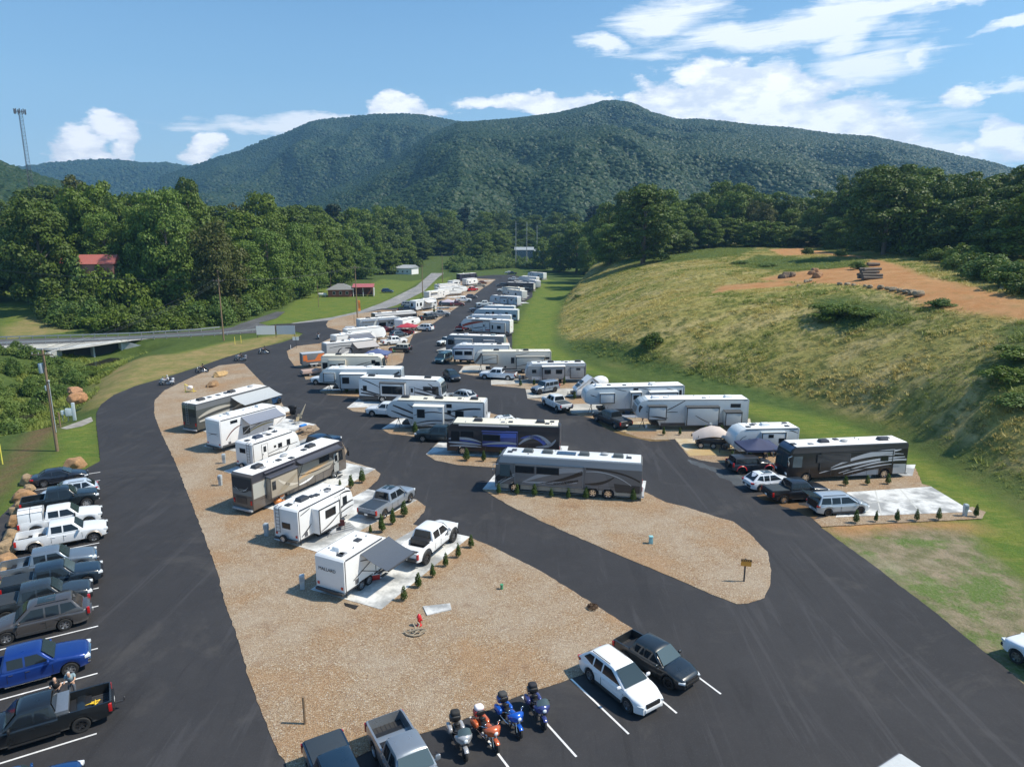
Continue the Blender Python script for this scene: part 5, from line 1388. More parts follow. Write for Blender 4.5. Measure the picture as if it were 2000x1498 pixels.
# ------------------------------------------------------------------ motorcycles
def moto(loc, rz, col, label, group, trunk=None, fairing=True, rider=None, chrome=CHROME, bag=None, lean=-.1, screen=True, rimm='alu', small=False):
    root=empty('touring_motorcycle' if fairing else 'motorcycle',loc,rz,label,'motorcycle',group); root.rotation_euler=(lean if not rider else 0,0,rz)
    P=paint(col,.25,.2,.9,.03); T=paint(trunk,.2,.25,.9,.03) if trunk else P
    for nm,x,r,wd in (('wheel',.85,.33,.13),('wheel',-.8,.32,.16)):
        o=put_wheel(root,x,.001,r,wd,rimm); 
    m=MB()
    for c,r,a0,a1 in (((.85,.33),.37,.75,2.75),((-.8,.32),.38,.1,2.6)):
        A=[];B=[];C=[];D=[]
        for i in range(11):
            t=a0+(a1-a0)*i/10; x=c[0]-r*math.cos(t) if c[0]<0 else c[0]+r*math.cos(t); z=c[1]+r*math.sin(t); wf=.085 if c[0]>0 else .11; A.append((x,wf,z));B.append((x,-wf,z)); q=.86; C.append((c[0]+(x-c[0])*q,.115,c[1]+(z-c[1])*q)); D.append((c[0]+(x-c[0])*q,-.115,c[1]+(z-c[1])*q))
        m.strip(A,B);m.strip(A,C);m.strip(B,D)
    m.build('fender',P,root,smooth=60)
    m=MB(); m.ell((.18,0,.86),(.34,.17,.15),14,10,.9); m.build('fuel_tank',P,root,smooth=80)
    m=MB(); m.ell((-.28,0,.74),(.3,.17,.08),12,8,.8); m.ell((-.6,0,.83),(.2,.14,.07),10,8,.8); m.ell((-.48,0,.88),(.06,.15,.12),8,6,.8); m.build('seat',BLACK,root,smooth=70)
    m=MB(); m.box((.05,0,.38),(.42,.26,.24),taper=.85)
    for a in (-.4,.42): m.cyl((.06+a*.25,0,.45),(.06+a*.75,0,.76),.085,.1,12)
    for q in range(5):
        for a in (-.4,.42): m.cyl((.06+a*(.3+.09*q),0,.48+.05*q),(.06+a*(.32+.09*q),0,.495+.05*q),.12,.12,12)
    m.build('engine',flat((.5,.5,.52),.25,.95),root,smooth=40)
    m=MB()
    for s in (1,-1): m.tube([(.12,s*.13,.55),(.2,s*.17,.32),(-.1,s*.19,.27),(-1.0,s*.2,.3)],[.03,.035,.045,.05],8)
    m.build('exhaust',chrome,root,smooth=60)
    m=MB()
    for s in (1,-1): m.cyl((.85,s*.1,.33),(.58,s*.11,.98),.03,n=8); m.tube([(.42,0,.3),(.5,0,.85)],.03,6)
    m.tube([(-.75,.12,.35),(-.4,.12,.6),(.45,.04,.9)],.025,6); m.tube([(-.75,-.12,.35),(-.4,-.12,.6),(.45,-.04,.9)],.025,6); m.tube([(.4,.05,.25),(-.4,.1,.22)],.03,6)
    m.build('frame_and_forks',chrome,root,smooth=60)
    m=MB(); m.tube([(.25,.42,1.08),(.34,.34,1.1),(.5,.12,1.02),(.5,-.12,1.02),(.34,-.34,1.1),(.25,-.42,1.08)],.018,6)
    for s in (1,-1): m.cyl((.24,s*.42,1.08),(.16,s*.45,1.06),.025,n=6); m.cyl((.38,s*.34,1.1),(.4,s*.38,1.25),.012,n=5); m.ell((.4,s*.39,1.28),(.02,.07,.045),8,6)
    m.build('handlebar',chrome,root,smooth=60)
    m=MB(); m.ell((.7,0,.92),(.11,.11,.11),12,8); m.build('headlight',LAMP,root,smooth=80)
    if fairing:
        m=MB(); secs=[]
        for xx,wy,zl,zh in ((.4,.43,.92,1.12),(.52,.45,.84,1.2),(.66,.4,.8,1.2),(.78,.28,.82,1.12),(.84,.12,.88,1.02)):
            zc=(zl+zh)/2; hh=(zh-zl)/2; secs.append([(xx-.10*abs(math.cos(t))**3,wy*math.copysign(abs(math.cos(t))**.7,math.cos(t)),zc+hh*math.copysign(abs(math.sin(t))**.8,math.sin(t))-.05*abs(math.cos(t))) for t in [2*math.pi*i/18 for i in range(18)]])
        m.loft(secs); m.build('fairing',P,root,smooth=60)
        m=MB(); m.ell((.43,0,1.04),(.05,.34,.1),12,6); m.build('dashboard',BLACK,root,smooth=60)
        m=MB(); m.ell((.82,0,.97),(.05,.11,.1),12,8); m.build('headlamp',LAMP,root,smooth=80)
        if screen:
            m=MB(); A=[];B=[]
            for i in range(9):
                y=-.36+.72*i/8; A.append((.68-.7*y*y,y,1.17-.2*y*y)); B.append((.5-.5*y*y,y*.8,1.48-y*y*1.1))
            m.strip(A,B); m.build('windscreen',GLASSC,root,smooth=70)
        for s in (1,-1):
            m=MB(); m.ell((-.78,s*.31,.58),(.33,.12,.17),14,8,.5); m.build('saddlebag',P,root,smooth=50)
            m=MB(); m.box((.38,s*.24,.52),(.14,.16,.34)); m.build('leg_guard',P if small else chrome,root,bevel=.04)
        m=MB(); m.ell((-.98,0,.98),(.22,.29,.17),14,8,.5); m.build('trunk_box',T,root,smooth=50)
        m=MB(); m.ell((-.76,0,1.05),(.06,.24,.13),10,8,.6); m.build('backrest',BLACK,root,smooth=60)
        if bag:
            m=MB(); m.ell((-.98,0,1.22),(.2,.24,.13),12,8,.6); m.build('luggage_roll',flat(bag,.8),root,smooth=60)
    m=MB(); m.ell((-1.18,0,.72),(.03,.07,.04),8,6); m.build('taillight',REDL,root,smooth=60)
    return root
# ------------------------------------------------------------------ small things
def boulder(px,py,sx,sy,sz,label,group,colr=(.42,.27,.13),z=0,seed=0,xyz=None,cat='boulder'):
    if xyz: x,y,zz=xyz
    else: x,y=G(px,py,z); zz=z
    bm=bmesh.new(); bmesh.ops.create_icosphere(bm,subdivisions=4,radius=1); r=random.Random(seed+int(px*7+py))
    o1,o2=r.random()*50,r.random()*50
    from mathutils import noise as mn
    for v in bm.verts:
        p=v.co.copy(); n=mn.noise(p*1.1+Vector((o1,o2,0)))*.35+mn.noise(p*2.6+Vector((o2,o1,3)))*.16+mn.noise(p*7+Vector((o2,2,3)))*.04
        # chip flat planes
        q=p*(1+n)
        for k_,(ax,ay,az,dd_) in enumerate(((.7,.5,.5,.72),(-.6,.6,.4,.75),(.2,-.8,.5,.7),(-.5,-.5,.7,.78),(0,0,1,.74),(.9,-.2,.1,.85),(-.95,.1,.1,.85))):
            c_=math.cos(o1*3+k_),math.sin(o1*3+k_); a_=Vector((ax*c_[0]-ay*c_[1],ax*c_[1]+ay*c_[0],az)).normalized(); e_=q.dot(a_)-dd_
            if e_>0: q-=a_*e_*.85
        v.co=(q.x*sx/2,q.y*sy/2,q.z*sz/2+sz*.28)
    me=bpy.data.meshes.new('boulder'); bm.to_mesh(me); bm.free(); me.shade_smooth(); me.set_sharp_from_angle(angle=R(34))
    key=('rock',colr)
    if key not in _M:
        m,nt,b=_mat('sandstone'); _M[key]=m; n1=noise(nt,2.2,6,.7,'obj'); n2=noise(nt,9,4,.7,'obj')
        c=mixc(nt,rampv(nt,n1,[(.35,0),(.65,1)]),tuple(q*.6 for q in colr),colr); c=mixc(nt,rampv(nt,n2,[(.5,0),(.75,.6)]),c,tuple(min(1,q*1.35) for q in colr)); nt.links.new(c,b.inputs['Base Color']); b.inputs['Roughness'].default_value=.9; bump(nt,b,n1,.7,.1)
    me.materials.append(_M[key])
    o=link('boulder',me,None,(x,y,zz),(0,0,r.random()*6)); return tag(o,label,cat,group)
BL=[(148,912,1.7,'orange boulder behind the dark sedan, alone on the grass'),(56,944,1.5,'brown boulder at the upper end of the row behind the cars'),(57,960,1.1,'small pale boulder under the brown one beside the parked cars'),(47,975,1.6,'pale broad boulder left of the black lifted pickup'),(42,990,1.0,'small boulder squeezed below the pale broad one'),(31.5,1003,1.0,'small round boulder behind the capped pickup'),(33,1024,1.4,'tan rounded boulder behind the capped white pickup'),(26,1053,1.5,'large oval boulder behind the two-tone white pickup'),(17.5,1079,1.7,'wide flat boulder left of the two-tone pickup tailgate'),(9,1104,1.5,'boulder left of the silver grey pickup bed'),(4,1132,1.5,'boulder at the left edge of the photo behind the navy pickup'),(2,1155,1.2,'half hidden boulder lowest in the row at the left edge')]
for i,(px,py,s,lb) in enumerate(BL): boulder(px,py,s*1.25,s,s*.85,lb,'boulders lining the parking row',(.36,.25,.14) if i%3 else (.4,.23,.11))
boulder(152,783,2.6,2.0,1.9,'orange-brown boulder by the grass bank, the lower and bigger of a pair','pair of boulders by the bank',(.48,.25,.12))
boulder(146,769,2.2,1.8,1.6,'reddish boulder resting behind the lower one by the grass bank','pair of boulders by the bank',(.45,.24,.13))
boulder(430,735,2.8,1.6,1.3,'tan boulder nearest the tip of the gravel island','boulders on the gravel island',(.5,.33,.15))
boulder(416,754,2.8,1.5,1.2,'dark brown boulder on the gravel behind the dark motorhome','boulders on the gravel island',(.33,.2,.1))
# stones along the hill track
for i,(px,py,s) in enumerate([(1560,560,.8),(1575,551,1.0),(1583,549,.9),(1640,556,.9),(1655,557,1.0),(1667,558,.8),(1690,560,.8),(1700,562,1.0),(1720,563,1.1),(1733,565,.9),(1745,568,1.3),(1757,570,1.1),(1770,572,1.2),(1782,574,1.4),(1795,578,1.7),(1960,565,.9)]):
    x,y,z=Gh(px,py); boulder(px,py,s*1.3,s,s*.8,['pale slab of rock in the row edging the dirt track','rock in the row at the edge of the hilltop track'][i%2],'rocks edging the hilltop track',(.33,.26,.17),xyz=(x,y,z))
for i,(px,py,s) in enumerate([(1536,541,2.2),(1546,540,2.0),(1528,543,1.6)]):
    x,y,z=Gh(px,py); boulder(px,py,s*1.3,s,s*.8,'brown rock in the left pile on the hilltop dirt','rock pile on the hilltop',(.2,.14,.09),xyz=(x,y,z))
for i,(px,py,s) in enumerate([(1590,533,1.9),(1596,542,1.9),(1601,538,1.4),(1585,536,1.4)]):
    x,y,z=Gh(px,py); boulder(px,py,s*1.2,s,s*.9,'orange rock in the small pile right of the brown rocks','orange rock pile on the hilltop',(.4,.22,.11),xyz=(x,y,z))
# log pile
x,y,z=Gh(1697,545); LG_=flat((.13,.11,.09),.9,nz=.4,scale=3,name='weathered_log')
k=0
for rz_,n_ in ((0,5),(1,4),(2,3),(3,2)):
    for j in range(n_):
        m=MB(); L_=3.6+rnd.uniform(-.5,.6); r=.34; a=rnd.uniform(-.12,.12); yy=y+(j-(n_-1)/2)*.72; zz=z+.3+rz_*.56
        m.cyl((-L_/2,0,0),(L_/2,0,0),r*rnd.uniform(.85,1.1),r*.8,10); o=m.build('log',LG_,None,smooth=40,loc=(x+rnd.uniform(-.4,.4),yy,zz)); o.rotation_euler=(0,rnd.uniform(-.03,.03),a+.1)
        tag(o,['weathered grey log in the bottom layer of the hilltop pile','weathered grey log in the second layer of the hilltop pile','weathered grey log in the third layer of the hilltop pile','weathered grey log on top of the hilltop pile'][rz_],'log','logs piled on the hilltop'); k+=1
x2,y2,z2=Gh(1706,520); m=MB(); m.cyl((-1.5,0,0),(1.5,.3,0),.5,.4,10); o=m.build('log',LG_,None,smooth=40,loc=(x2,y2,z2+.4)); tag(o,'thick short log lying alone behind the log pile','log')
# utility poles with wires
POLES=[]
def pole(base,toppx,label,arms=True,trans=False,xyz=None,h=None):
    x,y,z=xyz or (*G(base[0],base[1],0),0)
    z=H1(x,y)
    if h is None:
        d=ray(*toppx); h=CH+d[2]*(y/d[1])-z
    root=empty('utility_pole',(x,y,z),0,label,'utility pole','utility poles along the road')
    m=MB(); m.cyl((0,0,-1),(0,0,h),.19,.12,10); m.build('pole',WOODM,root,smooth=50)
    if arms:
        m=MB(); m.box((0,-.16,h-.5),(2.4,.1,.12)); m.build('cross_arm',WOODM,root)
        m=MB(); 
        for q in (-1.1,-.4,.4,1.1): m.cyl((q,-.16,h-.42),(q,-.16,h-.22),.05,n=6)
        m.cyl((0,0,h),(0,0,h+.15),.05,n=6); m.build('insulator',GREYP,root)
    if trans:
        m=MB(); m.cyl((-.45,0,h-2.6),(-.45,0,h-1.5),.26,n=14); m.cyl((-.2,-.1,h-4.6),(-.2,-.1,h-4),.1,n=8); m.build('transformer',flat((.4,.47,.52),.4,.3),root,bevel=.03)
        m=MB(); m.cyl((.22,-.05,2.2),(.22,-.05,h-3.6),.045,n=6); m.ell((.22,-.05,h-3.5),(.12,.12,.12),8,6); m.build('conduit',flat((.45,.46,.47),.4),root)
    POLES.append((x,y,z,h)); return root
p1=pole((112,880),(77,684),'leaning brown utility pole with grey transformer at the creek bank, nearest of all',trans=True)
p2=pole((437,665),(425,545),'tall wooden utility pole standing by the guardrail end',trans=False)
p3=pole((698,621),(695,520),'utility pole beside the orange flag banner')
p4=pole((825.6,577),(822.5,518),'utility pole behind the white motorhome in the far left row',arms=False)
p5=pole((864.5,552),(861,499),'utility pole by the bend of the road near the park end')
p6=pole((886,522),(884,490),'utility pole at the far end of the visible road')
def wire(a,b,sag,nm='power_line',lb=None):
    m=MB(); pts=[]
    for i in range(13):
        t=i/12; pts.append((a[0]+(b[0]-a[0])*t,a[1]+(b[1]-a[1])*t,a[2]+(b[2]-a[2])*t-sag*4*t*(1-t)))
    m.tube(pts,.018,4); return m
def span(i,j,lb):
    root=empty('power_line',(0,0,0),0,lb,'power line','power lines between the poles')
    A=POLES[i];B=POLES[j]
    for q in (-1.1,.4,1.1): wire((A[0]+q,A[1]-.16,A[3]+A[2]-.22),(B[0]+q,B[1]-.16,B[3]+B[2]-.22),1.1).build('wire',DARKM,root)
span(0,1,'power lines running from the creek pole to the pole by the guardrail'); span(1,2,'power lines over the lawn in front of the brick house'); span(2,3,'power lines from the orange banner pole onward'); span(3,4,'power lines behind the far left camper row'); span(4,5,'farthest span of power lines along the road')
POLES.append((-160,205,2,13)); span(1,6,'power lines crossing in front of the roadside thicket to the left edge')
for i,(px,b_,t_,lb) in enumerate([(1007.5,500,432,'left one of three tall thin poles at the small substation'),(1029,500,434,'middle tall pole with cross arms at the small substation'),(1049,500,440,'right one of three tall thin poles at the small substation')]):
    x,y,zt=at_depth(px,t_,480); z=H1(x,y); root=empty('transmission_pole',(x,y,z),0,lb,'utility pole'); h=zt-z
    m=MB(); m.cyl((0,0,-1),(0,0,h),.28,.18,8); m.build('pole',flat((.3,.31,.3),.7),root)
    m=MB()
    for q in ((h-2,),(h-5.5,),(h-9,)): m.box((0 if i==1 else .8,0,q[0]),(5 if i==1 else 2.5,.2,.2))
    m.build('cross_arm',flat((.3,.31,.3),.7),root)
def thinpole(px,pb,pt,lb,nm='post'):
    x,y=G(px,pb,0); d=ray(px,pt); h=CH+d[2]*y/d[1]; m=MB(); m.cyl((0,0,-.3),(0,0,h),.09,.06,8); o=m.build(nm,WOODM,None,loc=(x,y,0)); return tag(o,lb,'post')
thinpole(622.5,600,549,'slim wooden pole standing on the lawn before the brick house'); thinpole(647,574,537,'thin mast behind the brick house')
# tower
x,y,zt=at_depth(38,214,330); z=H1(x,y); h=zt-z; root=empty('lattice_tower',(x,y,z),.4,'tall grey lattice radio tower with antennas on its top','tower')
m=MB(); n=int(h/1.6); cs=[(math.cos(t)*1.25,math.sin(t)*1.25) for t in (0,2.094,4.189)]
for i in range(3):
    a=cs[i]; b_=cs[(i+1)%3]; m.cyl((*a,0),(a[0]*.7,a[1]*.7,h),.1,.08,5)
    for j in range(n):
        k0_=1-.3*j/n; k1_=1-.3*(j+1)/n; z0,z1=h*j/n,h*(j+1)/n
        m.cyl((a[0]*k0_,a[1]*k0_,z0),(b_[0]*k1_,b_[1]*k1_,z1),.05,n=4); m.cyl((a[0]*k0_,a[1]*k0_,z0),(b_[0]*k0_,b_[1]*k0_,z0),.05,n=4)
m.build('mast',flat((.09,.1,.12),.6,.0),root)
m=MB()
for i in range(9):
    t=i*.698; m.box((math.cos(t)*2.2,math.sin(t)*2.2,h-1),(.35,.35,2.2)); m.cyl((0,0,h-1),(math.cos(t)*2.2,math.sin(t)*2.2,h-1),.06,n=4)
m.build('antenna',flat((.1,.11,.13),.5),root)
# posts, signs
def post(px,py,h,label,r=.06,mat=WOODM,cat='post'):
    x,y=G(px,py,.03); m=MB(); m.cyl((0,0,-.2),(0,0,h),r,n=8); o=m.build('post',mat,None,loc=(x,y,.03)); return tag(o,label,cat)
post(596,1413,1.55,'brown wooden post standing alone on the near gravel',.07)
post(692,633,2.6,'short dark post on the gravel before the grey-awning camper')
for q in ((459,672,460,655),(471,669,470,656)):
    post(q[0],q[1],1.6,'yellow guy-wire marker left of the guardrail pole' if q[0]==459 else 'thinner yellow marker beside the guardrail pole',.07,flat((.75,.6,.12),.5),'marker')
post(5,905,2.2,'yellow guy-wire marker leaning at the left edge of the photo',.06,flat((.75,.65,.1),.5),'marker')
x,y=G(1453,1135,.03); root=empty('notice_sign',(x,y,.03),R(-12),'orange notice sign with a black header on a dark post on the gravel','sign')
m=MB(); m.cyl((0,0,-.2),(0,0,1.75),.06,n=8); m.build('post',DARKM,root)
m=MB(); m.box((.05,-.075,1.47),(.72,.03,.5)); pb=m.build('panel',flat((.85,.36,.05),.5,nz=.03),root)
m=MB(); m.box((.05,-.082,1.66),(.72,.03,.16)); m.build('header',flat((.1,.06,.03),.5),pb)
m=MB()
for i in range(4): m.box((-.17+i*.14,-.1,1.66),(.09,.004,.07))
m.build('lettering',flat((.85,.4,.08),.5),pb)
for (px,py,h,w,lb) in ((271,0,0,0,''),):
    pass
x,y=G(1271,1061,.03); m=MB(); m.box((0,0,.28),(.3,.3,.6),taper=.9); m.box((0,0,.6),(.34,.34,.06)); o=m.build('utility_marker',flat((.25,.5,.52),.5),None,bevel=.02,loc=(x,y,.03)); tag(o,'small blue-green utility box on the tapering gravel island','utility box')
x,y=G(980,1150,.03); m=MB(); m.cyl((0,0,0),(0,0,.3),.1,n=10); m.cyl((0,0,.3),(0,0,.36),.12,n=10); o=m.build('cleanout_cap',flat((.08,.3,.15),.5),None,loc=(x,y,.03)); tag(o,'small green pipe cap poking from the gravel','pipe cap')
# hydrant and driftwood
x,y=G(819,1221,.03); root=empty('fire_hydrant',(x,y,.03),0,'red fire hydrant standing on the gravel behind the driftwood','hydrant'); RED=paint((.6,.02,.02),0,.35,.4,.05)
m=MB(); m.lathe([(.001,0),(.17,0),(.17,.05),(.11,.07),(.11,.55),(.16,.56),(.16,.61),(.13,.66),(.1,.74),(.04,.8),(.001,.81)],'z',20); m.build('barrel',RED,root,smooth=40)
m=MB()
for s in (1,-1): m.cyl((0,s*.08,.45),(0,s*.2,.45),.06,n=12)
m.cyl((.08,0,.4),(.2,0,.4),.085,n=12); m.build('outlet_cap',RED,root,smooth=40)
x,y=G(811,1239,.03); root=empty('driftwood',(x,y,.03),0,'pale driftwood branches curled on the gravel in front of the hydrant','driftwood'); DW=flat((.34,.28,.2),.9,nz=.3)
for pts in ([(-.95,.25,.1),(-.6,-.2,.08),(-.1,-.4,.08),(.4,-.3,.1),(.8,0,.2)],[(-.95,.25,.1),(-.4,.1,.15),(.1,.2,.25),(.55,.15,.3),(.85,.1,.3)],[(0,.1,.15),(-.1,.5,.35),(-.25,.7,.4)],[(.1,.25,.2),(.3,.6,.4),(.1,.8,.45)],[(-.2,-.35,.1),(.2,.1,.2),(.6,.3,.25)],[(.3,-.3,.1),(.5,.0,.2),(.9,.2,.2)]):
    m=MB(); m.tube([(p[0]*.78,p[1]*.7,p[2]*1.1) for p in pts],[.03,.055,.06,.04,.02][:len(pts)],6); m.build('branch',DW,root,smooth=60)
sheet('utility_slab',PG((826,1186),(879,1180),(882,1192),(834,1203)),.1,CONC,kind=None,thick=.1); tag(COL.objects['utility_slab'],'blank grey concrete lid lying on the gravel near the hydrant','slab')
sheet('rubber_mat',PG((672,1178),(700,1184),(694,1191),(674,1184)),.06,BLACK,kind=None,thick=.04); tag(COL.objects['rubber_mat'],'black scrap of matting at the edge of the camper pad','mat')
x,y=G(1157,1188,.03); _cl=leaf_cloud('dead_plant',[(0,0,.12,.35,.2),(.2,.1,.1,.2,.15)],260,.12,leafmat('dead_leaves',(.06,.035,.02),(.12,.07,.04),(.08,.05,.03)),77); o=link('dead_plant',_cl,None,(x,y,.03)); tag(o,'brown dead weed clump at the edge of the near gravel','plant')
# hookup pedestals
def pedestal(px,py,label,h=1.1,colr=(.45,.5,.53)):
    x,y=G(px,py,.03); root=empty('power_pedestal',(x,y,.03),R(rnd.uniform(-20,20)),label,'power pedestal','power pedestals at the pads')
    m=MB(); m.box((0,0,h/2),(.3,.26,h)); m.box((0,-.02,h*.75),(.36,.32,h*.42)); m.build('cabinet',flat(colr,.5,.2),root,bevel=.02)
    m=MB(); m.box((0,-.19,h*.75),(.24,.03,h*.28)); m.build('cover',flat(tuple(q*.7 for q in colr),.5),root)
for q in ((591,1150,'grey power pedestal left of the small box camper'),(521,1046,'grey power pedestal left of the caravan with the open door'),(438,905,'grey pedestal left of the small white caravan'),(1229,970,'white pedestal near the tail of the silver coach'),(1697,932,'grey pedestal beside the black motorhome'),(1884,1007,'grey pedestal at the corner of the empty pad'),(1386,842,'white pedestal in front of the long toy hauler'),(431,948,'pale pedestal and tap behind the brown motorhome'),(1015,745,'white pedestal between the flatbed truck and the grey caravan')): pedestal(*q)
x,y=G(133,822,0); root=empty('electric_cabinet',(x,y,0),R(20),'pale metal electric meter cabinets on a frame by the creek bank','electrical box')
m=MB(); m.box((.3,0,1.2),(.9,.35,1.0)); m.box((-.5,.1,1.15),(.4,.3,.6)); m.build('cabinet',flat((.6,.68,.7),.4,.2),root,bevel=.03)
m=MB(); m.box((.8,0,1.2),(.35,.4,2.4)); m.build('tall_cabinet',flat((.55,.62,.64),.4,.2),root,bevel=.03)
m=MB()
for q in (-.6,0.,.7): m.cyl((q,.2,0),(q,.2,1.4),.05,n=6)
m.build('frame',GREYP,root)
post(118,833,1.9,'dark wooden post left of the electric cabinets',.09)
sheet('gravel_patch',PG((118,836),(178,814),(182,822),(160,832),(130,838)),-.02,conc_mat('crushed_stone',(.24,.22,.19),(.34,.32,.28)),)
# yellow stand in the gravel
x,y=G(371,766,.03); root=empty('yellow_stand',(x,y,.03),0,'yellow frame holding a white sack on the gravel behind the dark motorhome','stand')
m=MB()
for a,b_ in (((-.7,0,0),(-.7,0,1.3)),((.6,0,0),(.6,0,.6)),((-.7,0,1.3),(.6,0,.5)),((-.7,0,.15),(.9,.2,.15)),((-.7,-.3,0),(-.7,.4,0))): m.cyl(a,b_,.06,n=6)
m.build('frame',flat((.8,.62,.1),.5),root); m=MB(); m.ell((.1,0,.75),(.4,.3,.3),10,8,.7); m.build('sack',flat((.8,.72,.68),.8),root,smooth=60)
# billboard, small signs, banner
x,y=G(540,659,0); root=empty('billboard',(x,y,0),R(6),'low two-panel roadside board seen from behind, white and grey','sign')
for i,(cx,cc) in enumerate(((-2.4,(.72,.72,.7)),(2.3,(.42,.46,.5)))):
    m=MB(); m.box((cx,0,1.75),(4.3,.1,2.1)); m.build('panel',flat(cc,.6,nz=.05),root)
m=MB()
for q in (-4.4,-.1,4.3): m.cyl((q,.1,0),(q,.1,2.9),.08,n=6)
m.build('post',WOODM,root)
x,y=G(579,680,0); root=empty('road_sign',(x,y,0),R(5),'pair of small white road signs on one post by the junction','sign')
m=MB(); m.cyl((0,0,0),(0,0,2.4),.05,n=6); m.build('post',DARKM,root)
for q in (-.36,.36):
    m=MB(); m.box((q,-.06,2.1),(.6,.03,.75)); m.build('panel',flat((.68,.72,.68),.5),root)
x,y=G(702,612,0); root=empty('feather_flag',(x,y,0),R(8),'tall orange feather flag beside the road','flag')
m=MB(); m.cyl((-.35,0,0),(-.35,0,4.2),.04,n=6); m.build('pole',GREYP,root)
m=MB(); A=[];B=[]
for i in range(9): t=i/8; A.append((-.33,.0+.1*math.sin(t*5),.7+3.4*t)); B.append((.45-.1*t*t,.1*math.sin(t*5+1),.7+3.35*t))
m.strip(A,B); m.build('flag',flat((.85,.3,.05),.7),root)
post(568,682,.9,'short white delineator beside the junction',.05,WHITEP)
# guardrails
def guardrail(pts,lb):
    P_=PG(*pts); root=empty('guardrail',(P_[0][0],P_[0][1],0),0,lb,'guardrail','guardrails of the culvert road'); ox,oy=P_[0]
    m=MB(); po=[]
    for a,b_ in zip(P_,P_[1:]):
        dx,dy=b_[0]-a[0],b_[1]-a[1]; l=math.hypot(dx,dy); rz=math.atan2(dy,dx)
        for q in (.62,.78): m.box(((a[0]+b_[0])/2-ox,(a[1]+b_[1])/2-oy,q),(l+.02,.06,.1),rz=rz)
        m.box(((a[0]+b_[0])/2-ox,(a[1]+b_[1])/2+.03-oy,.7),(l,.02,.12),rz=rz)
        k=max(1,int(l/2.5)); 
        for i in range(k): t=(i+.5)/k; po.append((a[0]+dx*t-ox,a[1]+dy*t-oy))
    m.build('rail',flat((.5,.52,.54),.4,.6),root)
    m=MB()
    for q in po: m.box((q[0],q[1]+.1,.4),(.14,.16,.85))
    m.build('posts',flat((.3,.29,.27),.7),root)
guardrail([(-80,677),(0,675.5),(150,670),(264,665),(430,656),(505,648)],'near guardrail along the culvert road ending at the board')
guardrail([(-80,666),(0,664),(150,660),(264,656),(380,649),(430,644)],'far guardrail on the thicket side of the culvert road')
# culvert bridge
a=Vector(G(118,684,-.2)); b_=Vector(G(237,668,-.2)); d=(b_-a); L_=d.length; rz=math.atan2(d.y,d.x)
root=empty('culvert_bridge',(a.x,a.y,0),rz,'double box concrete culvert carrying the road over the creek','bridge')
CB=conc_mat('culvert_concrete',(.36,.37,.36),(.5,.51,.5))
m=MB(); m.box((L_/2,1.0,-.15),(L_+.5,1.6,.55)); m.build('headwall',CB,root,bevel=.03)
m=MB()
for q in (0,L_*.52,L_): m.box((q,.55,-1.9),(.35,1.2,3.4))
m.build('wall',CB,root)
m=MB(); m.box((L_/2,1.1,-1.9),(L_,.1,3.6)); m.build('barrel_shade_panel',BLACK,root)  # black panel stands in for the shade inside the culvert openings
m=MB(); m.add([(-.2,0,.1),(-6,-4.5,.1),(-6,-4.5,-3.2),(-.2,0,-3.2),(-.2,.3,.1),(-6,-4.1,.1),(-6,-4.1,-3.2),(-.2,.3,-3.2)],[(0,1,2,3),(4,5,6,7),(0,1,5,4),(1,2,6,5)])
m.add([(L_+.2,0,.1),(L_+3,-3,-1.2),(L_+3,-3,-3.2),(L_+.2,0,-3.2),(L_+.2,.3,.1),(L_+3,-2.6,-1.2),(L_+3,-2.6,-3.2),(L_+.2,.3,-3.2)],[(0,1,2,3),(4,5,6,7),(0,1,5,4),(1,2,6,5)]); m.build('wing_wall',CB,root)
iv=Matrix.Rotation(-rz,3,'Z')
q0=iv@Vector((G(-60,686,-.3)[0]-a.x,G(-60,686,-.3)[1]-a.y,0)); q1=Vector((0,0,0)); dq=q1-q0
m=MB(); m.box(((q0.x+q1.x)/2,(q0.y+q1.y)/2,-.35),(dq.length,.3,1.1),rz=math.atan2(dq.y,dq.x)); m.build('kerb_wall',CB,root)
# ------------------------------------------------------------------ buildings
BRICK=flat((.3,.1,.06),.85,nz=.3,scale=3,name='red_brick'); SHIN=flat((.2,.2,.19),.9,nz=.25,scale=2,name='shingles'); REDM=paint((.42,.1,.08),0,.45,.2,.1)
def hip(name,x0,x1,y0,y1,z0,z1,mat,root,ridge=.35,ov=.6):
    m=MB(); cy=(y0+y1)/2; r0=x0+(x1-x0)*ridge; r1=x1-(x1-x0)*ridge; x0-=ov;x1+=ov;y0-=ov;y1+=ov
    m.add([(x0,y0,z0),(x1,y0,z0),(x1,y1,z0),(x0,y1,z0),(r0,cy,z1),(r1,cy,z1)],[(0,1,5,4),(1,2,5),(2,3,4,5),(3,0,4),(3,2,1,0)]); return m.build(name,mat,root)
x,y=G(668,580,0); D_=y; z=H1(x,y); root=empty('brick_house',(x,y,z),R(8),'low brick house with grey hip roof and red metal carport roof','house')
m=MB(); m.box((-.8,4,1.4),(9,8,2.8)); m.build('wall',BRICK,root); hip('roof',-5.5,4.2,0,8,2.8,5.0,SHIN,root,.38)
m=MB(); m.add([(4,0,3.7),(12.5,0,3.7),(12.5,6,4.7),(4,6,4.7),(4,0,3.55),(12.5,0,3.55),(12.5,6,4.55),(4,6,4.55)],[(0,1,2,3),(7,6,5,4),(0,4,5,1),(1,5,6,2),(2,6,7,3),(3,7,4,0)]); m.build('porch_roof',REDM,root)
m=MB()
for q in (4.4,8.2,12.2): m.cyl((q,.4,0),(q,.4,3.6),.12,n=6)
m.build('porch_post',WHITEP,root)
m=MB(); m.box((8,6,1.8),(8,.2,3.4)); m.build('porch_wall',flat((.25,.12,.08),.8),root)
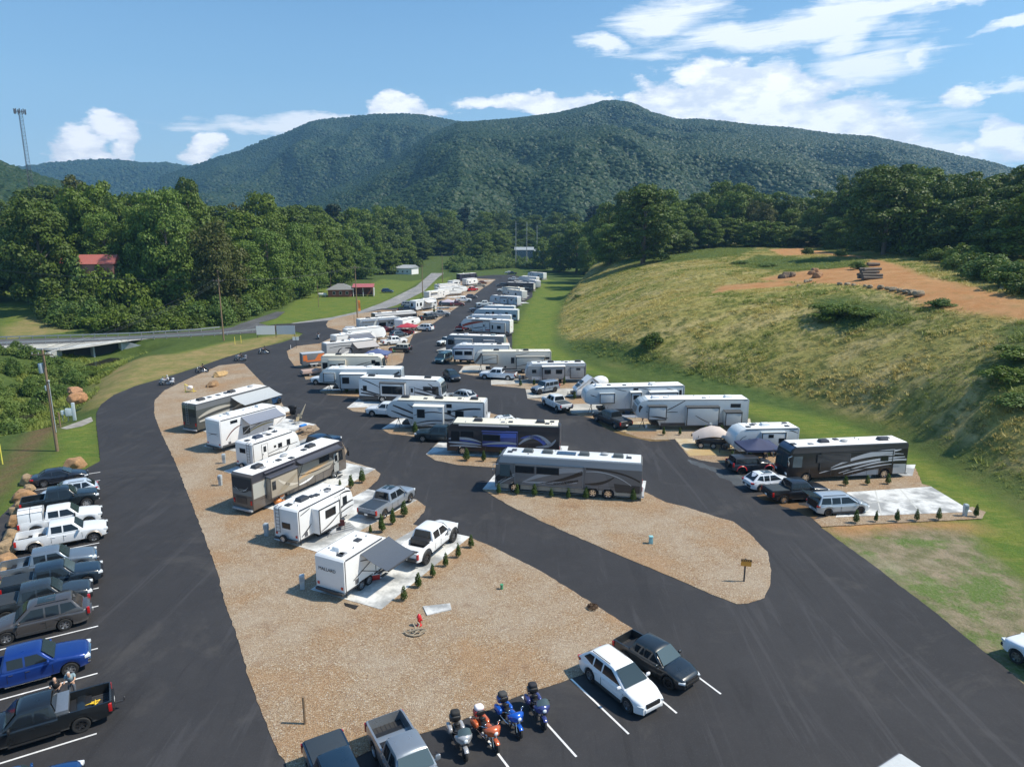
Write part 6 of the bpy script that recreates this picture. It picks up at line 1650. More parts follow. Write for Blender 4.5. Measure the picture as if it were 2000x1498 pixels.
m=MB(); m.box((12.3,3,1.6),(.25,5.4,3.1)); m.build('end_wall',flat((.5,.48,.45),.8),root)
for q in (-3,-.5,2): 
    m=MB(); m.box((q,-.03,1.5),(1.0,.08,1.2)); o=m.build('window',WHITEP,root); m=MB(); m.box((q,-.08,1.5),(.85,.03,1.0)); m.build('pane',GLASS,o)
x,y=G(630,580,0); root=empty('propane_tank',(x,y,H1(x,y)),0,'white propane tank lying on the lawn left of the brick house','tank')
m=MB(); m.lathe([(.001,-1.9),(.35,-1.75),(.55,-1.45),(.55,1.45),(.35,1.75),(.001,1.9)],'x',16,(0,0,.95)); m.build('tank',WHITEP,root,smooth=40)
m=MB(); 
for q in (-1.1,1.1): m.box((q,0,.25),(.25,.8,.5))
m.cyl((0,0,1.45),(0,0,1.65),.2,n=10); m.build('legs_and_dome',GREYP,root)
def shed(px,pt,D,w,dp,hw_,hr,label,wm,rm,rz=0,name='house',cat='building',gr=False):
    x,y,zt=at_depth(px,pt,D)
    if gr: k_=hr-hw_; hr=zt-H1(x,y); hw_=hr-k_
    z=zt-hr; root=empty(name,(x,y,z),rz,label,cat)
    m=MB(); m.box((0,dp/2,hw_/2-1),(w,dp,hw_+2)); m.build('wall',wm,root)
    m=MB(); cy=dp/2; o_=.5
    m.add([(-w/2-o_,-o_,hw_),(w/2+o_,-o_,hw_),(w/2+o_,cy,hr),(-w/2-o_,cy,hr),(-w/2-o_,dp+o_,hw_),(w/2+o_,dp+o_,hw_)],[(0,1,2,3),(3,2,5,4),(0,3,4),(1,5,2),(0,4,5,1)]); m.build('roof',rm,root)
    for q in range(int(w/3.2)):
        m=MB(); m.box((-w/2+1.6+q*3.2,-.04,hw_*.55),(1.1,.08,1.1)); o=m.build('window',WHITEP,root); m=MB(); m.box((-w/2+1.6+q*3.2,-.09,hw_*.55),(.9,.03,.9)); m.build('pane',GLASS,o)
    return root
shed(184,498,206,9.5,7,4.5,7.2,'house with a bright red roof half hidden among the big trees',flat((.36,.16,.12),.8),paint((.38,.11,.085),0,.6,.1,.2),R(12),gr=True)
shed(122,506,210,7,6,3.6,5.6,'smaller red-roofed wing seen behind the dead tree',flat((.36,.16,.12),.8),paint((.48,.13,.1),0,.5,.2,.1),R(12),gr=True)
shed(788,518,425,11,9,4.5,6.4,'white gabled house with grey roof among trees beyond the road',WHITEP,flat((.35,.37,.38),.8),R(-20))
shed(1024,483,500,13,11,4.5,6.5,'grey metal shed by the thin poles at the valley end',flat((.17,.19,.2),.7),flat((.3,.33,.34),.6),0,'metal_shed')
shed(1056,487,498,8,8,4,5.2,'smaller grey shed right of the metal shed',flat((.24,.27,.28),.7),flat((.3,.33,.34),.6),0,'metal_shed')
# ------------------------------------------------------------------ canopies, coolers, camp furniture
def canopy(px,py,w,d,h,col,rz,label,z=.05,peak=.8):
    x,y=G(px,py,z); root=empty('canopy_tent',(x,y,z),R(rz),label,'canopy','pop-up canopies')
    m=MB(); n=6
    c=[(-w/2,-d/2),(w/2,-d/2),(w/2,d/2),(-w/2,d/2)]
    for i in range(4):
        a=c[i]; b_=c[(i+1)%4]; rows=[]
        for j in range(n+1):
            t=j/n; zz=h+peak*(t**1.25); rows.append([((a[0]+(b_[0]-a[0])*s)*(1-t),(a[1]+(b_[1]-a[1])*s)*(1-t),zz-.06*math.sin(math.pi*s)*(1-t)) for s in (0,.25,.5,.75,1)])
        for r0,r1 in zip(rows,rows[1:]): m.strip(r0,r1)
        m.strip([(p[0],p[1],p[2]) for p in rows[0]],[(p[0],p[1],p[2]-.22) for p in rows[0]])
    m.build('cover',flat(col,.75,nz=.08),root,smooth=50)
    for q in c:
        m=MB(); m.cyl((q[0]*.97,q[1]*.97,0),(q[0]*.97,q[1]*.97,h),.025,n=6); m.build('leg',GREYP,root)
    return root
canopy(1478,908,3.9,3.4,2.25,(.035,.045,.1),4,'dark navy pop-up canopy in front of the black motorhome')
canopy(738,710,4.6,4.0,2.1,(.09,.12,.24),-6,'blue pop-up canopy beside the cream motorhome in the middle row')
canopy(796,654,4.5,4,2.2,(.4,.04,.06),-5,'dark red pop-up canopy beside the white pickup camper')
canopy(875,602,4,4,2.3,(.45,.4,.45),0,'faded pinkish canopy at the far middle row')
def cooler(px,py,col,label,w=.75,z=.055,rz=20,lid=(.75,.78,.78)):
    x,y=G(px,py,z); root=empty('cool_box',(x,y,z),R(rz),label,'cooler'); m=MB(); m.box((0,0,.19),(w,.42,.38),taper=1.05); m.build('tub',paint(col,0,.4,.2,.05),root,bevel=.02)
    m=MB(); m.box((0,0,.42),(w+.03,.45,.08)); m.build('lid',paint(lid,0,.4,.2,.05),root,bevel=.02)
    m=MB(); m.tube([(-w/2,-.02,.3),(-w/2-.08,0,.25),(-w/2,.02,.3)],.015,5); m.build('handle',WHITEP,root)
cooler(731,1130,(.55,.03,.02),'red cool box with white lid beside the small box camper')
cooler(592,836,(.03,.2,.6),'blue cool box among the camping gear behind the toy hauler',.9,rz=60,lid=(.04,.25,.7))
def chair(px,py,col,label,rz=0,z=.055,group='folding camp chairs'):
    x,y=G(px,py,z); root=empty('camp_chair',(x,y,z),R(rz),label,'chair',group)
    m=MB(); m.box((0,0,.45),(.5,.5,.03)); m.build('seat',flat(col,.8),root); m=MB(); m.box((-.27,0,.72),(.04,.5,.55),ry=-.2); m.build('backrest',flat(col,.8),root)
    for sx in (-.24,.24):
        for sy in (-.24,.24): m=MB(); m.cyl((sx,sy,0),(-sx*.6,sy,.46),.014,n=5); m.build('leg',DARKM,root)
for q in ((573,822,(.03,.03,.03),'black camp chair nearest the toy hauler nose',200),(579,828,(.4,.32,.2),'tan camp chair left of the blue cool box',150),(586,822,(.45,.37,.25),'second tan camp chair by the covered grill',100),
    (1245,804,(.03,.03,.035),'black camp chair under the long fifth wheel, leftmost',250),(1215,803,(.04,.04,.05),'dark camp chair on the pad behind the dark dually pickup',280),(1228,803,(.05,.05,.05),'dark camp chair next to the fifth wheel steps',270),
    (1272,829,(.04,.04,.045),'black camp chair beside the toy hauler landing gear',200),(1282,832,(.05,.05,.05),'grey camp chair left of the toy hauler storage door',250),
    (663,754,(.25,.04,.04),'dark red camp chair on the pad of the grey fifth wheel',300),(742,686,(.6,.6,.6),'white chair under the blue canopy',0),(765,690,(.6,.15,.1),'red chair beside the blue canopy',90)):
    chair(q[0],q[1],q[2],q[3],q[4])
x,y=G(572,808,.055); root=empty('covered_grill',(x,y,.055),0,'black covered barbecue grill behind the toy hauler','grill'); m=MB(); m.box((0,0,.45),(.7,.6,.8)); m.ell((0,0,.95),(.6,.32,.28),12,8,.7); m.build('hood',BLACK,root,bevel=.03)
m=MB(); m.box((.75,0,.78),(.4,.5,.04)); m.build('side_shelf',DARKM,root)
x,y=G(584,818,.055); root=empty('patio_umbrella',(x,y,.055),0,'folded tan umbrella leaning among the camping gear','umbrella'); m=MB(); m.cyl((0,0,0),(.9,.2,1.9),.03,n=6); m.build('pole',GREYP,root); m=MB(); m.cyl((.3,.07,.6),(.95,.2,2.0),.16,.04,10); m.build('canopy',flat((.5,.42,.3),.8),root)
# inflatable pumpkins etc. beside the brown motorhome
x,y=G(543,985,.055); root=empty('pumpkin_decoration',(x,y,.055),0,'stack of orange pumpkin decorations by the brown motorhome wheel','decoration')
OR=paint((.6,.22,.06),0,.5,.2,.1)
for c,r in (((0,0,.32),.38),((.3,.3,.85),.26),((-.15,.1,.9),.24),((.6,-.1,.25),.28)):
    m=MB(); m.ell(c,(r,r,r*.85),12,8); m.build('pumpkin',OR,root,smooth=60)
m=MB(); m.ell((.1,.15,1.28),(.2,.2,.14),10,6); m.build('bow',flat((.6,.4,.3),.8),root)
x,y=G(553,985,.055); boulder(0,0,.8,.6,.4,'pale sack beside the pumpkin decorations',None,(.55,.4,.32),xyz=(x,y,.055),cat='sack')
cooler(436,872,(.5,.28,.05),'orange crate behind the white toy hauler wheels',.5,rz=10,lid=(.6,.35,.08)); cooler(449,868,(.55,.04,.03),'red fuel can crate under the white toy hauler',.5,rz=30,lid=(.6,.05,.04))
# flag on a pole
x,y=G(1241,818,.055); root=empty('flag_pole',(x,y,.055),R(0),'small striped flag on a low pole between the two long fifth wheels','flag'); m=MB(); m.cyl((0,0,0),(0,0,2.4),.025,n=6); m.build('pole',GREYP,root)
m=MB()
for i in range(13):
    A=[];B=[]
    for k in range(7): t=k/6; yy=.12*math.sin(t*6); A.append((.02+.9*t,yy,2.3-i*.055-.35*t)); B.append((.02+.9*t,yy,2.3-(i+1)*.055-.35*t))
    if i%2==0: m.strip(A,B)
m.build('stripes',flat((.5,.03,.05),.8),root); m=MB()
for i in range(13):
    A=[];B=[]
    for k in range(7): t=k/6; yy=.12*math.sin(t*6); A.append((.02+.9*t,yy,2.3-i*.055-.35*t)); B.append((.02+.9*t,yy,2.3-(i+1)*.055-.35*t))
    if i%2==1: m.strip(A,B)
m.build('white_stripes',WHITEP,root)
m=MB(); m.box((.2,-.03,2.02),(.4,.02,.38)); m.build('canton',flat((.03,.05,.2),.8),root)
# covered utility trailer / side-by-side under beige tarp
x,y=G(1388,872,.055); root=empty('covered_buggy',(x,y,.055),R(-6),'off-road buggy on a trailer under a beige sagging tarp beside the white caravan','trailer')
TP=flat((.55,.47,.42),.8,nz=.12,scale=2)
m=MB(); secs=[]
for xx,ww,zz in ((-2.2,1.4,1.5),(-1.2,1.75,2.1),(0,1.9,2.5),(1.0,1.8,2.35),(2.3,1.5,1.45)):
    secs.append([(xx,-ww*.62,zz*.62),(xx,-ww*.5,zz*.8),(xx,-ww*.12,zz),(xx,ww*.2,zz*.98),(xx,ww*.55,zz*.72),(xx,ww*.62,zz*.58)])
m.loft(secs,False,False); m.build('tarp',TP,root,smooth=60)
m=MB()
for q in ((-1.6,-.9),(1.7,-.9),(-1.6,.9),(1.7,.9)): m.cyl((q[0],q[1],.5),(q[0],q[1],1.5),.03,n=6)
m.box((0,0,.62),(3.4,1.3,.3)); m.tube([(-1.9,-.8,.5),(-1.2,-.8,1.2),(1.2,-.8,1.3),(1.9,-.8,.6)],.05,6); m.build('frame',DARKM,root)
for q in ((-1.3,-.85),(1.3,-.85),(-1.3,.85),(1.3,.85),(0.1,-.9)): put_wheel(root,q[0],q[1],.36,.26,'steel')
# ------------------------------------------------------------------ the campers
GRY=(.3,.31,.32); BLK=(.015,.015,.017); TANG=(.3,.25,.18); SIL=(.45,.46,.47)
MH='motorhomes on their pads'; TT='travel trailers on their pads'; FW='fifth wheel trailers on their pads'
B_=(.03,.03,.035)
# --- left row
rv('T',(670.4,1096),(747,1048),3.05,WH,'small white box camper with dark awning out and black lettering on its tail','camper',group=TT,nose=1.0,cfg=dict(
   ac=[(1.3,.15,(.78,.78,.77))],vent=[(.6,-.55),(2.9,-.1)],edge=(.05,.05,.06),awn=[(1.7,4.9,2.3,.75,(.07,.085,.11))],door=[(3.7,)],win=[(4.5,1.9,.5,.7)],skirt=(.75,B_),box=[(1.25,1.0)],
   sw=[(B_,(.9,1.2),(2.4,1.7),(4.4,2.3),.05,.07,.03),(B_,(1.7,2.3),(3,1.9),(4.4,1.6),.04,.07,.03)],text=[('MALLARD',.34,('rear',.2,2.0),(.06,.06,.07))],win2=[],
   rpan=[]))
rv('T',(580.2,998.5),(676.4,950.4),3.2,WH,'white travel trailer with slide-out, rear ladder and open entry door','camper',group=TT,nose=.9,cfg=dict(
   ac=[(1.9,-.0,(.03,.035,.045))],vent=[(.6,.2),(2.8,-.2),(3.2,-.35),(4.6,-.3)],trim=(.05,.05,.06),edge=(.04,.04,.05),slides=[dict(r=(1.55,4.1,.75,2.85,.75),w=[(.1,.35,1.25,.7)],sw=[(B_,(1.7,.95),(2.8,1.1),(4.0,1.75),.03,.12,.02)])],
   door=[(4.65,)],win=[(5.6,2.1,.55,.7)],ladder=.75,rwin=(0,1.75,.85,.5),spare=1,skirt=(.72,B_),
   sw=[(B_,(.3,.9),(1.1,1.3),(1.45,1.6),.04,.14,.02),(B_,(4.1,1.2),(5.4,1.9),(6.8,1.75),.03,.16,.05),(B_,(4.3,1.0),(5.6,1.35),(6.8,1.3),.03,.1,.03),(B_,(.3,2.7),(.8,2.8),(1.4,2.95),.03,.07,.03),(B_,(5.0,2.8),(5.8,2.95),(6.5,2.6),.03,.12,.05)]))
rv('A',(490,930),(653.8,864.8),3.7,(.12,.1,.085),'brown and tan motorhome with cream swirl graphics and dark awnings','motorhome',group=MH,L=12.4,cfg=dict(
   ac=[(1.9,0),(8.7,0)],vent=[(4.2,-.3),(7.6,-.2),(5.2,-.9)],dish=[(5.4,.2)],trim=(.05,.05,.07),cap=(.03,.04,.09),
   upper=(3.0,(.04,.04,.05)),slides=[dict(r=(1.6,5.1,1.05,3.0,.5),c=(.36,.31,.24),w=[(-1.3,.2,.45,.8)],top=(.05,.055,.075),trim=(.08,.07,.06),sw=[(TANG,(2.4,1.3),(3.6,1.7),(5.0,2.6),.1,.55,.05),((.55,.5,.42),(2.6,2.6),(3.6,1.6),(5.0,1.5),.05,.3,.05)])],
   band=[((.33,.3,.25),[(5.2,1.1),(9.9,1.35),(10.6,1.9),(10.2,2.4),(8,2.75),(5.2,2.85)]),((.4,.4,.36),[(.1,1.5),(1.55,1.5),(1.55,2.9),(.1,2.9)])],
   sw=[((.06,.05,.045),(5.2,2.9),(9.8,3.1),(10.6,2.1),.05,.1,.05),((.5,.33,.18),(5.4,1.5),(8.2,2.1),(10,2.1),.05,.5,.05),(B_,(5.2,2.0),(7.6,1.5),(10.2,1.75),.04,.1,.03),(WH,(5.3,1.0),(7,1.0),(7.6,1.3),.03,.25,.02)],
   awn=[(5.4,11.2,.8,.2,(.05,.055,.075)),(1.4,5.1,.25,.1,(.06,.06,.08))],door=[(10.9,)],doorc=(.35,.35,.33),rpan=[(B_,-1.1,1.1,2.3,3.3),((.2,.2,.19),-1.15,1.15,1.75,2.3),(B_,-.75,.5,.95,1.6)],
   rsw=[(BLK,(-1,2.7),(0,1.6),(1.1,2.5),.12),(WH,(-.9,2.5),(0,1.7),(.8,2.6),.05)],win=[(9.2,2.55,1.5,.7)]))
rv('T',(491.6,867.8),(571,841.5),3.2,WH,'small white travel trailer with rear window, ladder and black pinstripes','camper',group=TT,nose=1.0,cfg=dict(
   ac=[(1.9,0,(.04,.05,.08))],vent=[(.6,.1),(3.2,-.2),(4.3,.1)],trim=(.05,.05,.06),edge=(.05,.05,.06),win=[(3.7,2.1,.55,.5),(4.9,2.15,.5,.6),(3.0,2.15,.3,.25)],door=[(1.6,)],rwin=(.2,2.3,.85,.5),ladder=-.75,spare=1,
   sw=[(B_,(.4,1.1),(2,1.5),(4.8,1.2),.03,.1,.03),(B_,(2.0,1.6),(3.6,1.8),(6.2,1.8),.03,.05,.02),(B_,(3.8,1.0),(4.6,1.3),(4.9,1.7),.03,.16,.03)],skirt=(.75,WH)))
rv('F',(427.5,821.9),(537,793),3.85,(.82,.82,.82),'big white toy hauler with silver awning and red and black arc on its side','camper',group=FW,nose=1.6,cfg=dict(
   ac=[(2.6,.1,(.75,.75,.73)),(6.6,0,(.75,.75,.73))],vent=[(1.5,.2,(.7,.7,.7)),(4.6,.2,(.7,.7,.7))],edge=(.6,.6,.6),awn=[(2.9,7.9,1.7,.7,(.2,.22,.27))],armc=(.7,.7,.7),
   sw=[((.12,.04,.04),(.7,1.4),(1.6,2.6),(2.9,2.7),.05,.14,.03),((.5,.42,.2),(3.6,1.5),(5.4,2.2),(7.4,2.0),.05,.2,.03),(B_,(3.6,1.7),(5.8,2.6),(7.6,2.4),.03,.08,.02)],win=[(1.9,3.3,.95,.35),(7.7,3.2,.7,.4),(3.5,1.9,1.0,.9)],
   rpan=[((.7,.73,.75),-1.1,1.1,.9,3.4)],rsw=[(B_,(-1,2.2),(0,2.0),(.9,2.3),.06),(B_,(-.9,1.8),(0,2.3),(.9,2.0),.05)],tripod=False))
rv('A',(381,790.6),(495,760.6),3.75,(.07,.075,.07),'dark green-grey motorhome with light grey awning extended over its side','motorhome',group=MH,L=12.6,cfg=dict(
   ac=[(1.9,0),(6.8,0)],vent=[(3.4,.2),(4.8,.2),(6.0,.1)],dish=[(10.3,.2)],trim=(.1,.1,.11),upper=(3.0,(.14,.15,.16)),awn=[(5.5,12.2,2.5,.85,(.4,.42,.43))],
   sw=[((.4,.38,.33),(.3,2.0),(2.6,2.8),(5.5,2.5),.1,.45,.1),((.45,.44,.4),(.4,1.5),(3,1.7),(6,2.0),.1,.35,.05),(B_,(.5,1.8),(3,2.4),(6,2.2),.05,.1,.05),((.4,.38,.33),(6,2.0),(8,2.6),(11,2.3),.1,.3,.05)],
   rpan=[(B_,-1.1,1.1,2.1,3.1),((.17,.19,.17),-1.1,1.1,3.1,3.55)],win=[(8.8,2.4,1.2,.6),(10.4,2.4,.7,.6)],ladder=.2))
# --- middle row, nearest first
rv('A',(1256,905),(1010,890),3.75,(.12,.125,.13),'long silver and charcoal coach with swirl graphics, nearest of the middle row','motorhome',group=MH,L=13.9,shift=0,cfg=dict(
   chrome=1,ac=[(2.3,-.1,(.09,.1,.1)),(5.5,-.1,(.09,.1,.1)),(9.0,-.1,(.09,.1,.1)),(10.9,-.1,(.09,.1,.1))],solar=[(7.2,-.2,1.8,.9)],dish=[(3.6,-.5)],vent=[(12.6,.3),(12.3,-.3),(1.3,0)],roof=paint((.7,.72,.73),0,.4,.2,.1),palecab=1,cap=(.3,.33,.36),
   upper=(3.0,(.3,.33,.36)),trim=(.55,.58,.6),wx=[12.0,4.55,3.1],
   slides=[dict(r=(5.4,12.0,.95,2.98,.12),c=(.15,.15,.155),w=[(2.3,.5,1.9,.72,1),(.1,.5,2.2,.72,1)],trim=(.2,.2,.2),sw=[((.33,.33,.34),(5.5,2.7),(8,2.9),(11.2,1.2),.25,.5,.05),(BLK,(5.5,2.5),(7.5,1.5),(9.5,1.2),.25,.2,.02),(BLK,(5.9,1.7),(7.5,1.25),(9,1.15),.1,.25,.02),((.36,.36,.37),(6,1.5),(8,1.3),(11,1.2),.05,.3,.05)])],
   band=[((.15,.15,.155),[(2.9,1.0),(5.38,1.0),(5.38,2.9),(4.2,2.85),(3.4,2.4)]),((.025,.03,.035),[(.2,.75),(2.4,.75),(2.6,1.6),(.2,1.5)])],
   sw=[(BLK,(.2,1.9),(1.8,2.9),(5.2,2.9),.1,.1,.12),(SIL,(1.0,1.5),(2.8,2.9),(5.2,2.6),.03,.08,.03),(BLK,(5.3,1.4),(3.7,1.3),(2.6,2.2),.04,.3,.05),(BLK,(12.3,2.0),(13.2,1.7),(13.8,1.2),.5,.45,.3),(SIL,(12.0,1.9),(13,1.5),(13.6,1.0),.05,.09,.03),(SIL,(11.6,2.0),(12.4,1.5),(13.4,.9),.03,.07,.03)],
   skirt=(.85,(.3,.29,.25))))
rv('A',(1093,832.5),(905,826.5),3.75,(.012,.013,.02),'black motorhome with royal blue and silver flame graphics and cream roof','motorhome',group=MH,L=12.6,cfg=dict(
   roof=MEMBC,ac=[(2.2,.1),(9.2,.2)],vent=[(.9,-.3),(1.4,.5),(5.5,.3)],upper=(3.05,(.03,.025,.03)),trim=(.5,.47,.38),awn=[(5.6,11.2,.25,.1,(.3,.3,.32))],
   slides=[dict(r=(4.6,8.6,1.2,3.0,.45),c=(.04,.06,.22),w=[(.9,.2,2.0,.75)],trim=(.02,.02,.03),sw=[((.08,.14,.5),(4.7,2.7),(6,2.8),(7.4,2.3),.4,.5,.1),((.35,.38,.42),(4.7,1.7),(6.4,1.9),(8.5,1.5),.1,.25,.05),((.05,.1,.42),(4.7,1.4),(6,1.5),(8,1.35),.1,.25,.05)])],
   sw=[((.35,.38,.42),(1.0,1.6),(2.6,3.4),(4.5,1.5),.25,.35,.1),((.04,.09,.4),(1.6,1.6),(2.5,2.9),(4.3,2.2),.25,.35,.05),((.3,.33,.37),(.4,2.2),(.9,1.2),(2.6,1.3),.05,.35,.05),((.4,.43,.47),(8.7,1.6),(10.4,2.2),(12.4,1.9),.05,.3,.08),((.4,.43,.47),(8.7,1.3),(10.5,1.5),(12.4,1.5),.05,.25,.08),((.05,.1,.42),(8.8,1.4),(10.6,1.9),(12.2,1.7),.05,.12,.03),((.4,.43,.47),(8.7,1.05),(10.6,1.2),(12.3,1.1),.05,.2,.05)],
   win=[(10.3,2.5,1.6,.75)],rpan=[((.1,.1,.11),-1.1,1.1,1.2,3.4)],ladder=.5))
SWF=lambda L:[(B_,(.4,2.0),(L*.3,1.3),(L*.6,1.6),.05,.22,.02),(B_,(.6,1.2),(L*.25,1.0),(L*.45,1.5),.03,.16,.02),(B_,(.5,3.0),(L*.2,3.1),(L*.42,2.3),.12,.2,.03),(B_,(L*.2,1.5),(L*.4,2.4),(L*.62,3.3),.03,.16,.05),(B_,(L*.45,1.2),(L*.6,1.9),(L*.78,3.4),.04,.2,.04),(B_,(L*.55,1.0),(L*.7,1.6),(L*.85,1.9),.04,.18,.04),(B_,(L*.66,1.9),(L*.78,2.5),(L*.93,3.2),.04,.22,.1),(B_,(L*.7,1.4),(L*.82,1.9),(L*.95,2.5),.04,.2,.05)]
rv('F',(946.4,785.8),(775,781),3.9,(.5,.54,.57),'white fifth wheel covered in black swooshes behind the dark teal pickup','camper',group=FW,nose=.6,L=12.6,cfg=dict(
   roof=MEMBC,ac=[(1.5,0),(6.0,0),(10.4,0)],vent=[(3.4,-.2),(7.7,.3)],slides=[dict(r=(5.1,8.9,.9,3.3,.9),w=[(.9,.35,1.0,1.1)],trim=False,top=(.7,.7,.66),sw=[(B_,(5.2,2.6),(7,2.9),(8.8,2.2),.05,.14,.02),(B_,(5.2,1.6),(7,1.7),(8.8,1.1),.05,.14,.02),(B_,(5.4,1.2),(6.5,1.2),(7.8,.95),.05,.12,.02)])],
   win=[(3.2,2.2,1.1,1.0),(4.5,2.5,.5,.5),(1.2,1.9,.6,.4),(4.5,3.3,.7,.5)],sw=SWF(12.6),cap=(.1,.105,.115),rpan=[((.55,.57,.6),-1.1,1.1,1.0,3.5)],rsw=[(B_,(-.9,3.0),(0,1.6),(.6,2.8),.14),(B_,(-.8,1.8),(0,2.6),(.9,1.4),.1)],skirt=(.8,WH)))
rv('A',(699.7,737.5),(862,743),3.7,(.62,.65,.67),'white motorhome with black flashes, double slide-out window and domed windshield, facing right','motorhome',group=MH,L=12.6,cfg=dict(
   ac=[(1.6,0),(5.6,0),(10.2,0)],trim=(.04,.04,.05),cap=(.35,.42,.45),slides=[dict(r=(3.4,7.2,1.1,3.1,.55),w=[(.0,.0,3.1,1.2,2)],top=(.1,.11,.12))],door=[(8.1,)],win=[(.95,2.1,.6,.85),(10.4,2.4,1.2,.6)],doorc=(.62,.65,.67),
   sw=[(B_,(.3,2.0),(1.8,1.5),(3.3,1.2),.12,.18,.1),(B_,(.3,1.4),(2,1.3),(3.3,.9),.12,.2,.1),(B_,(.6,3.4),(2,3.0),(3.3,2.3),.06,.16,.02),(B_,(8.5,1.8),(10,1.6),(12,1.0),.1,.2,.15),(B_,(8.2,2.5),(10,2.1),(12.3,1.4),.03,.15,.1),(B_,(10.9,2.4),(11.4,2.0),(12.4,1.2),.25,.25,.15),(B_,(7.4,1.2),(9,1.0),(11.0,1.4),.1,.2,.05),(B_,(10.6,3.1),(11.4,2.8),(11.5,2.0),.06,.12,.06)],
   skirt=(1.0,(.03,.03,.035)),win2=[]))
rv('F',(783.7,721),(640,720.6),3.85,(.4,.46,.5),'pale blue-grey fifth wheel with white roof towed by a white pickup','camper',group=FW,nose=.5,L=12.9,cfg=dict(
   ac=[(5.1,.1,(.72,.72,.7)),(9.4,.1,(.75,.75,.72))],vent=[(3.2,0)],trim=(.75,.75,.75),slides=[dict(r=(5.4,9.4,.85,3.15,.9),w=[(1.1,.2,1.1,1.0)],top=(.72,.73,.74)),dict(r=(10.3,12.1,1.8,3.3,.4),w=[])],door=[(2.0,)],sw=[(B_,(.3,3.4),(1.6,2.6),(3.3,1.7),.2,.25,.05),(B_,(.2,2.6),(1.1,2.0),(2.4,1.3),.1,.2,.04),((.6,.2,.1),(10.4,2.5),(11,2.7),(11.8,2.5),.02,.05,.02)],cap=(.5,.55,.58),win=[(3.8,2.9,.2,.5)]))
rv('A',(626,695.5),(730,696),3.6,CREAM,'cream motorhome with black waves towing the orange trailer in the middle row','motorhome',group=MH,L=10.8,cfg=dict(
   roof=MEMBC,ac=[(2.8,0),(8.6,.2,(.75,.75,.7))],slides=[dict(r=(1.4,4.4,1.2,3.0,.5),w=[(-.7,-.2,1.1,.65),(.75,-.1,1.0,.75)],trim=(.5,.47,.4))],sw=[((.05,.05,.05),(4.6,1.3),(6.6,2.2),(8.6,2.6),.05,.12,.03),((.3,.28,.24),(5,1.1),(7,1.5),(9.6,2.7),.05,.3,.03)],win=[(.7,1.9,.9,1.1),(9.2,2.6,.7,.7)]))
rv('A',(637,672),(735,662),3.6,(.36,.36,.36),'silver motorhome with black curl graphic and tan awning in the middle row','motorhome',group=MH,cfg=dict(
   ac=[(2.0,.2),(6,.2,(.7,.7,.7))],vent=[(4,0)],sw=[(B_,(.6,2.7),(3.5,3.2),(6.5,2.4),.04,.12,.03),(B_,(3.8,2.4),(5.6,2.6),(5.2,1.2),.08,.35,.05),(B_,(2.3,1.2),(2.2,2.2),(3.3,2.5),.08,.25,.04),((.75,.75,.74),(3.4,1.3),(4.6,1.9),(5,1.4),.1,.5,.1)],awn=[(5.4,10.2,2.5,.9,(.4,.37,.35))],win=[(7.0,2.2,.7,.9)],rwin=None))
rv('T',(656,656),(728,648),3.25,WH,'white travel trailer with a dark grey awning next to the white crew cab','camper',group=TT,nose=.9,cfg=dict(ac=[(2.2,0,(.75,.75,.75))],vent=[(4,0)],awn=[(3.0,8.4,2.2,.8,(.13,.14,.17))],win=[(1.6,2.1,.6,.45)],sw=[(B_,(.3,1.3),(2.6,1.5),(5,1.2),.05,.12,.05)],box=[]))
rv('T',(677.5,644),(747,638),3.2,(.82,.82,.8),'plain white travel trailer without awning in the middle row','camper',group=TT,nose=.9,cfg=dict(vent=[(3,0,(.7,.7,.7)),(5.6,0,(.7,.7,.7))],win=[(1.2,1.9,.25,.5),(5.4,2.1,.3,.6)],sw=[(B_,(1.6,2.0),(2.6,2.1),(3.6,2.0),.02,.04,.02)],rwin=(.5,1.8,.4,.7),box=[]))
rv('F',(703,624.5),(782,618.5),3.6,(.55,.6,.62),'light trailer with two slate blue awnings behind the plain white caravan','camper',group=FW,nose=.8,cfg=dict(ac=[(2.8,.3)],vent=[(5.2,.4)],awn=[(.5,4.2,.7,.25,(.16,.2,.26)),(4.8,10.4,.8,.3,(.14,.17,.22))],win=[(6.0,1.9,1.9,1.1),(1.6,1.6,.7,.9),(8.6,2.0,.6,.5)],door=[(7.8,)],tripod=False))
rv('A',(732,613),(815,607),3.6,(.06,.06,.065),'black and white motorhome with white roof clutter in the far middle row','motorhome',group=MH,cfg=dict(ac=[(1.9,0),(6.3,.1)],vent=[(4.2,.2,(.8,.8,.8))],upper=(2.9,(.7,.7,.7)),win=[(6,2.2,3.2,.7,2)],sw=[((.5,.5,.5),(1,1.5),(4,2.0),(7,1.5),.1,.2,.05)]))
rv('F',(786,625),(812,620),3.3,WH,'short white fifth wheel nose with black arrow behind the red canopy','camper',group=FW,nose=2.2,cfg=dict(win=[(4.5,2.4,.9,.5)],sw=[(B_,(2.5,1.6),(4.4,2.0),(6,1.8),.05,.2,.04)],tripod=False))
rv('A',(812,588),(853,582),3.4,(.6,.63,.65),'white bus style motorhome with two black windows and white awning','motorhome',group=MH,cfg=dict(awn=[(4.6,9.5,2.0,.7,(.6,.6,.6))],win=[(.9,2.1,.7,1.1),(2.8,2.1,1.2,1.1)],ac=[(6,0,(.7,.7,.7))],rwin=(.3,2.1,.8,1.0)))
rv('F',(838,570),(894,563),3.6,(.75,.75,.74),'large white trailer with rolled beige awning on its side, far middle row','camper',group=FW,nose=1.2,L=13.5,cfg=dict(awn=[(1.2,5.6,.6,.25,(.6,.58,.52))],win=[(7.6,2.7,.45,.4),(9.3,2.8,.35,.4),(10.0,2.9,.3,.35),(9.4,1.9,.5,.5)],trim=(.5,.5,.4),tripod=False))
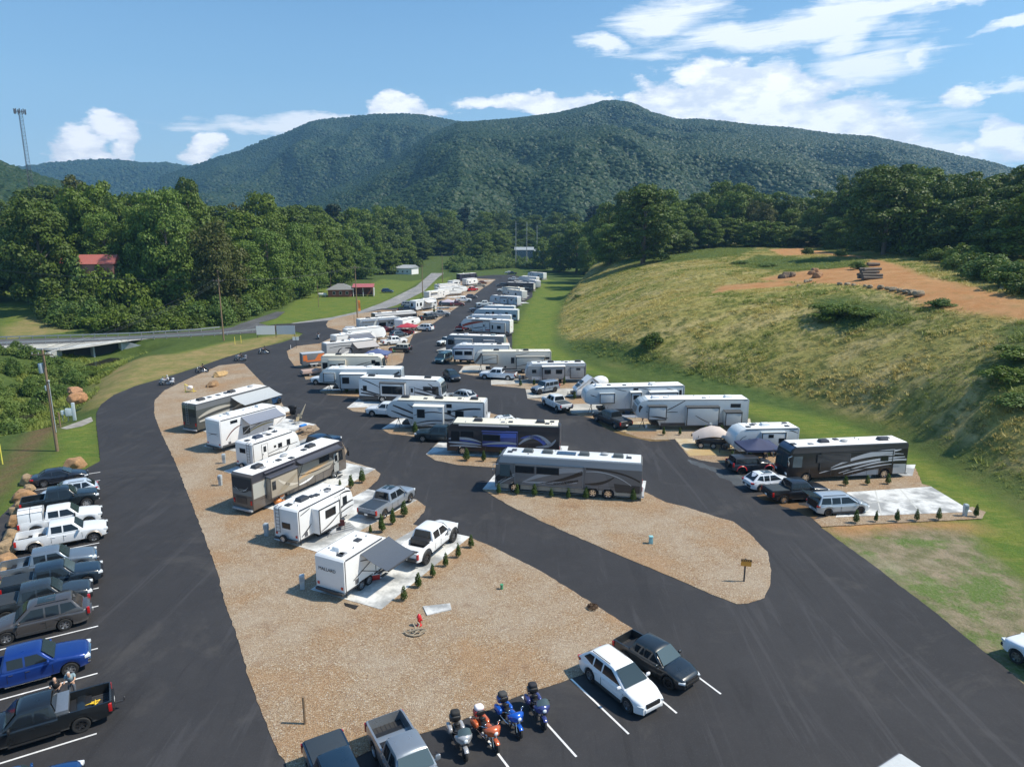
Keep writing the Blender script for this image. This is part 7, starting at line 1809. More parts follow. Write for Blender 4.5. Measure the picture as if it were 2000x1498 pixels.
rv('F',(855,562),(908,559),3.6,WH,'white fifth wheel with curved black nose graphic next to the red pickup','camper',group=FW,nose=1.3,cfg=dict(ac=[(1.2,0)],sw=[(B_,(7,3.2),(10,3.1),(12,2.4),.05,.2,.05),(B_,(4,1.5),(7,2.2),(9,1.8),.05,.12,.05)],win=[(7.2,2.6,.5,.5),(4,2.3,.9,.5)],tripod=False))
rv('F',(857,556),(912,551),3.6,(.7,.71,.72),'white trailer with a dark tail graphic, third from the far end of the middle row','camper',group=FW,nose=1.2,L=12,cfg=dict(ac=[(1.2,0,(.1,.1,.15))],sw=[(B_,(.3,2.2),(2,2.0),(4,1.4),.3,.4,.1),(B_,(8,2.4),(10,2.6),(11.6,2.0),.05,.2,.05)],win=[(5.5,2.2,1.0,.6)],tripod=False))
rv('A',(884,549),(911,545),3.4,(.62,.64,.66),'small pale motorhome with dark side windows near the far end','motorhome',group=MH,L=8.5,cfg=dict(ac=[(2.5,0,(.2,.2,.2))],win=[(3.5,2.3,4.0,.6,3)]))
rv('T',(911,545),(943,542),3.4,WH,'white travel trailer with square window near the far end of the middle row','camper',group=TT,nose=1.0,L=9.5,cfg=dict(ac=[(2.6,0,(.3,.3,.3))],slides=[dict(r=(.8,3.6,.8,2.8,.5),w=[(0,0,.9,.9)],trim=(.5,.5,.55))],win=[(6.6,2.0,1.2,.6)],box=[]))
rv('A',(898,535.5),(950,532),3.9,(.03,.03,.05),'long dark navy coach with cream roof edge parked last at the far end','motorhome',group=MH,L=13.7,cfg=dict(win=[(5,2.7,7,.8,4)],trim=(.6,.58,.5),ac=[(4,0,(.6,.6,.55))]))
# --- right row, nearest first
rv('A',(1776.6,864),(1562,873.5),3.75,(.013,.011,.012),'glossy black motorhome with silver slashes and white roof at the end of the right row','motorhome',group=MH,L=12.9,shift=0,cfg=dict(
   chrome=1,ac=[(2.2,.1,(.05,.05,.06)),(8.6,0,(.04,.04,.05))],dish=[(6.4,.1)],vent=[(1.3,-.5),(6.9,-.6),(12.0,.3)],palecab=1,swoff=.11,cap=(.03,.05,.1),upper=(3.1,(.05,.05,.055)),wx=[10.9,2.35],
   band=[((.42,.43,.44),[(.1,.5),(1.5,.5),(1.5,1.55),(.1,1.5)]),((.42,.43,.44),[(3.1,.5),(6.5,.5),(4.2,1.0),(3.1,1.1)])],
   slides=[dict(r=(1.7,9.6,1.2,3.05,.1),c=(.014,.012,.013),w=[(-3.0,.1,.9,.6,1),(2.5,.35,3.6,.9,1)],trim=(.03,.03,.03))],
   sw=[((.55,.56,.58),(.4,2.3),(4,2.3),(9.6,1.0),.05,.25,.03),((.45,.46,.48),(1.6,2.8),(4.8,3.0),(8.4,1.5),.45,.3,.03),((.5,.51,.53),(.2,2.0),(3,2.2),(7.5,.9),.12,.16,.03),((.5,.51,.53),(1.8,1.6),(4,1.5),(7,.8),.04,.14,.03),((.6,.6,.62),(.9,3.1),(1.6,2.95),(2.4,2.95),.03,.2,.05),((.5,.51,.53),(.6,2.6),(1.8,2.75),(2.8,2.6),.03,.1,.03)]))
for dd_ in []: pass
rv('T',(1562.5,835.5),(1456,838),3.2,(.62,.66,.67),'rounded white caravan with C-shaped black stripe behind the navy canopy','camper',group=TT,nose=1.3,cfg=dict(
   nose=1.4,ac=[(3.5,0,(.72,.75,.75))],vent=[(1.2,.6),(5.7,.6),(.9,-.6,(.1,.1,.12)),(4.9,-.2)],trim=(.1,.1,.12),slides=[dict(r=(1.7,4.5,.9,2.85,.4),w=[(.35,.55,.6,.4),(-.9,.0,.7,.6)])],win=[(5.45,1.75,.8,.6)],sw=[(B_,(6.1,2.4),(7.5,1.9),(6.0,1.0),.02,.07,.02),(B_,(1.2,2.9),(.8,2.9),(.2,2.6),.03,.1,.02)],skirt=(.95,(.6,.64,.65)),edge=(.6,.62,.62)))
rv('F',(1464,780),(1262,781),4.0,(.46,.51,.54),'very long white toy hauler fifth wheel with three black framed slide-outs','camper',group=FW,nose=.9,L=14.3,cfg=dict(
   ac=[(2.4,.2,(.8,.8,.8)),(11.7,.3,(.8,.8,.8))],vent=[(10.4,.2,(.5,.5,.5))],cap=(.1,.115,.125),slides=[dict(r=(3.9,8.0,.75,3.1,.6),top=(.06,.065,.07),w=[],sw=[(B_,(5.0,1.1),(6.0,1.5),(6.9,2.1),.03,.08,.03)]),dict(r=(1.1,3.2,.8,2.5,.9),top=(.06,.065,.07),w=[]),dict(r=(10.5,12.8,1.5,3.2,.5),top=(.06,.065,.07),w=[],sw=[(B_,(10.6,1.7),(11.5,1.9),(12.7,2.0),.1,.2,.02)])],
   win=[(1.7,3.2,1.3,.5)],sw=[(B_,(8.1,3.9),(9.2,3.2),(10.4,2.6),.05,.1,.05),(B_,(9.0,2.4),(9.7,2.4),(10.4,2.4),.04,.08,.04),(B_,(10.2,1.6),(11.5,2.0),(13,2.5),.04,.1,.04),(B_,(13.6,3.2),(13.9,2.8),(13.8,2.4),.3,.2,.05)],skirt=(1.0,(.03,.035,.045)),edge=(.4,.44,.47)))
rv('F',(1338,753),(1160,757),3.95,(.5,.55,.58),'long white fifth wheel with a boxed door slide behind the dark dually pickup','camper',group=FW,nose=.5,L=14.0,cfg=dict(
   ac=[(4.3,.2,(.8,.8,.8)),(11.9,.3,(.8,.8,.8))],vent=[(10.4,.1),(8.3,.4)],trim=(.08,.08,.1),slides=[dict(r=(1.2,5.1,.9,3.2,.8),top=(.6,.62,.64),w=[]),dict(r=(6.2,7.7,.9,3.2,.5),top=(.7,.7,.7),w=[(0,.5,.8,.6)]),dict(r=(9.9,12.0,1.8,3.2,.5),w=[])],win=[(.6,2.9,.35,.9),(6.9,3.6,.7,.3)],sw=[(B_,(8.2,3.3),(9,3.5),(9.8,3.7),.03,.08,.03),(B_,(4.8,3.4),(5.6,3.6),(6.6,3.8),.03,.08,.03),(B_,(12.3,2.6),(12.8,2.8),(13.2,2.9),.02,.12,.03),(B_,(1,3.2),(1.8,3.4),(2.6,3.6),.03,.09,.03)],cap=(.62,.66,.68)))
rv('T',(1145,709.5),(1040,711),3.3,(.3,.31,.32),'grey and white travel trailer with two long slide-out windows behind the grey off-roader','camper',group=TT,nose=1.1,cfg=dict(
   ac=[(1.2,0),(5.8,.1)],vent=[(7.8,0),(3.2,.1)],roof=paint((.8,.8,.8),0,.4,.2,.05),upper=(2.95,WH),slides=[dict(r=(3.6,7.4,.7,2.85,.5),c=(.28,.28,.29),w=[(1.0,.25,1.1,.75),(-.9,.25,1.1,.75)],top=(.75,.75,.75)),dict(r=(.2,2.7,.8,2.75,.25),w=[(-.1,.6,.7,.4)])],win=[(8.7,2.05,.75,.6)],cap=(.6,.62,.64),skirt=(1.15,(.65,.66,.67))))
rv('F',(1077,686.5),(955,687),3.9,(.55,.52,.46),'beige fifth wheel with brown curved nose graphic behind the white flatbed truck','camper',group=FW,nose=.9,L=13.8,cfg=dict(
   roof=MEMBC,ac=[(4.5,.4),(9.8,.1)],vent=[(6,.4)],trim=(.3,.28,.24),slides=[dict(r=(1.2,6.3,.8,3.0,.7),top=(.3,.3,.28),w=[],sw=[((.12,.1,.09),(1.4,2.4),(3.2,1.9),(6.2,1.4),.05,.16,.03)]),dict(r=(9.6,12.3,1.75,3.4,.4),w=[],sw=[((.1,.09,.08),(9.7,2.9),(11,2.7),(12.2,2.3),.03,.1,.03)])],win=[(6.9,2.3,.6,1.1),(.7,2.7,.8,.4),(8.2,1.15,.35,.3)],sw=[((.12,.1,.09),(12.4,3.6),(12.9,2.6),(13.6,2.0),.2,.3,.2),((.12,.1,.09),(4,3.6),(5.8,3.3),(6.4,3.2),.03,.1,.03),(B_,(.8,1.2),(3,.9),(5,.85),.1,.2,.05)],cap=(.3,.26,.23)))
rv('F',(995,674.5),(913,674),3.7,(.55,.6,.64),'white fifth wheel with navy framed double window slide, coupled to a white pickup','camper',group=FW,nose=.4,L=11.0,cfg=dict(
   ac=[(2.0,.2),(8.6,.3,(.8,.8,.8))],vent=[(3.4,.3),(7,0)],slides=[dict(r=(6.8,10.6,1.0,3.1,.7),c=(.5,.54,.58),trim=(.04,.06,.12),top=(.1,.13,.2),w=[(.9,.2,1.5,.75),(-.9,.2,1.5,.75)])],win=[(4.6,2.2,.8,.6)],cap=(.4,.43,.46),sw=[(B_,(1,1.3),(3,1.6),(6,1.5),.05,.15,.03)]))
rv('A',(984,657.5),(876,654.5),3.7,(.17,.2,.23),'slate blue-grey motorhome with silver panels behind a white off-roader','motorhome',group=MH,L=12.4,cfg=dict(
   ac=[(2.5,.1,(.3,.35,.35)),(8.2,.2,(.7,.7,.7))],vent=[(5,.1),(10,.2)],slides=[dict(r=(6.6,10.4,1.1,2.95,.4),c=(.42,.44,.45),top=(.45,.47,.48),trim=(.2,.22,.24),w=[]),dict(r=(1.9,4.2,1.1,2.8,.4),c=(.2,.24,.28),top=(.4,.42,.45),w=[],trim=(.2,.22,.24))],sw=[((.35,.39,.43),(1,2.8),(5,2.6),(7.5,1.2),.1,.25,.03),((.02,.03,.04),(1,2.4),(4,2.3),(6.4,1.1),.1,.2,.03)],win=[(10.9,2.2,.5,.8)],rpan=[((.25,.3,.34),-1.1,1.1,1.2,3.4)]))
rv('F',(995.6,626.5),(911,622.5),3.8,(.62,.63,.64),'white toy hauler with dark red and black side graphics behind the maroon pickup','camper',group=FW,nose=.8,L=13.0,cfg=dict(
   ac=[(4.4,.2),(9.0,.2,(.1,.1,.1)),(11,.2)],trim=(.03,.03,.03),cap=(.08,.02,.02),slides=[dict(r=(1.0,5.0,.8,3.2,.6),w=[(-.4,.1,1.0,.8),(1.3,.1,.4,1.0)],c=(.5,.5,.5),trim=(.03,.03,.03)),],door=[(6.8,)],sw=[((.3,.03,.02),(.5,1.0),(4,1.4),(8,1.1),.1,.35,.05),((.35,.04,.02),(7,3.2),(10,3.0),(12.6,2.0),.1,.5,.3),(B_,(6,1.8),(8,2.0),(10,1.4),.05,.2,.04)],rpan=[((.8,.8,.8),-1.15,1.15,.9,3.6)],rsw=[((.45,.06,.04),(-.7,2.6),(0,1.4),(.7,2.6),.1)],awn=[(5.2,10,.3,.1,(.1,.1,.1))]))
rv('T',(997.5,616.5),(925,615.5),3.4,(.7,.72,.74),'white trailer with blue pool on its roofline, second behind the red toy hauler','camper',group=TT,nose=1.2,cfg=dict(ac=[(3,0,(.2,.25,.35))],vent=[(5,0,(.6,.4,.35)),(7,0)],box=[],roof=paint((.72,.76,.8),0,.4,.2,.1)))
rv('F',(1011,605.5),(944,604),3.7,(.42,.47,.5),'white fifth wheel with ribbed white tail and small square windows','camper',group=FW,nose=.8,L=12.6,cfg=dict(win=[(3.2,2.6,.8,.7),(.9,2.0,.9,.7),(8.6,2.6,1.1,.6,2),(7.0,2.6,.7,.9)],rpan=[((.75,.78,.77),-1.2,1.2,.9,3.5)],ac=[],trim=(.8,.8,.78),sw=[(B_,(10,2.4),(11.4,2.2),(12.4,2.3),.1,.3,.1)],tripod=False))
rv('F',(1004,598.5),(946,597),3.6,(.5,.55,.6),'pale blue-white trailer squeezed in front of the slide-out caravan','camper',group=FW,nose=.8,cfg=dict(sw=[(B_,(4,2.8),(8,2.8),(12,2.2),.1,.25,.1)],roof=MEMB,ac=[],tripod=False))
rv('T',(1010,580),(962,577),3.5,(.58,.61,.66),'white travel trailer with two boxed slide-outs in the far right row','camper',group=TT,nose=1.3,cfg=dict(ac=[(8.2,.2)],slides=[dict(r=(3.8,6.8,.8,2.9,.5),w=[(-.3,.1,.6,.4)],top=(.1,.11,.12)),dict(r=(1.0,3.4,.8,2.9,.5),w=[(-.2,.5,.8,.4)],top=(.1,.11,.12))],win=[(9.0,2.3,.6,.7),(.4,2.2,.3,.8)],sw=[(B_,(7,1.3),(8.5,1.8),(10,1.7),.05,.12,.03)],box=[]))
rv('F',(1019,568.5),(990,565),3.6,(.6,.6,.6),'off-white trailer with a rear bay window in the far right row','camper',group=FW,nose=1.2,L=12,cfg=dict(win=[(4,2.2,1.0,.9),(9,2.4,.8,.5)],tripod=False,roof=MEMBC,ac=[(3,0,(.7,.7,.7))]))
rv('T',(1016,563),(991,561),3.4,(.66,.65,.6),'pale cream trailer just beyond the off-white one','camper',group=TT,nose=1.2,L=10.5,cfg=dict(win=[(7.5,2.2,1,.5)],box=[],roof=MEMBC,ac=[(2.5,0,(.7,.7,.65))]))
rv('A',(1042,553),(988,551.5),3.8,(.1,.09,.09),'dark fronted motorhome with white roof in the far right row','motorhome',group=MH,L=13.0,cfg=dict(upper=(2.9,(.06,.06,.08)),sw=[((.45,.4,.35),(.5,1.5),(4,2.0),(8,1.4),.2,.4,.1)],win=[(1.6,1.9,.7,.5),(6,2.4,2.4,.6)],rpan=[((.6,.62,.62),-1.15,1.15,1,3.5)],ac=[(3,0),(9,0)]))
rv('F',(1046,548.5),(1010,541.5),3.6,(.68,.68,.7),'white trailer with round roof vents, third from the far right end','camper',group=FW,nose=1.0,L=12,cfg=dict(vent=[(2,0),(4,.3),(6,0),(8,.2)],win=[(4,2.3,.8,.5)],tripod=False,ac=[]))
rv('F',(1047,541.5),(1012,539.5),3.6,(.7,.7,.72),'white trailer tucked before the last one on the right','camper',group=FW,nose=1.0,L=12,cfg=dict(win=[(2,2.0,1.2,.6)],sw=[(B_,(3,1.3),(6,1.2),(9,1.6),.1,.2,.1)],tripod=False,ac=[]))
rv('F',(1061,533.5),(1016,530.5),3.7,(.6,.64,.68),'last white fifth wheel at the far end of the right row','camper',group=FW,nose=.8,L=13.2,cfg=dict(win=[(10.6,2.6,.9,.5),(8.6,2.6,.8,.5),(3.8,2.0,1.2,.6)],sw=[(B_,(4.8,1.4),(7,1.3),(9,1.6),.1,.25,.1),(B_,(.8,2.6),(1.8,2.2),(2.6,1.6),.1,.2,.05)],rpan=[((.72,.78,.78),-1.2,1.2,.9,3.5)],tripod=False,ac=[]))
# bottom right corner: only the roof corner of a big trailer shows
a=Vector(G(1766,1464,3.3)); b_=Vector(G(1712,1499,3.3)); c_=Vector(G(1817,1499,3.3)); d=(b_-a).normalized(); ctr=a+d*4.35+Vector((-d.y,d.x))*(1.25 if Vector((-d.y,d.x)).dot(c_-a)>0 else -1.25)
root=empty('travel_trailer',(ctr.x,ctr.y,0),math.atan2(-d.y,-d.x),'white-roofed trailer of which only a roof corner shows at the bottom edge','camper')
rv_at(root,'T',8.6,3.3,2.5,1,(.5,.52,.53),dict(nose=.3,roof=flat((.5,.52,.52),.7),vent=[(6.6,.2,(.4,.42,.42))],dish=[(7.6,-.2)],win=[(4,2,1,.6)],box=[],ac=[(3,0)]))
# A-frame camper
x,y=G(1150,778,.055); a=Vector(G(1195,767,0))-Vector(G(1118,771,0)); rz=math.atan2(a.y,a.x); root=empty('folding_camper',(x,y+1.2,.055),rz,'small white A-frame folding camper with steep roof and triangular window','camper')
WP=paint(WH,0,.35,.3,.1)
m=MB(); m.box((.2,0,.95),(4.6,2.1,.75)); m.build('body',WP,root,bevel=.05)
m=MB(); m.prism([(-1.9,1.33),(2.3,1.33),(.2,3.05)],-1.0,-.94); m.prism([(-1.9,1.33),(2.3,1.33),(.2,3.05)],.94,1.0); m.build('gable_wall',WP,root)
m=MB(); m.add([(-2.2,-1.1,1.3),(.25,-1.1,3.15),(.25,1.1,3.15),(-2.2,1.1,1.3),(-2.15,-1.1,1.38),(.2,-1.1,3.25),(.2,1.1,3.25),(-2.15,1.1,1.38)],[(0,1,2,3),(7,6,5,4),(0,4,5,1),(3,2,6,7),(0,3,7,4)]); m.add([(2.6,-1.1,1.3),(.25,-1.1,3.15),(.25,1.1,3.15),(2.6,1.1,1.3),(2.65,-1.1,1.38),(.3,-1.1,3.25),(.3,1.1,3.25),(2.65,1.1,1.38)],[(0,1,2,3),(7,6,5,4),(0,4,5,1),(3,2,6,7),(0,3,7,4)]); m.build('roof',WP,root)
m=MB(); m.add([(-.7,-1.02,1.5),(1.2,-1.02,1.5),(.25,-1.02,2.6)],[(0,1,2)]); m.build('window',GLASS,root)
for q in ((-1.75,1.62),(-1.15,2.1)):
    m=MB(); m.add([(q[0]-.14,-.7,q[1]+.02),(q[0]+.3,-.7,q[1]+.4),(q[0]+.3,.7,q[1]+.4),(q[0]-.14,.7,q[1]+.02)],[(0,1,2,3)]); o=m.build('roof_window',GLASS,root); o.location=(-.06,0,.06)
m=MB(); m.ell((2.0,.2,2.2),(1.3,1.0,.9),16,10); m.build('dormer_bubble',WP,root,smooth=70)
m=MB(); m.tube([(-2.1,.5,.5),(-3.4,0,.5),(-2.1,-.5,.5)],.05,6); m.cyl((-3.2,0,.1),(-3.2,0,.9),.04,n=6); m.box((-2.4,0,.75),(.6,.9,.4)); m.build('tow_hitch',DARKM,root)
for s in (1,-1): put_wheel(root,.5,s*.98,.33,.18,'steel')
# orange enclosed trailer and flat covered trailer
a=Vector(G(592,719,.03)); b_=Vector(G(624,716,.03)); d=b_-a; rz=math.atan2(d.y,d.x)
root=empty('cargo_trailer',((a.x+b_.x)/2,(a.y+b_.y)/2+1,.03),rz,'grey cargo trailer with orange flame panels at the left end of the middle row','trailer')
Lc=d.length+1.2; m=MB(); m.box((0,0,1.55),(Lc,2.0,2.1)); m.build('body',flat((.17,.17,.17),.5),root,bevel=.08)
m=MB(); m.box((0,0,2.63),(Lc-.1,1.9,.06)); m.build('roof',paint((.5,.53,.56),0,.4,.2,.1),root,bevel=.02)
m=MB(); h=Lc/2
for poly in ([(-h+.2,1.3),(-h+1.0,1.3),(-h+.9,2.4),(-h+.2,2.3)],[(-h+.6,1.1),(h-.2,1.1),(h-.1,2.5),(h*.45,2.4),(.2,1.4),(-h+.9,1.35)]): m.poly([(x_,-1.02,z_) for x_,z_ in poly])
m.build('flame_panel',paint((.75,.2,.05),0,.35,.4,.05),root)
m=MB(); m.box((0,-1.08,.62),(1.5,.15,.14)); m.build('fender',WHITEP,root,bevel=.03)
for q in (-.4,.4):
    for s in (1,-1): put_wheel(root,q,s*.98,.33,.18,'steel')
x,y=G(606,733,.03); root=empty('covered_dolly',(x,y,.03),rz,'low tow dolly under a dusty pink cover left of the grey fifth wheel','trailer')
m=MB(); m.box((0,0,.75),(3.1,1.9,.55),taper=.93); m.build('cover',flat((.42,.3,.25),.8,nz=.15),root,bevel=.1); m=MB(); m.box((0,0,.42),(3.2,1.7,.12)); m.tube([(1.5,0,.4),(2.6,0,.4)],.05,6); m.build('frame',DARKM,root)
for s in (1,-1): put_wheel(root,-.2,s*.85,.3,.2,'steel')
# tank like covered rear scooter of the brown motorhome
a=Vector(G(470,990,.03)); root=empty('covered_motorcycle',(a.x-.2,a.y+.6,.75),R(118),'motorcycle under a black cover carried on a rack behind the brown motorhome','motorcycle')
m=MB(); secs=[]
for xx,ww,zz in ((-1.15,.25,.55),(-.8,.45,.8),(-.3,.5,.75),(.2,.5,.9),(.6,.55,1.15),(.95,.3,.7),(1.1,.2,.5)):
    secs.append([(xx,-ww,-.35),(xx,-ww*1.05,zz*.4),(xx,-ww*.6,zz*.85),(xx,0,zz),(xx,ww*.6,zz*.85),(xx,ww*1.05,zz*.4),(xx,ww,-.35)])
m.loft(secs); m.build('cover',flat((.012,.013,.015),.6,nz=.4,scale=3),root,smooth=50)
m=MB(); m.box((0,0,-.42),(2.1,.5,.08)); m.build('rack',DARKM,root)
# ------------------------------------------------------------------ parked cars, left row
HD=math.atan2(-su.y,-su.x)   # heading with the nose towards the lane
def slot(k,kind,col,label,nose_in=False,off=0.0,**kw):
    T=dict(CT[kind]); T.update(kw.get('dim',{})); L_=T['L']
    p=k0+rv_*k+su*(L_/2-off); return car(kind,col,(p.x,p.y,.004),HD+(math.pi if nose_in else 0)+R(kw.pop('tw',0)),label,**kw)
slot(-6.5,'sedan',(.012,.016,.025),'dark sedan at the top end of the left parking row',off=-1.0)
slot(-4.5,'cuv',(.45,.52,.6),'pale blue-silver crossover between the sedan and the black lifted pickup',nose_in=True,off=-.1,detail=2)
slot(-3.55,'pickup',(.01,.016,.02),'black lifted pickup with open bed in the upper left row',off=.9-.9,lift=.15,rim='steel',blackmirror=1)
slot(-1.85,'pickup',(.78,.79,.8),'white pickup with a tall white bed cap',off=.25,topper=paint((.78,.79,.8),0,.35,.4,.1),blackmirror=1)
slot(-.5,'pickup',(.74,.75,.76),'white crew cab pickup with tan lower panels and open bed',off=.65,rim='chrome',flare=paint((.35,.3,.25),.2,.35,.4,.05),rb=paint((.35,.3,.25),.2,.35,.4,.05),dim=dict(L=6.2,bed=4.05,wb=3.95))
slot(1.45,'pickup',(.2,.24,.28),'metallic grey-blue pickup with gear in its open bed',off=-.1,metal=.5,chrome=1)
slot(2.5,'pickup',(.012,.022,.035),'navy pickup with black bed cover and shining windshield',off=.3,cover=flat((.02,.028,.036),.6),lightglass=1)
slot(3.5,'pickup',(.022,.028,.033),'charcoal black pickup with covered bed beside the grey suv',off=-.3,cover=flat((.03,.034,.038),.6))
slot(4.5,'suv',(.11,.1,.095),'grey-brown full size suv parked nose in with roof bars',nose_in=True,off=-.35,metal=.5,rim='alu',sunroof=1,dim=dict(L=5.35,H=1.92))
slot(6.5,'pickup',(.008,.04,.22),'bright blue crew cab pickup with chrome bumper',off=-.3,metal=.3,chrome=1)
slot(8.5,'pickup',(.008,.01,.012),'black crew cab pickup backed out of its bay with open bed and tow hitch',nose_in=True,off=.75,rim='black',chrome=0,blackmirror=1,dim=dict(L=6.1,bed=3.85,xrr=3.6,xrb=3.8))
slot(10.45,'pickup',(.01,.06,.2),'blue pickup cut off by the bottom edge in the left row',off=-.4,metal=.3)
# gear in the black pickup
p=k0+rv_*8.5+su*(.6)
root=empty('tool_box',(p.x+su.x*.75,p.y+su.y*.75,1.12),HD,'grey metal tool box across the bed of the black pickup','tool box'); m=MB(); m.box((0,0,.1),(.55,1.7,.35)); m.build('box',flat((.3,.32,.34),.35,.7),root,bevel=.02); m=MB(); m.box((0,0,.3),(.58,1.72,.05)); m.build('lid',flat((.33,.35,.37),.35,.7),root,bevel=.01)
m=MB(); q=random.Random(4); pts=[(q.uniform(-.35,.35),q.uniform(-.25,.25),q.uniform(.02,.2)) for i in range(16)]; m.tube(pts,.025,5); o=m.build('strap_bundle',flat((.75,.5,.03),.6),None,loc=(p.x-su.x*.5,p.y-su.y*.5,.78)); tag(o,'tangle of yellow straps in the black pickup bed','straps')
m=MB(); m.ell((0,0,.1),(.4,.3,.12),12,8,.8); o=m.build('white_sack',flat((.6,.6,.62),.7),None,smooth=60,loc=(p.x-.5,p.y-.75,.8)); tag(o,'white sack beside the yellow straps in the truck bed','sack')
m=MB(); m.box((0,0,0),(.5,.07,.07)); m.cyl((.28,0,.0),(.28,0,.14),.03,n=8); m.ell((.28,0,.18),(.045,.045,.045),8,6); pp=k0+rv_*8.5-su*1.02; o=m.build('tow_ball',DARKM,None,loc=(pp.x,pp.y,.5)); o.rotation_euler=(0,0,HD); tag(o,'black tow ball mount sticking out behind the black pickup','tow hitch')
# people by the truck
LEAN=dict(chest=(.06,0,1.24),neck=(.16,0,1.43),elL=(.2,.25,1.18),wrL=(.42,.18,1.2),elR=(.2,-.25,1.18),wrR=(.42,-.18,1.2))
pp=k0+rv_*7.72+su*1.75; person((pp.x,pp.y,.004),HD-math.pi/2,LEAN,flat((.02,.02,.022),.8),flat((.03,.035,.05),.8),'bald person in a black shirt leaning over the truck bed, left of the pair',hair=SKIN)
pp=k0+rv_*7.64+su*1.1; person((pp.x,pp.y,.004),HD-math.pi/2-.2,LEAN,flat((.22,.3,.33),.8),flat((.1,.12,.15),.8),'grey-haired person in a blue-grey shirt leaning over the truck bed')
# bottom row
BH=math.atan2(-bs.y,-bs.x)
def slot2(k,kind,col,label,front=0.,**kw):
    T=dict(CT[kind]); T.update(kw.get('dim',{})); p=ba+br*k+bs*(T['L']/2+front); return car(kind,col,(p.x,p.y,.004),BH+R(kw.pop('tw',0)),label,**kw)
def nose(kind,pr,pf,label,col,**kw): return from_wheels(kind,pr,pf,label,col,**kw)
nose('cuv',(1153,1334),(1219,1388),'white crossover suv parked nose out by the gravel','' and 0 or (.8,.81,.82),dim=dict(L=5.05,W=1.9,H=1.72,wb=3.0,xw=1.2,xrf=2.35,xrr=4.15,xrb=4.95,roofw=.72,belt=1.08,hood=1.04,cowl=1.12,fo=.98,r=.385),glassm=GLASS,z=.004,rim='five')
nose('cute',(1224,1298),(1299,1344),'small black pickup beside the white crossover',(.012,.017,.022),z=.004,dim=dict(W=1.84),lightglass=1)
# two trucks at the bottom edge
def by_roof(kind,tail,d,label,col,**kw):
    """tail: pixels of the tailgate top left and right corners; d: heading"""
    T=CT[kind]; a=Vector(G(*tail[0],T['belt'])); b_=Vector(G(*tail[1],T['belt'])); mid=(a+b_)/2; rz=math.atan2((b_-a).y,(b_-a).x)+math.pi/2
    if Vector((math.cos(rz),math.sin(rz))).dot(Vector((math.cos(BH),math.sin(BH))))<0: rz+=math.pi
    rz=rz*.3+BH*.7 if abs(rz-BH)<1 else BH
    return car(kind,col,(mid.x+math.cos(rz)*T['L']/2,mid.y+math.sin(rz)*T['L']/2,.004),rz,label,**kw)
by_roof('pickup',((718,1405),(780,1386)),0,'grey pickup with open black bed at the bottom edge beside the motorcycles',(.3,.33,.36),metal=.5,lightglass=1,dim=dict(bed=3.6,xrf=2.2,xrr=3.45,xrb=3.6))
by_roof('pickup',((596,1446),(660,1424)),0,'dark blue pickup with a flat bed cover cut off at the bottom edge',(.012,.03,.055),cover=flat((.035,.045,.055),.5),metal=.2)
# motorcycles parked
MG='parked touring motorcycles'
def mpark(pr,pf,*a,**k):
    A=Vector(G(*pr,.004)); B=Vector(G(*pf,.004)); d=B-A; rz=math.atan2(d.y,d.x); c=(A+B)/2; return moto((c.x,c.y,.004),rz,*a,**k)
mpark((886,1436),(908,1486),(.4,.4,.41),'black and silver touring motorcycle with clear screen, leftmost of four',MG,trunk=(.01,.01,.012),bag=(.02,.02,.02),chrome=DARKM,rimm='black')
mpark((932,1424),(969,1472),(.6,.13,.04),'burnt orange touring motorcycle with a white bag on its trunk',MG,trunk=(.45,.04,.03),bag=(.8,.72,.72),screen=False)
mpark((980,1400),(1012,1440),(.01,.1,.5),'bright blue touring motorcycle with chrome spoked wheel',MG,bag=(.05,.05,.05),screen=False,trunk=(.01,.05,.22))
mpark((1034,1375),(1064,1430),(.05,.06,.2),'dark indigo touring motorcycle, rightmost of the four',MG,trunk=(.012,.014,.02),bag=(.02,.02,.025),chrome=DARKM,rimm='black')
# ridden motorcycles
RG='motorcycles riding on the park road'
for (px,py,col,lb,rzz,pl,sh) in ((326,752,(.7,.7,.72),'light coloured motorcycle at the left curve, lowest of the riders',200,'rider in a light jacket on the lowest motorcycle',(.55,.58,.6)),
    (395,728,(.03,.03,.035),'dark motorcycle, second up the curve',195,'rider all in black on the second motorcycle',(.02,.02,.022)),
    (470,705,(.3,.3,.32),'chrome and black motorcycle near the tip of the gravel island',190,'rider in black near the tip of the gravel island',(.015,.015,.018)),
    (516,691,(.02,.02,.02),'black motorcycle at the entrance bend',200,'rider in dark clothes at the entrance bend',(.02,.02,.025)),
    (622,662,(.5,.5,.52),'white and black motorcycle by the upper gravel corner',290,'rider in a dark grey jacket by the upper gravel corner',(.05,.05,.06))):
    x,y=G(px,py,.004); moto((x,y,.004),R(rzz),col,lb,RG,fairing=(px in(326,470)),rider=True)
    person((x,y,.004),R(rzz),RIDE,flat(sh,.7),flat((.02,.022,.03),.8),pl,helmet=BLACK if px!=326 else paint((.5,.5,.52),0,.3,.5,0),group='riders on the motorcycles',scale=1.0)
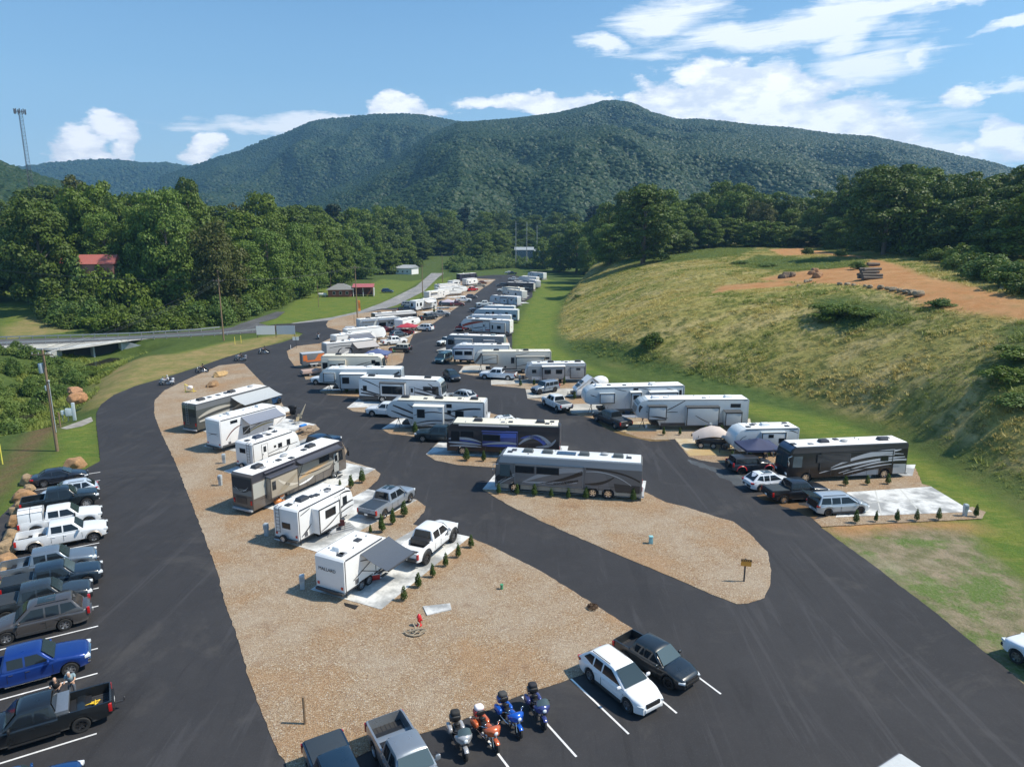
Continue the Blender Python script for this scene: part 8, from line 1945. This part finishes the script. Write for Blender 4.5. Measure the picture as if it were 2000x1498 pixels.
# ------------------------------------------------------------------ vehicles among the campers
nose('pickup',(752,1014.6),(803.8,981.8),'silver pickup with black bed cover and panoramic roof beside the caravan',(.33,.37,.42),metal=.4,cover=flat((.035,.05,.07),.6),sunroof=1,rim='chrome',dim=dict(L=6.3,wb=4.05,bed=4.25,xrr=3.95,xrb=4.15,W=2.03,H=1.98),z=.055,rb=DARKM)
o=nose('pickup',(833.4,1105),(889,1057.8),'white lifted pickup with black wheels and a black fuel tank in its bed',(.8,.81,.82),lift=.17,rim='black',flare=BLACK,dim=dict(L=6.5,wb=4.2,bed=4.35,xrr=4.0,xrb=4.2,W=2.05,H=1.98,r=.46),z=.055,bedm=flat((.6,.6,.6),.5),rb=DARKM)
m=MB(); m.box((-.0,0,1.35),(.75,1.5,.5)); mo=m.build('fuel_tank',flat((.02,.02,.022),.5),o,bevel=.04); mo.location=(-1.05,0,0)
m=MB(); 
for i,(x_,z_,w_) in enumerate(((1.15,1.2,.5),(1.0,1.1,.34),(1.25,1.0,.25))): m.box((x_,-1.035,z_+.1),(w_,.01,.06))
m.build('door_decal',BLACK,o)
nose('pickup',(615,892),(658,875),'navy blue pickup parked in front of the brown motorhome',(.012,.035,.08),metal=.3,cover=flat((.015,.03,.05),.5),z=.055)
nose('jeep',(522,800),(550,788),'dark blue off-roader in front of the dark green motorhome',(.01,.05,.13),two=paint((.02,.08,.2),.1,.3,.4,.05))
nose('pickup',(888,866),(822.4,863.5),'dark teal crew cab pickup in front of the blue striped motorhome',(.018,.035,.045),metal=.2,rim='alu',dim=dict(L=6.1))
nose('pickup',(776,817),(728,814.5),'white pickup hitched to the fifth wheel with black swooshes',(.72,.75,.77),rim='alu',z=.03)
nose('pickup',(660,753.5),(615.6,752),'white pickup hitched to the pale blue-grey fifth wheel',(.68,.72,.75),z=.03)
nose('cuv',(862,737),(884,749),'dark compact suv facing down the middle lane',(.01,.014,.02))
at_px('cuv',(903,782),140,'silver suv seen from behind in the lane beside the swooshed fifth wheel',(.42,.45,.47))
at_px('cuv',(994,836),18,'white suv with sunroof on the lane behind the cream roof',(.75,.77,.78),sunroof=1)
nose('jeep',(1090,766),(1050,773),'grey-blue four door off-roader on the right row',(.2,.24,.29),metal=.3,z=.05)
nose('pickup',(1087,805),(1061,792),'white pickup with black bed cover angled on the lane of the right row',(.75,.76,.76),cover=flat((.05,.06,.065),.6),rim='chrome',lift=.06,dim=dict(L=6.2,wb=3.95))
nose('pickup',(1202,839.4),(1161,822),'black dually pickup with bed cover before the long toy hauler',(.014,.02,.026),cover=flat((.03,.038,.045),.6),dim=dict(L=6.4,wb=4.2,bed=4.3,xrr=4.0,xrb=4.2),rim='chrome',flare=paint((.014,.02,.026),0,.3,.5,.05))
o=nose('pickup',(994,743.6),(944,741),'white flatbed truck with black flat deck on the right row',(.72,.76,.8),rim='steel',dim=dict(L=6.3,wb=4.1,bed=4.15,xrr=3.9,xrb=4.05),cover=flat((.06,.05,.05),.7))
at_px('van',(867,707),250,'teal green van facing the camera at the right row',(.05,.11,.14),metal=.3,z=.01,dim=dict(H=1.95,xw=.8,xrf=1.6))
nose('pickup',(911,696),(880,697.5),'white crew cab pickup hitched under the navy framed fifth wheel',(.68,.75,.8),z=.03)
nose('jeep',(885,674),(867.5,676.5),'white off-roader parked before the slate motorhome',(.75,.78,.76))
at_px('pickup',(905,645),72,'maroon pickup seen from behind at the right row',(.13,.012,.02),rb=CHROME,metal=.2)
nose('jeep',(1456,927),(1494,925),'dark off-roader with red flared fenders parked behind the white crossover in the right row',(.03,.035,.045),two=paint((.02,.02,.022),0,.4,.2,.05),rim='black',flare=paint((.5,.02,.02),0,.3,.5,.05),dim=dict(H=1.75))
nose('cuv',(1490,961),(1532,957),'white compact suv with dark lower trim beside the black motorhome',(.76,.79,.83),flare=DARKM,rb=DARKM,sunroof=1,dim=dict(L=4.65),rim='alu')
nose('pickup',(1536,984),(1598,979),'black pickup with bed cover between the white suv and the silver minivan',(.012,.012,.014),cover=flat((.035,.045,.05),.6),rim='chrome',dim=dict(L=5.9,wb=3.7))
o=nose('van',(1615,1009),(1683.5,1005),'silver minivan with its tailgate raised by the empty concrete pad',(.45,.5,.54),metal=.35,rim='black',z=.01)
L_=CT['van']['L']; m=MB(); m.add([(-L_/2+.35,-.75,1.72),(-L_/2+.35,.75,1.72),(-L_/2-.75,.8,1.95),(-L_/2-.75,-.8,1.95),(-L_/2+.35,-.75,1.66),(-L_/2+.35,.75,1.66),(-L_/2-.7,.8,1.87),(-L_/2-.7,-.8,1.87)],[(0,1,2,3),(7,6,5,4),(0,3,7,4),(1,5,6,2),(2,6,7,3),(0,4,5,1)]); m.build('tailgate',GLASSB,o)
m=MB(); m.box((-L_/2+.05,0,.85),(.12,1.45,.8)); m.build('open_boot',BLACK,o)
nose('pickup',(757.5,675.8),(791,672.5),'white crew cab pickup by the dark awning trailer in the middle row',(.75,.77,.78),rim='alu')
at_px('suv',(828,646),160,'white suv parked at an angle beside the red canopy',(.75,.77,.77))
nose('pickup',(828,626.5),(853,624),'black pickup beside the far middle row pads',(.01,.015,.02),cover=flat((.02,.04,.05),.5),rim='steel')
nose('sedan',(786,655),(805,653),'red sports car between the red canopy and the white pickup',(.5,.02,.015))
nose('cuv',(772,661),(794,658),'dark grey suv parked before the red car',(.05,.07,.09),metal=.3)
at_px('sedan',(752,648),20,'maroon car half hidden behind the plain white trailer',(.2,.02,.03),detail=1)
nose('pickup',(915,570),(935,568.5),'red pickup in front of the curved nose fifth wheel',(.4,.015,.02))
at_px('pickup',(1000,536.5),178,'dark pickup at the very end of the right row',(.015,.02,.03),detail=1)
at_px('sedan',(993,534),178,'small white car at the very end of the right row',(.7,.7,.7),detail=1)
at_px('suv',(870,598),10,'dark suv beneath the faded canopy',(.03,.04,.05),detail=1)
at_px('pickup',(795,609),8,'dark navy pickup behind the black and white motorhome',(.02,.03,.05),detail=1)
at_px('suv',(798,599),5,'grey suv at the back of the far middle row',(.25,.28,.3),detail=1)
at_px('cuv',(700,574),10,'pale silver car parked under the red carport roof',(.5,.52,.55),detail=1)
at_px('suv',(757,572),5,'blue pickup like suv parked right of the brick house',(.02,.05,.12),detail=1)
at_px('jeep',(782,688),170,'open buggy with cream roof beside the blue canopy',(.05,.05,.05),two=paint((.6,.57,.48),0,.4,.2,.1),detail=1)
nose('pickup',(2075,1350),(2020,1318),'white pickup cut off by the right edge of the photo',(.78,.8,.82),rim='alu')

# more rigs and cars crowding the far rows
for (kd,px,py,dg,col,lb) in (('pickup',905,590,10,(.7,.72,.74),'white pickup among the far middle row pads'),('suv',893,598,12,(.12,.02,.02),'dark red suv at the pads below the white trailer'),('cuv',921,583,5,(.1,.1,.11),'dark crossover between the far white trailers'),('pickup',936,561,6,(.3,.26,.2),'tan pickup near the far middle row end'),('cuv',943,555,0,(.25,.1,.05),'rust brown crossover near the far middle row end'),
    ('pickup',984,570,185,(.65,.67,.66),'white pickup at the nose of the off-white trailer'),('suv',980,560,185,(.06,.06,.07),'black suv by the dark fronted motorhome'),('pickup',1003,548,182,(.5,.52,.55),'silver pickup near the far right row end'),('pickup',946,598,190,(.7,.72,.7),'white pickup nosing out of the right row below the slide-out caravan'),('cuv',925,625,195,(.6,.62,.62),'pale crossover beside the red toy hauler nose'),('pickup',935,609,190,(.08,.09,.12),'dark pickup ahead of the ribbed tail fifth wheel'),
    ('pickup',860,618,12,(.2,.22,.24),'grey pickup at the black pickup end of the middle row'),('cuv',735,702,5,(.35,.1,.07),'reddish crossover under the blue canopy edge'),('suv',690,652,10,(.55,.56,.58),'silver suv behind the plain white trailer')):
    at_px(kd,(px,py),dg,lb,col,detail=1,z=.03)
# pads of the outer rows show as pale slivers
for (x0,y0,x1,y1,m_) in ((806,654,770,672,0),(821,648,780,660,0),(857,622,800,630,0),(868,617,812,623,0),(884,607,835,612,0),(896,600,846,604,0),(917,585,880,592,0),(926,577,886,582,0),(947,561,914,565,0),(955,557,925,560,0),(968,548,930,551,0)):
    p=Vector(G(x0,y0)); q=Vector(G(x1,y1)); d=(q-p).normalized(); n_=Vector((-d.y,d.x))
    if n_.y<0: n_=-n_
    a=p; sheet('concrete_pad',[tuple(a),tuple(q),tuple(q+n_*4),tuple(a+n_*4+d*3.5)],.055,CONC,thick=.02)
for (x0,y0) in ((1021,570),(1029,562),(1034,556),(1038,549),(1042,545),(1024,578),(1016,586),(1008,596),(1022,592),(1050,539),(1062,546)):
    p=Vector(G(x0,y0)); sheet('concrete_pad',[(p.x-9,p.y-1.5),(p.x+2.2,p.y-1.2),(p.x+1.0,p.y+2.6),(p.x-9,p.y+2.8)],.03,CONC,thick=.02)

# camp clutter
def table(px,py,rz,col,label):
    x,y=G(px,py,.055); root=empty('picnic_table',(x,y,.055),R(rz),label,'table'); m=MB(); m.box((0,0,.74),(1.8,.72,.05)); m.build('tabletop',flat(col,.7,nz=.25),root)
    for s in (1,-1):
        m=MB(); m.box((0,s*.62,.44),(1.8,.25,.04)); m.build('bench',flat(col,.7,nz=.25),root)
    for q in (-.65,.65):
        m=MB(); m.tube([(q,-.7,0),(q,-.25,.72)],.035,5); m.tube([(q,.7,0),(q,.25,.72)],.035,5); m.box((q,0,.42),(.06,1.4,.06)); m.build('leg',flat(col,.7),root)
table(806,1142,25,(.4,.33,.24),'small wooden picnic table by the near pad shrubs') if False else None
table(598,845,60,(.33,.24,.16),'brown picnic table behind the small white caravan'); table(1205,806,-10,(.3,.28,.25),'weathered picnic table under the long fifth wheel'); table(1080,750,0,(.35,.3,.24),'picnic table in front of the grey caravan')
def rug(px,py,w,d,rz,c0,c1,label):
    x,y=G(px,py,.06); root=empty('outdoor_rug',(x,y,.065),R(rz),label,'rug'); m=MB(); m.box((0,0,0),(w,d,.012)); m.build('mat',flat(c0,.9),root); m=MB()
    for i in range(4): m.box((0,-d/2+.3+i*(d-.6)/3,.008),(w-.3,.12,.012))
    m.build('pattern',flat(c1,.9),root)
rug(655,1035,3.2,1.8,35,(.3,.31,.32),(.12,.13,.15),'grey striped outdoor rug beside the white caravan steps') ; rug(1230,812,3.0,1.8,0,(.1,.14,.22),(.5,.5,.48),'blue striped outdoor rug by the long fifth wheel')
for (px,py,c,lb,rz) in ((640,1046,(.03,.03,.035),'black camp chair on the pad beside the grey rug',60),(668,1034,(.1,.02,.02),'maroon camp chair at the far end of the grey rug',100),(846,768,(.04,.05,.06),'dark camp chair below the domed windshield motorhome',200),(770,690,(.1,.25,.12),'green camp chair at the edge of the blue canopy',0),(752,692,(.08,.08,.1),'black camp chair under the blue canopy',30),(1420,880,(.3,.28,.26),'grey camp chair beside the tarp covered buggy',80),(1466,905,(.05,.05,.09),'navy camp chair under the navy canopy',60),(1488,903,(.04,.04,.05),'black camp chair under the navy canopy',120),(880,607,(.3,.06,.05),'red camp chair by the far middle pads',0)):
    chair(px,py,c,lb,rz)
cooler(1225,806,(.1,.2,.4),'small blue cool box on the pad under the long fifth wheel',.6,rz=5); cooler(648,1040,(.6,.6,.6),'white cool box between chairs by the grey rug',.6,rz=40,lid=(.3,.32,.33))
for (px,py,lb) in ((1262,836,'white propane bottle by the toy hauler landing gear'),(742,1128,'white propane bottle next to the red cool box')):
    x,y=G(px,py,.06); m=MB(); m.lathe([(.001,0),(.14,.02),(.15,.1),(.15,.34),(.1,.44),(.04,.48),(.04,.54),(.001,.54)],'z',14); o=m.build('propane_bottle',WHITEP,None,smooth=50,loc=(x,y,.06)); tag(o,lb,'gas bottle')
# ------------------------------------------------------------------ camera, light, sky, air
cam_d=bpy.data.cameras.new('camera'); cam=bpy.data.objects.new('camera',cam_d); COL.objects.link(cam)
cam.location=(0,0,CH); cam.rotation_euler=(R(90-PITCH),0,0); cam_d.lens=24; cam_d.sensor_width=36; cam_d.clip_start=.5; cam_d.clip_end=20000
SC.camera=cam
SUN_AZ=(1.0,-0.06); SUN_EL=52
sd=bpy.data.lights.new('sun','SUN'); sd.energy=4.7; sd.angle=R(2); sd.color=(1,.915,.77)
so=bpy.data.objects.new('sun',sd); COL.objects.link(so)
_v=Vector((SUN_AZ[0],SUN_AZ[1],0)).normalized()*math.cos(R(SUN_EL)); _v.z=math.sin(R(SUN_EL))
so.rotation_euler=_v.to_track_quat('Z','Y').to_euler(); so.location=(100,0,200)
w=bpy.data.worlds.new('World'); SC.world=w; w.use_nodes=True; nt=w.node_tree; bg=nt.nodes['Background']
sky=N(nt,'ShaderNodeTexSky',sky_type='NISHITA'); sky.sun_disc=False; sky.sun_elevation=R(SUN_EL); sky.sun_rotation=math.atan2(_v.x,_v.y); sky.air_density=1.3; sky.dust_density=1.2; sky.ozone_density=1.6; sky.altitude=300
g=N(nt,'ShaderNodeTexCoord').outputs['Generated']; sp=N(nt,'ShaderNodeSeparateXYZ'); nt.links.new(g,sp.inputs[0])
X_,Y_,Z_=sp.outputs
az=mth(nt,'ARCTAN2',X_,Y_); el=mth(nt,'ARCSINE',Z_)
comb=N(nt,'ShaderNodeCombineXYZ'); nt.links.new(az,comb.inputs[0]); nt.links.new(mth(nt,'MULTIPLY',el,2.2),comb.inputs[1])
V=comb.outputs[0]
nW=N(nt,'ShaderNodeTexNoise',ins={'Scale':7,'Detail':6,'Roughness':.6}); nt.links.new(V,nW.inputs['Vector'])
sw=N(nt,'ShaderNodeSeparateColor'); nt.links.new(nW.outputs['Color'],sw.inputs[0])
az2=mth(nt,'ADD',az,mth(nt,'MULTIPLY',mth(nt,'SUBTRACT',sw.outputs[0],.5),.12)); el2=mth(nt,'ADD',el,mth(nt,'MULTIPLY',mth(nt,'SUBTRACT',sw.outputs[1],.5),.07))
def dirpx(px,py):
    d=ray(px,py); l=math.sqrt(sum(q*q for q in d)); return math.atan2(d[0],d[1]),math.asin(d[2]/l)
def blob(px,py,rx,ry,rot=0,a=None,e=None):
    A_,E_=dirpx(px,py); A1,_=dirpx(px+rx,py); _,E1=dirpx(px,py-ry); ra=max(.005,abs(A1-A_)); re=max(.004,abs(E1-E_))
    x=mth(nt,'SUBTRACT',a or az2,A_); y=mth(nt,'SUBTRACT',e or el2,E_)
    c_,s_=math.cos(rot),math.sin(rot)
    xr=mth(nt,'ADD',mth(nt,'MULTIPLY',x,c_/ra),mth(nt,'MULTIPLY',y,s_/ra)); yr=mth(nt,'ADD',mth(nt,'MULTIPLY',x,-s_/re),mth(nt,'MULTIPLY',y,c_/re))
    d=mth(nt,'SQRT',mth(nt,'ADD',mth(nt,'MULTIPLY',xr,xr),mth(nt,'MULTIPLY',yr,yr)))
    return mth(nt,'SUBTRACT',1.0,d)
def union(l):
    r_=l[0]
    for x in l[1:]: r_=mth(nt,'SMOOTH_MAX',r_,x,.2)
    return r_
# puffy cumulus
cum=[(1300,195,70,50),(1400,180,95,60),(1480,190,90,62),(1560,205,85,62),(1380,235,150,45),(1660,235,95,42),(1720,262,85,40),(1520,255,190,42),(1305,215,30,34),(1330,215,24,22),
 (110,300,42,30),(150,275,44,28),(195,240,36,26),(235,248,38,32),(240,275,30,34),(190,305,50,22),(130,290,40,30),(425,285,36,24),(405,305,34,22),(430,275,24,16),
 (790,205,52,24),(760,215,32,16),(830,222,40,18),(1050,200,150,26),(960,205,70,22),(1140,195,60,22),
 (1975,265,55,42),(1990,290,60,40),(1885,295,24,22),(1858,195,42,20),(1950,245,25,20),(1990,240,40,20)]
C1=union([blob(q[0],q[1],q[2]*1.12,q[3]*1.15) for q in cum])
# wispy sheets
wis=[(1300,35,150,46,.1),(1440,66,260,40,.1),(1600,36,320,44,.12),(1770,10,240,40,.1),(1170,90,75,18,-.1),(1640,75,70,50),(1700,125,170,52,.05),(1640,130,100,36),(1810,110,70,22,.5),(1930,165,110,14,.08),(1970,45,70,14,.35),(1860,5,90,12),(1450,140,90,20,.2),
 (570,240,260,20,.02),(650,232,160,14),(1620,270,380,70,.0),(1840,300,220,50)]
C2=union([blob(*q) for q in wis])
nD=N(nt,'ShaderNodeTexNoise',ins={'Scale':16,'Detail':9,'Roughness':.62}); nt.links.new(V,nD.inputs['Vector'])
mp=N(nt,'ShaderNodeMapping'); mp.inputs['Scale'].default_value=(5,22,1); mp.inputs['Rotation'].default_value=(0,0,-.12); nt.links.new(V,mp.inputs[0])
nE=N(nt,'ShaderNodeTexNoise',ins={'Scale':1.3,'Detail':9,'Roughness':.66,'Distortion':.6}); nt.links.new(mp.outputs[0],nE.inputs['Vector'])
d1=mth(nt,'ADD',C1,mth(nt,'MULTIPLY',mth(nt,'SUBTRACT',nD.outputs[0],.5),2.0))
m1=rampv(nt,d1,[(.0,0),(.3,1)])
d2=mth(nt,'ADD',C2,mth(nt,'MULTIPLY',mth(nt,'SUBTRACT',nE.outputs[0],.52),1.9))
m2=mth(nt,'MULTIPLY',rampv(nt,d2,[(.0,0),(.6,1)]),.93)
# shading inside clouds
nS_=N(nt,'ShaderNodeTexNoise',ins={'Scale':14,'Detail':6,'Roughness':.6}); 
mp2=N(nt,'ShaderNodeMapping'); mp2.inputs['Location'].default_value=(-.02,-.05,0); nt.links.new(V,mp2.inputs[0]); nt.links.new(mp2.outputs[0],nS_.inputs['Vector'])
shd=rampv(nt,mth(nt,'ADD',mth(nt,'SUBTRACT',nD.outputs[0],nS_.outputs[0]),mth(nt,'MULTIPLY',d1,.25)),[(-.0,(7.6,8.1,8.9)),(.28,(11.3,11.3,11.2))])
K=1.0
c=mixc(nt,1.0,sky.outputs[0],(.56,.92,1.16),'MULTIPLY')
# pale air near the horizon
hz=rampv(nt,el,[(0,.85),(.1,.6),(.2,.28),(.4,0)])
c=mixc(nt,hz,c,(4.9,6.7,8.4))
c=mixc(nt,m2,c,(9.6,9.9,10.2))
c=mixc(nt,m1,c,shd)
nt.links.new(c,bg.inputs[0]); bg.inputs[1].default_value=.098
# air
hb=MB(); zt=max(700,0); hb.box((0,1900,(zt-14)/2),(6400,4600,zt+14)); hz_o=hb.build('haze',None); tag(hz_o,'thin blue summer haze filling the valley air',None,None,'stuff')
hm=bpy.data.materials.new('haze_air'); hm.use_nodes=True; hn=hm.node_tree; hn.nodes.remove(hn.nodes['Principled BSDF'])
pv=hn.nodes.new('ShaderNodeVolumePrincipled'); pv.inputs['Color'].default_value=(.3,.62,1,1); pv.inputs['Density'].default_value=.00014; pv.inputs['Anisotropy'].default_value=.2
hn.links.new(pv.outputs[0],hn.nodes['Material Output'].inputs['Volume']); hz_o.data.materials.append(hm)
SC.view_settings.view_transform='Standard'; SC.view_settings.look='None'; SC.view_settings.exposure=0.38; SC.view_settings.gamma=1
SC.render.engine='CYCLES'
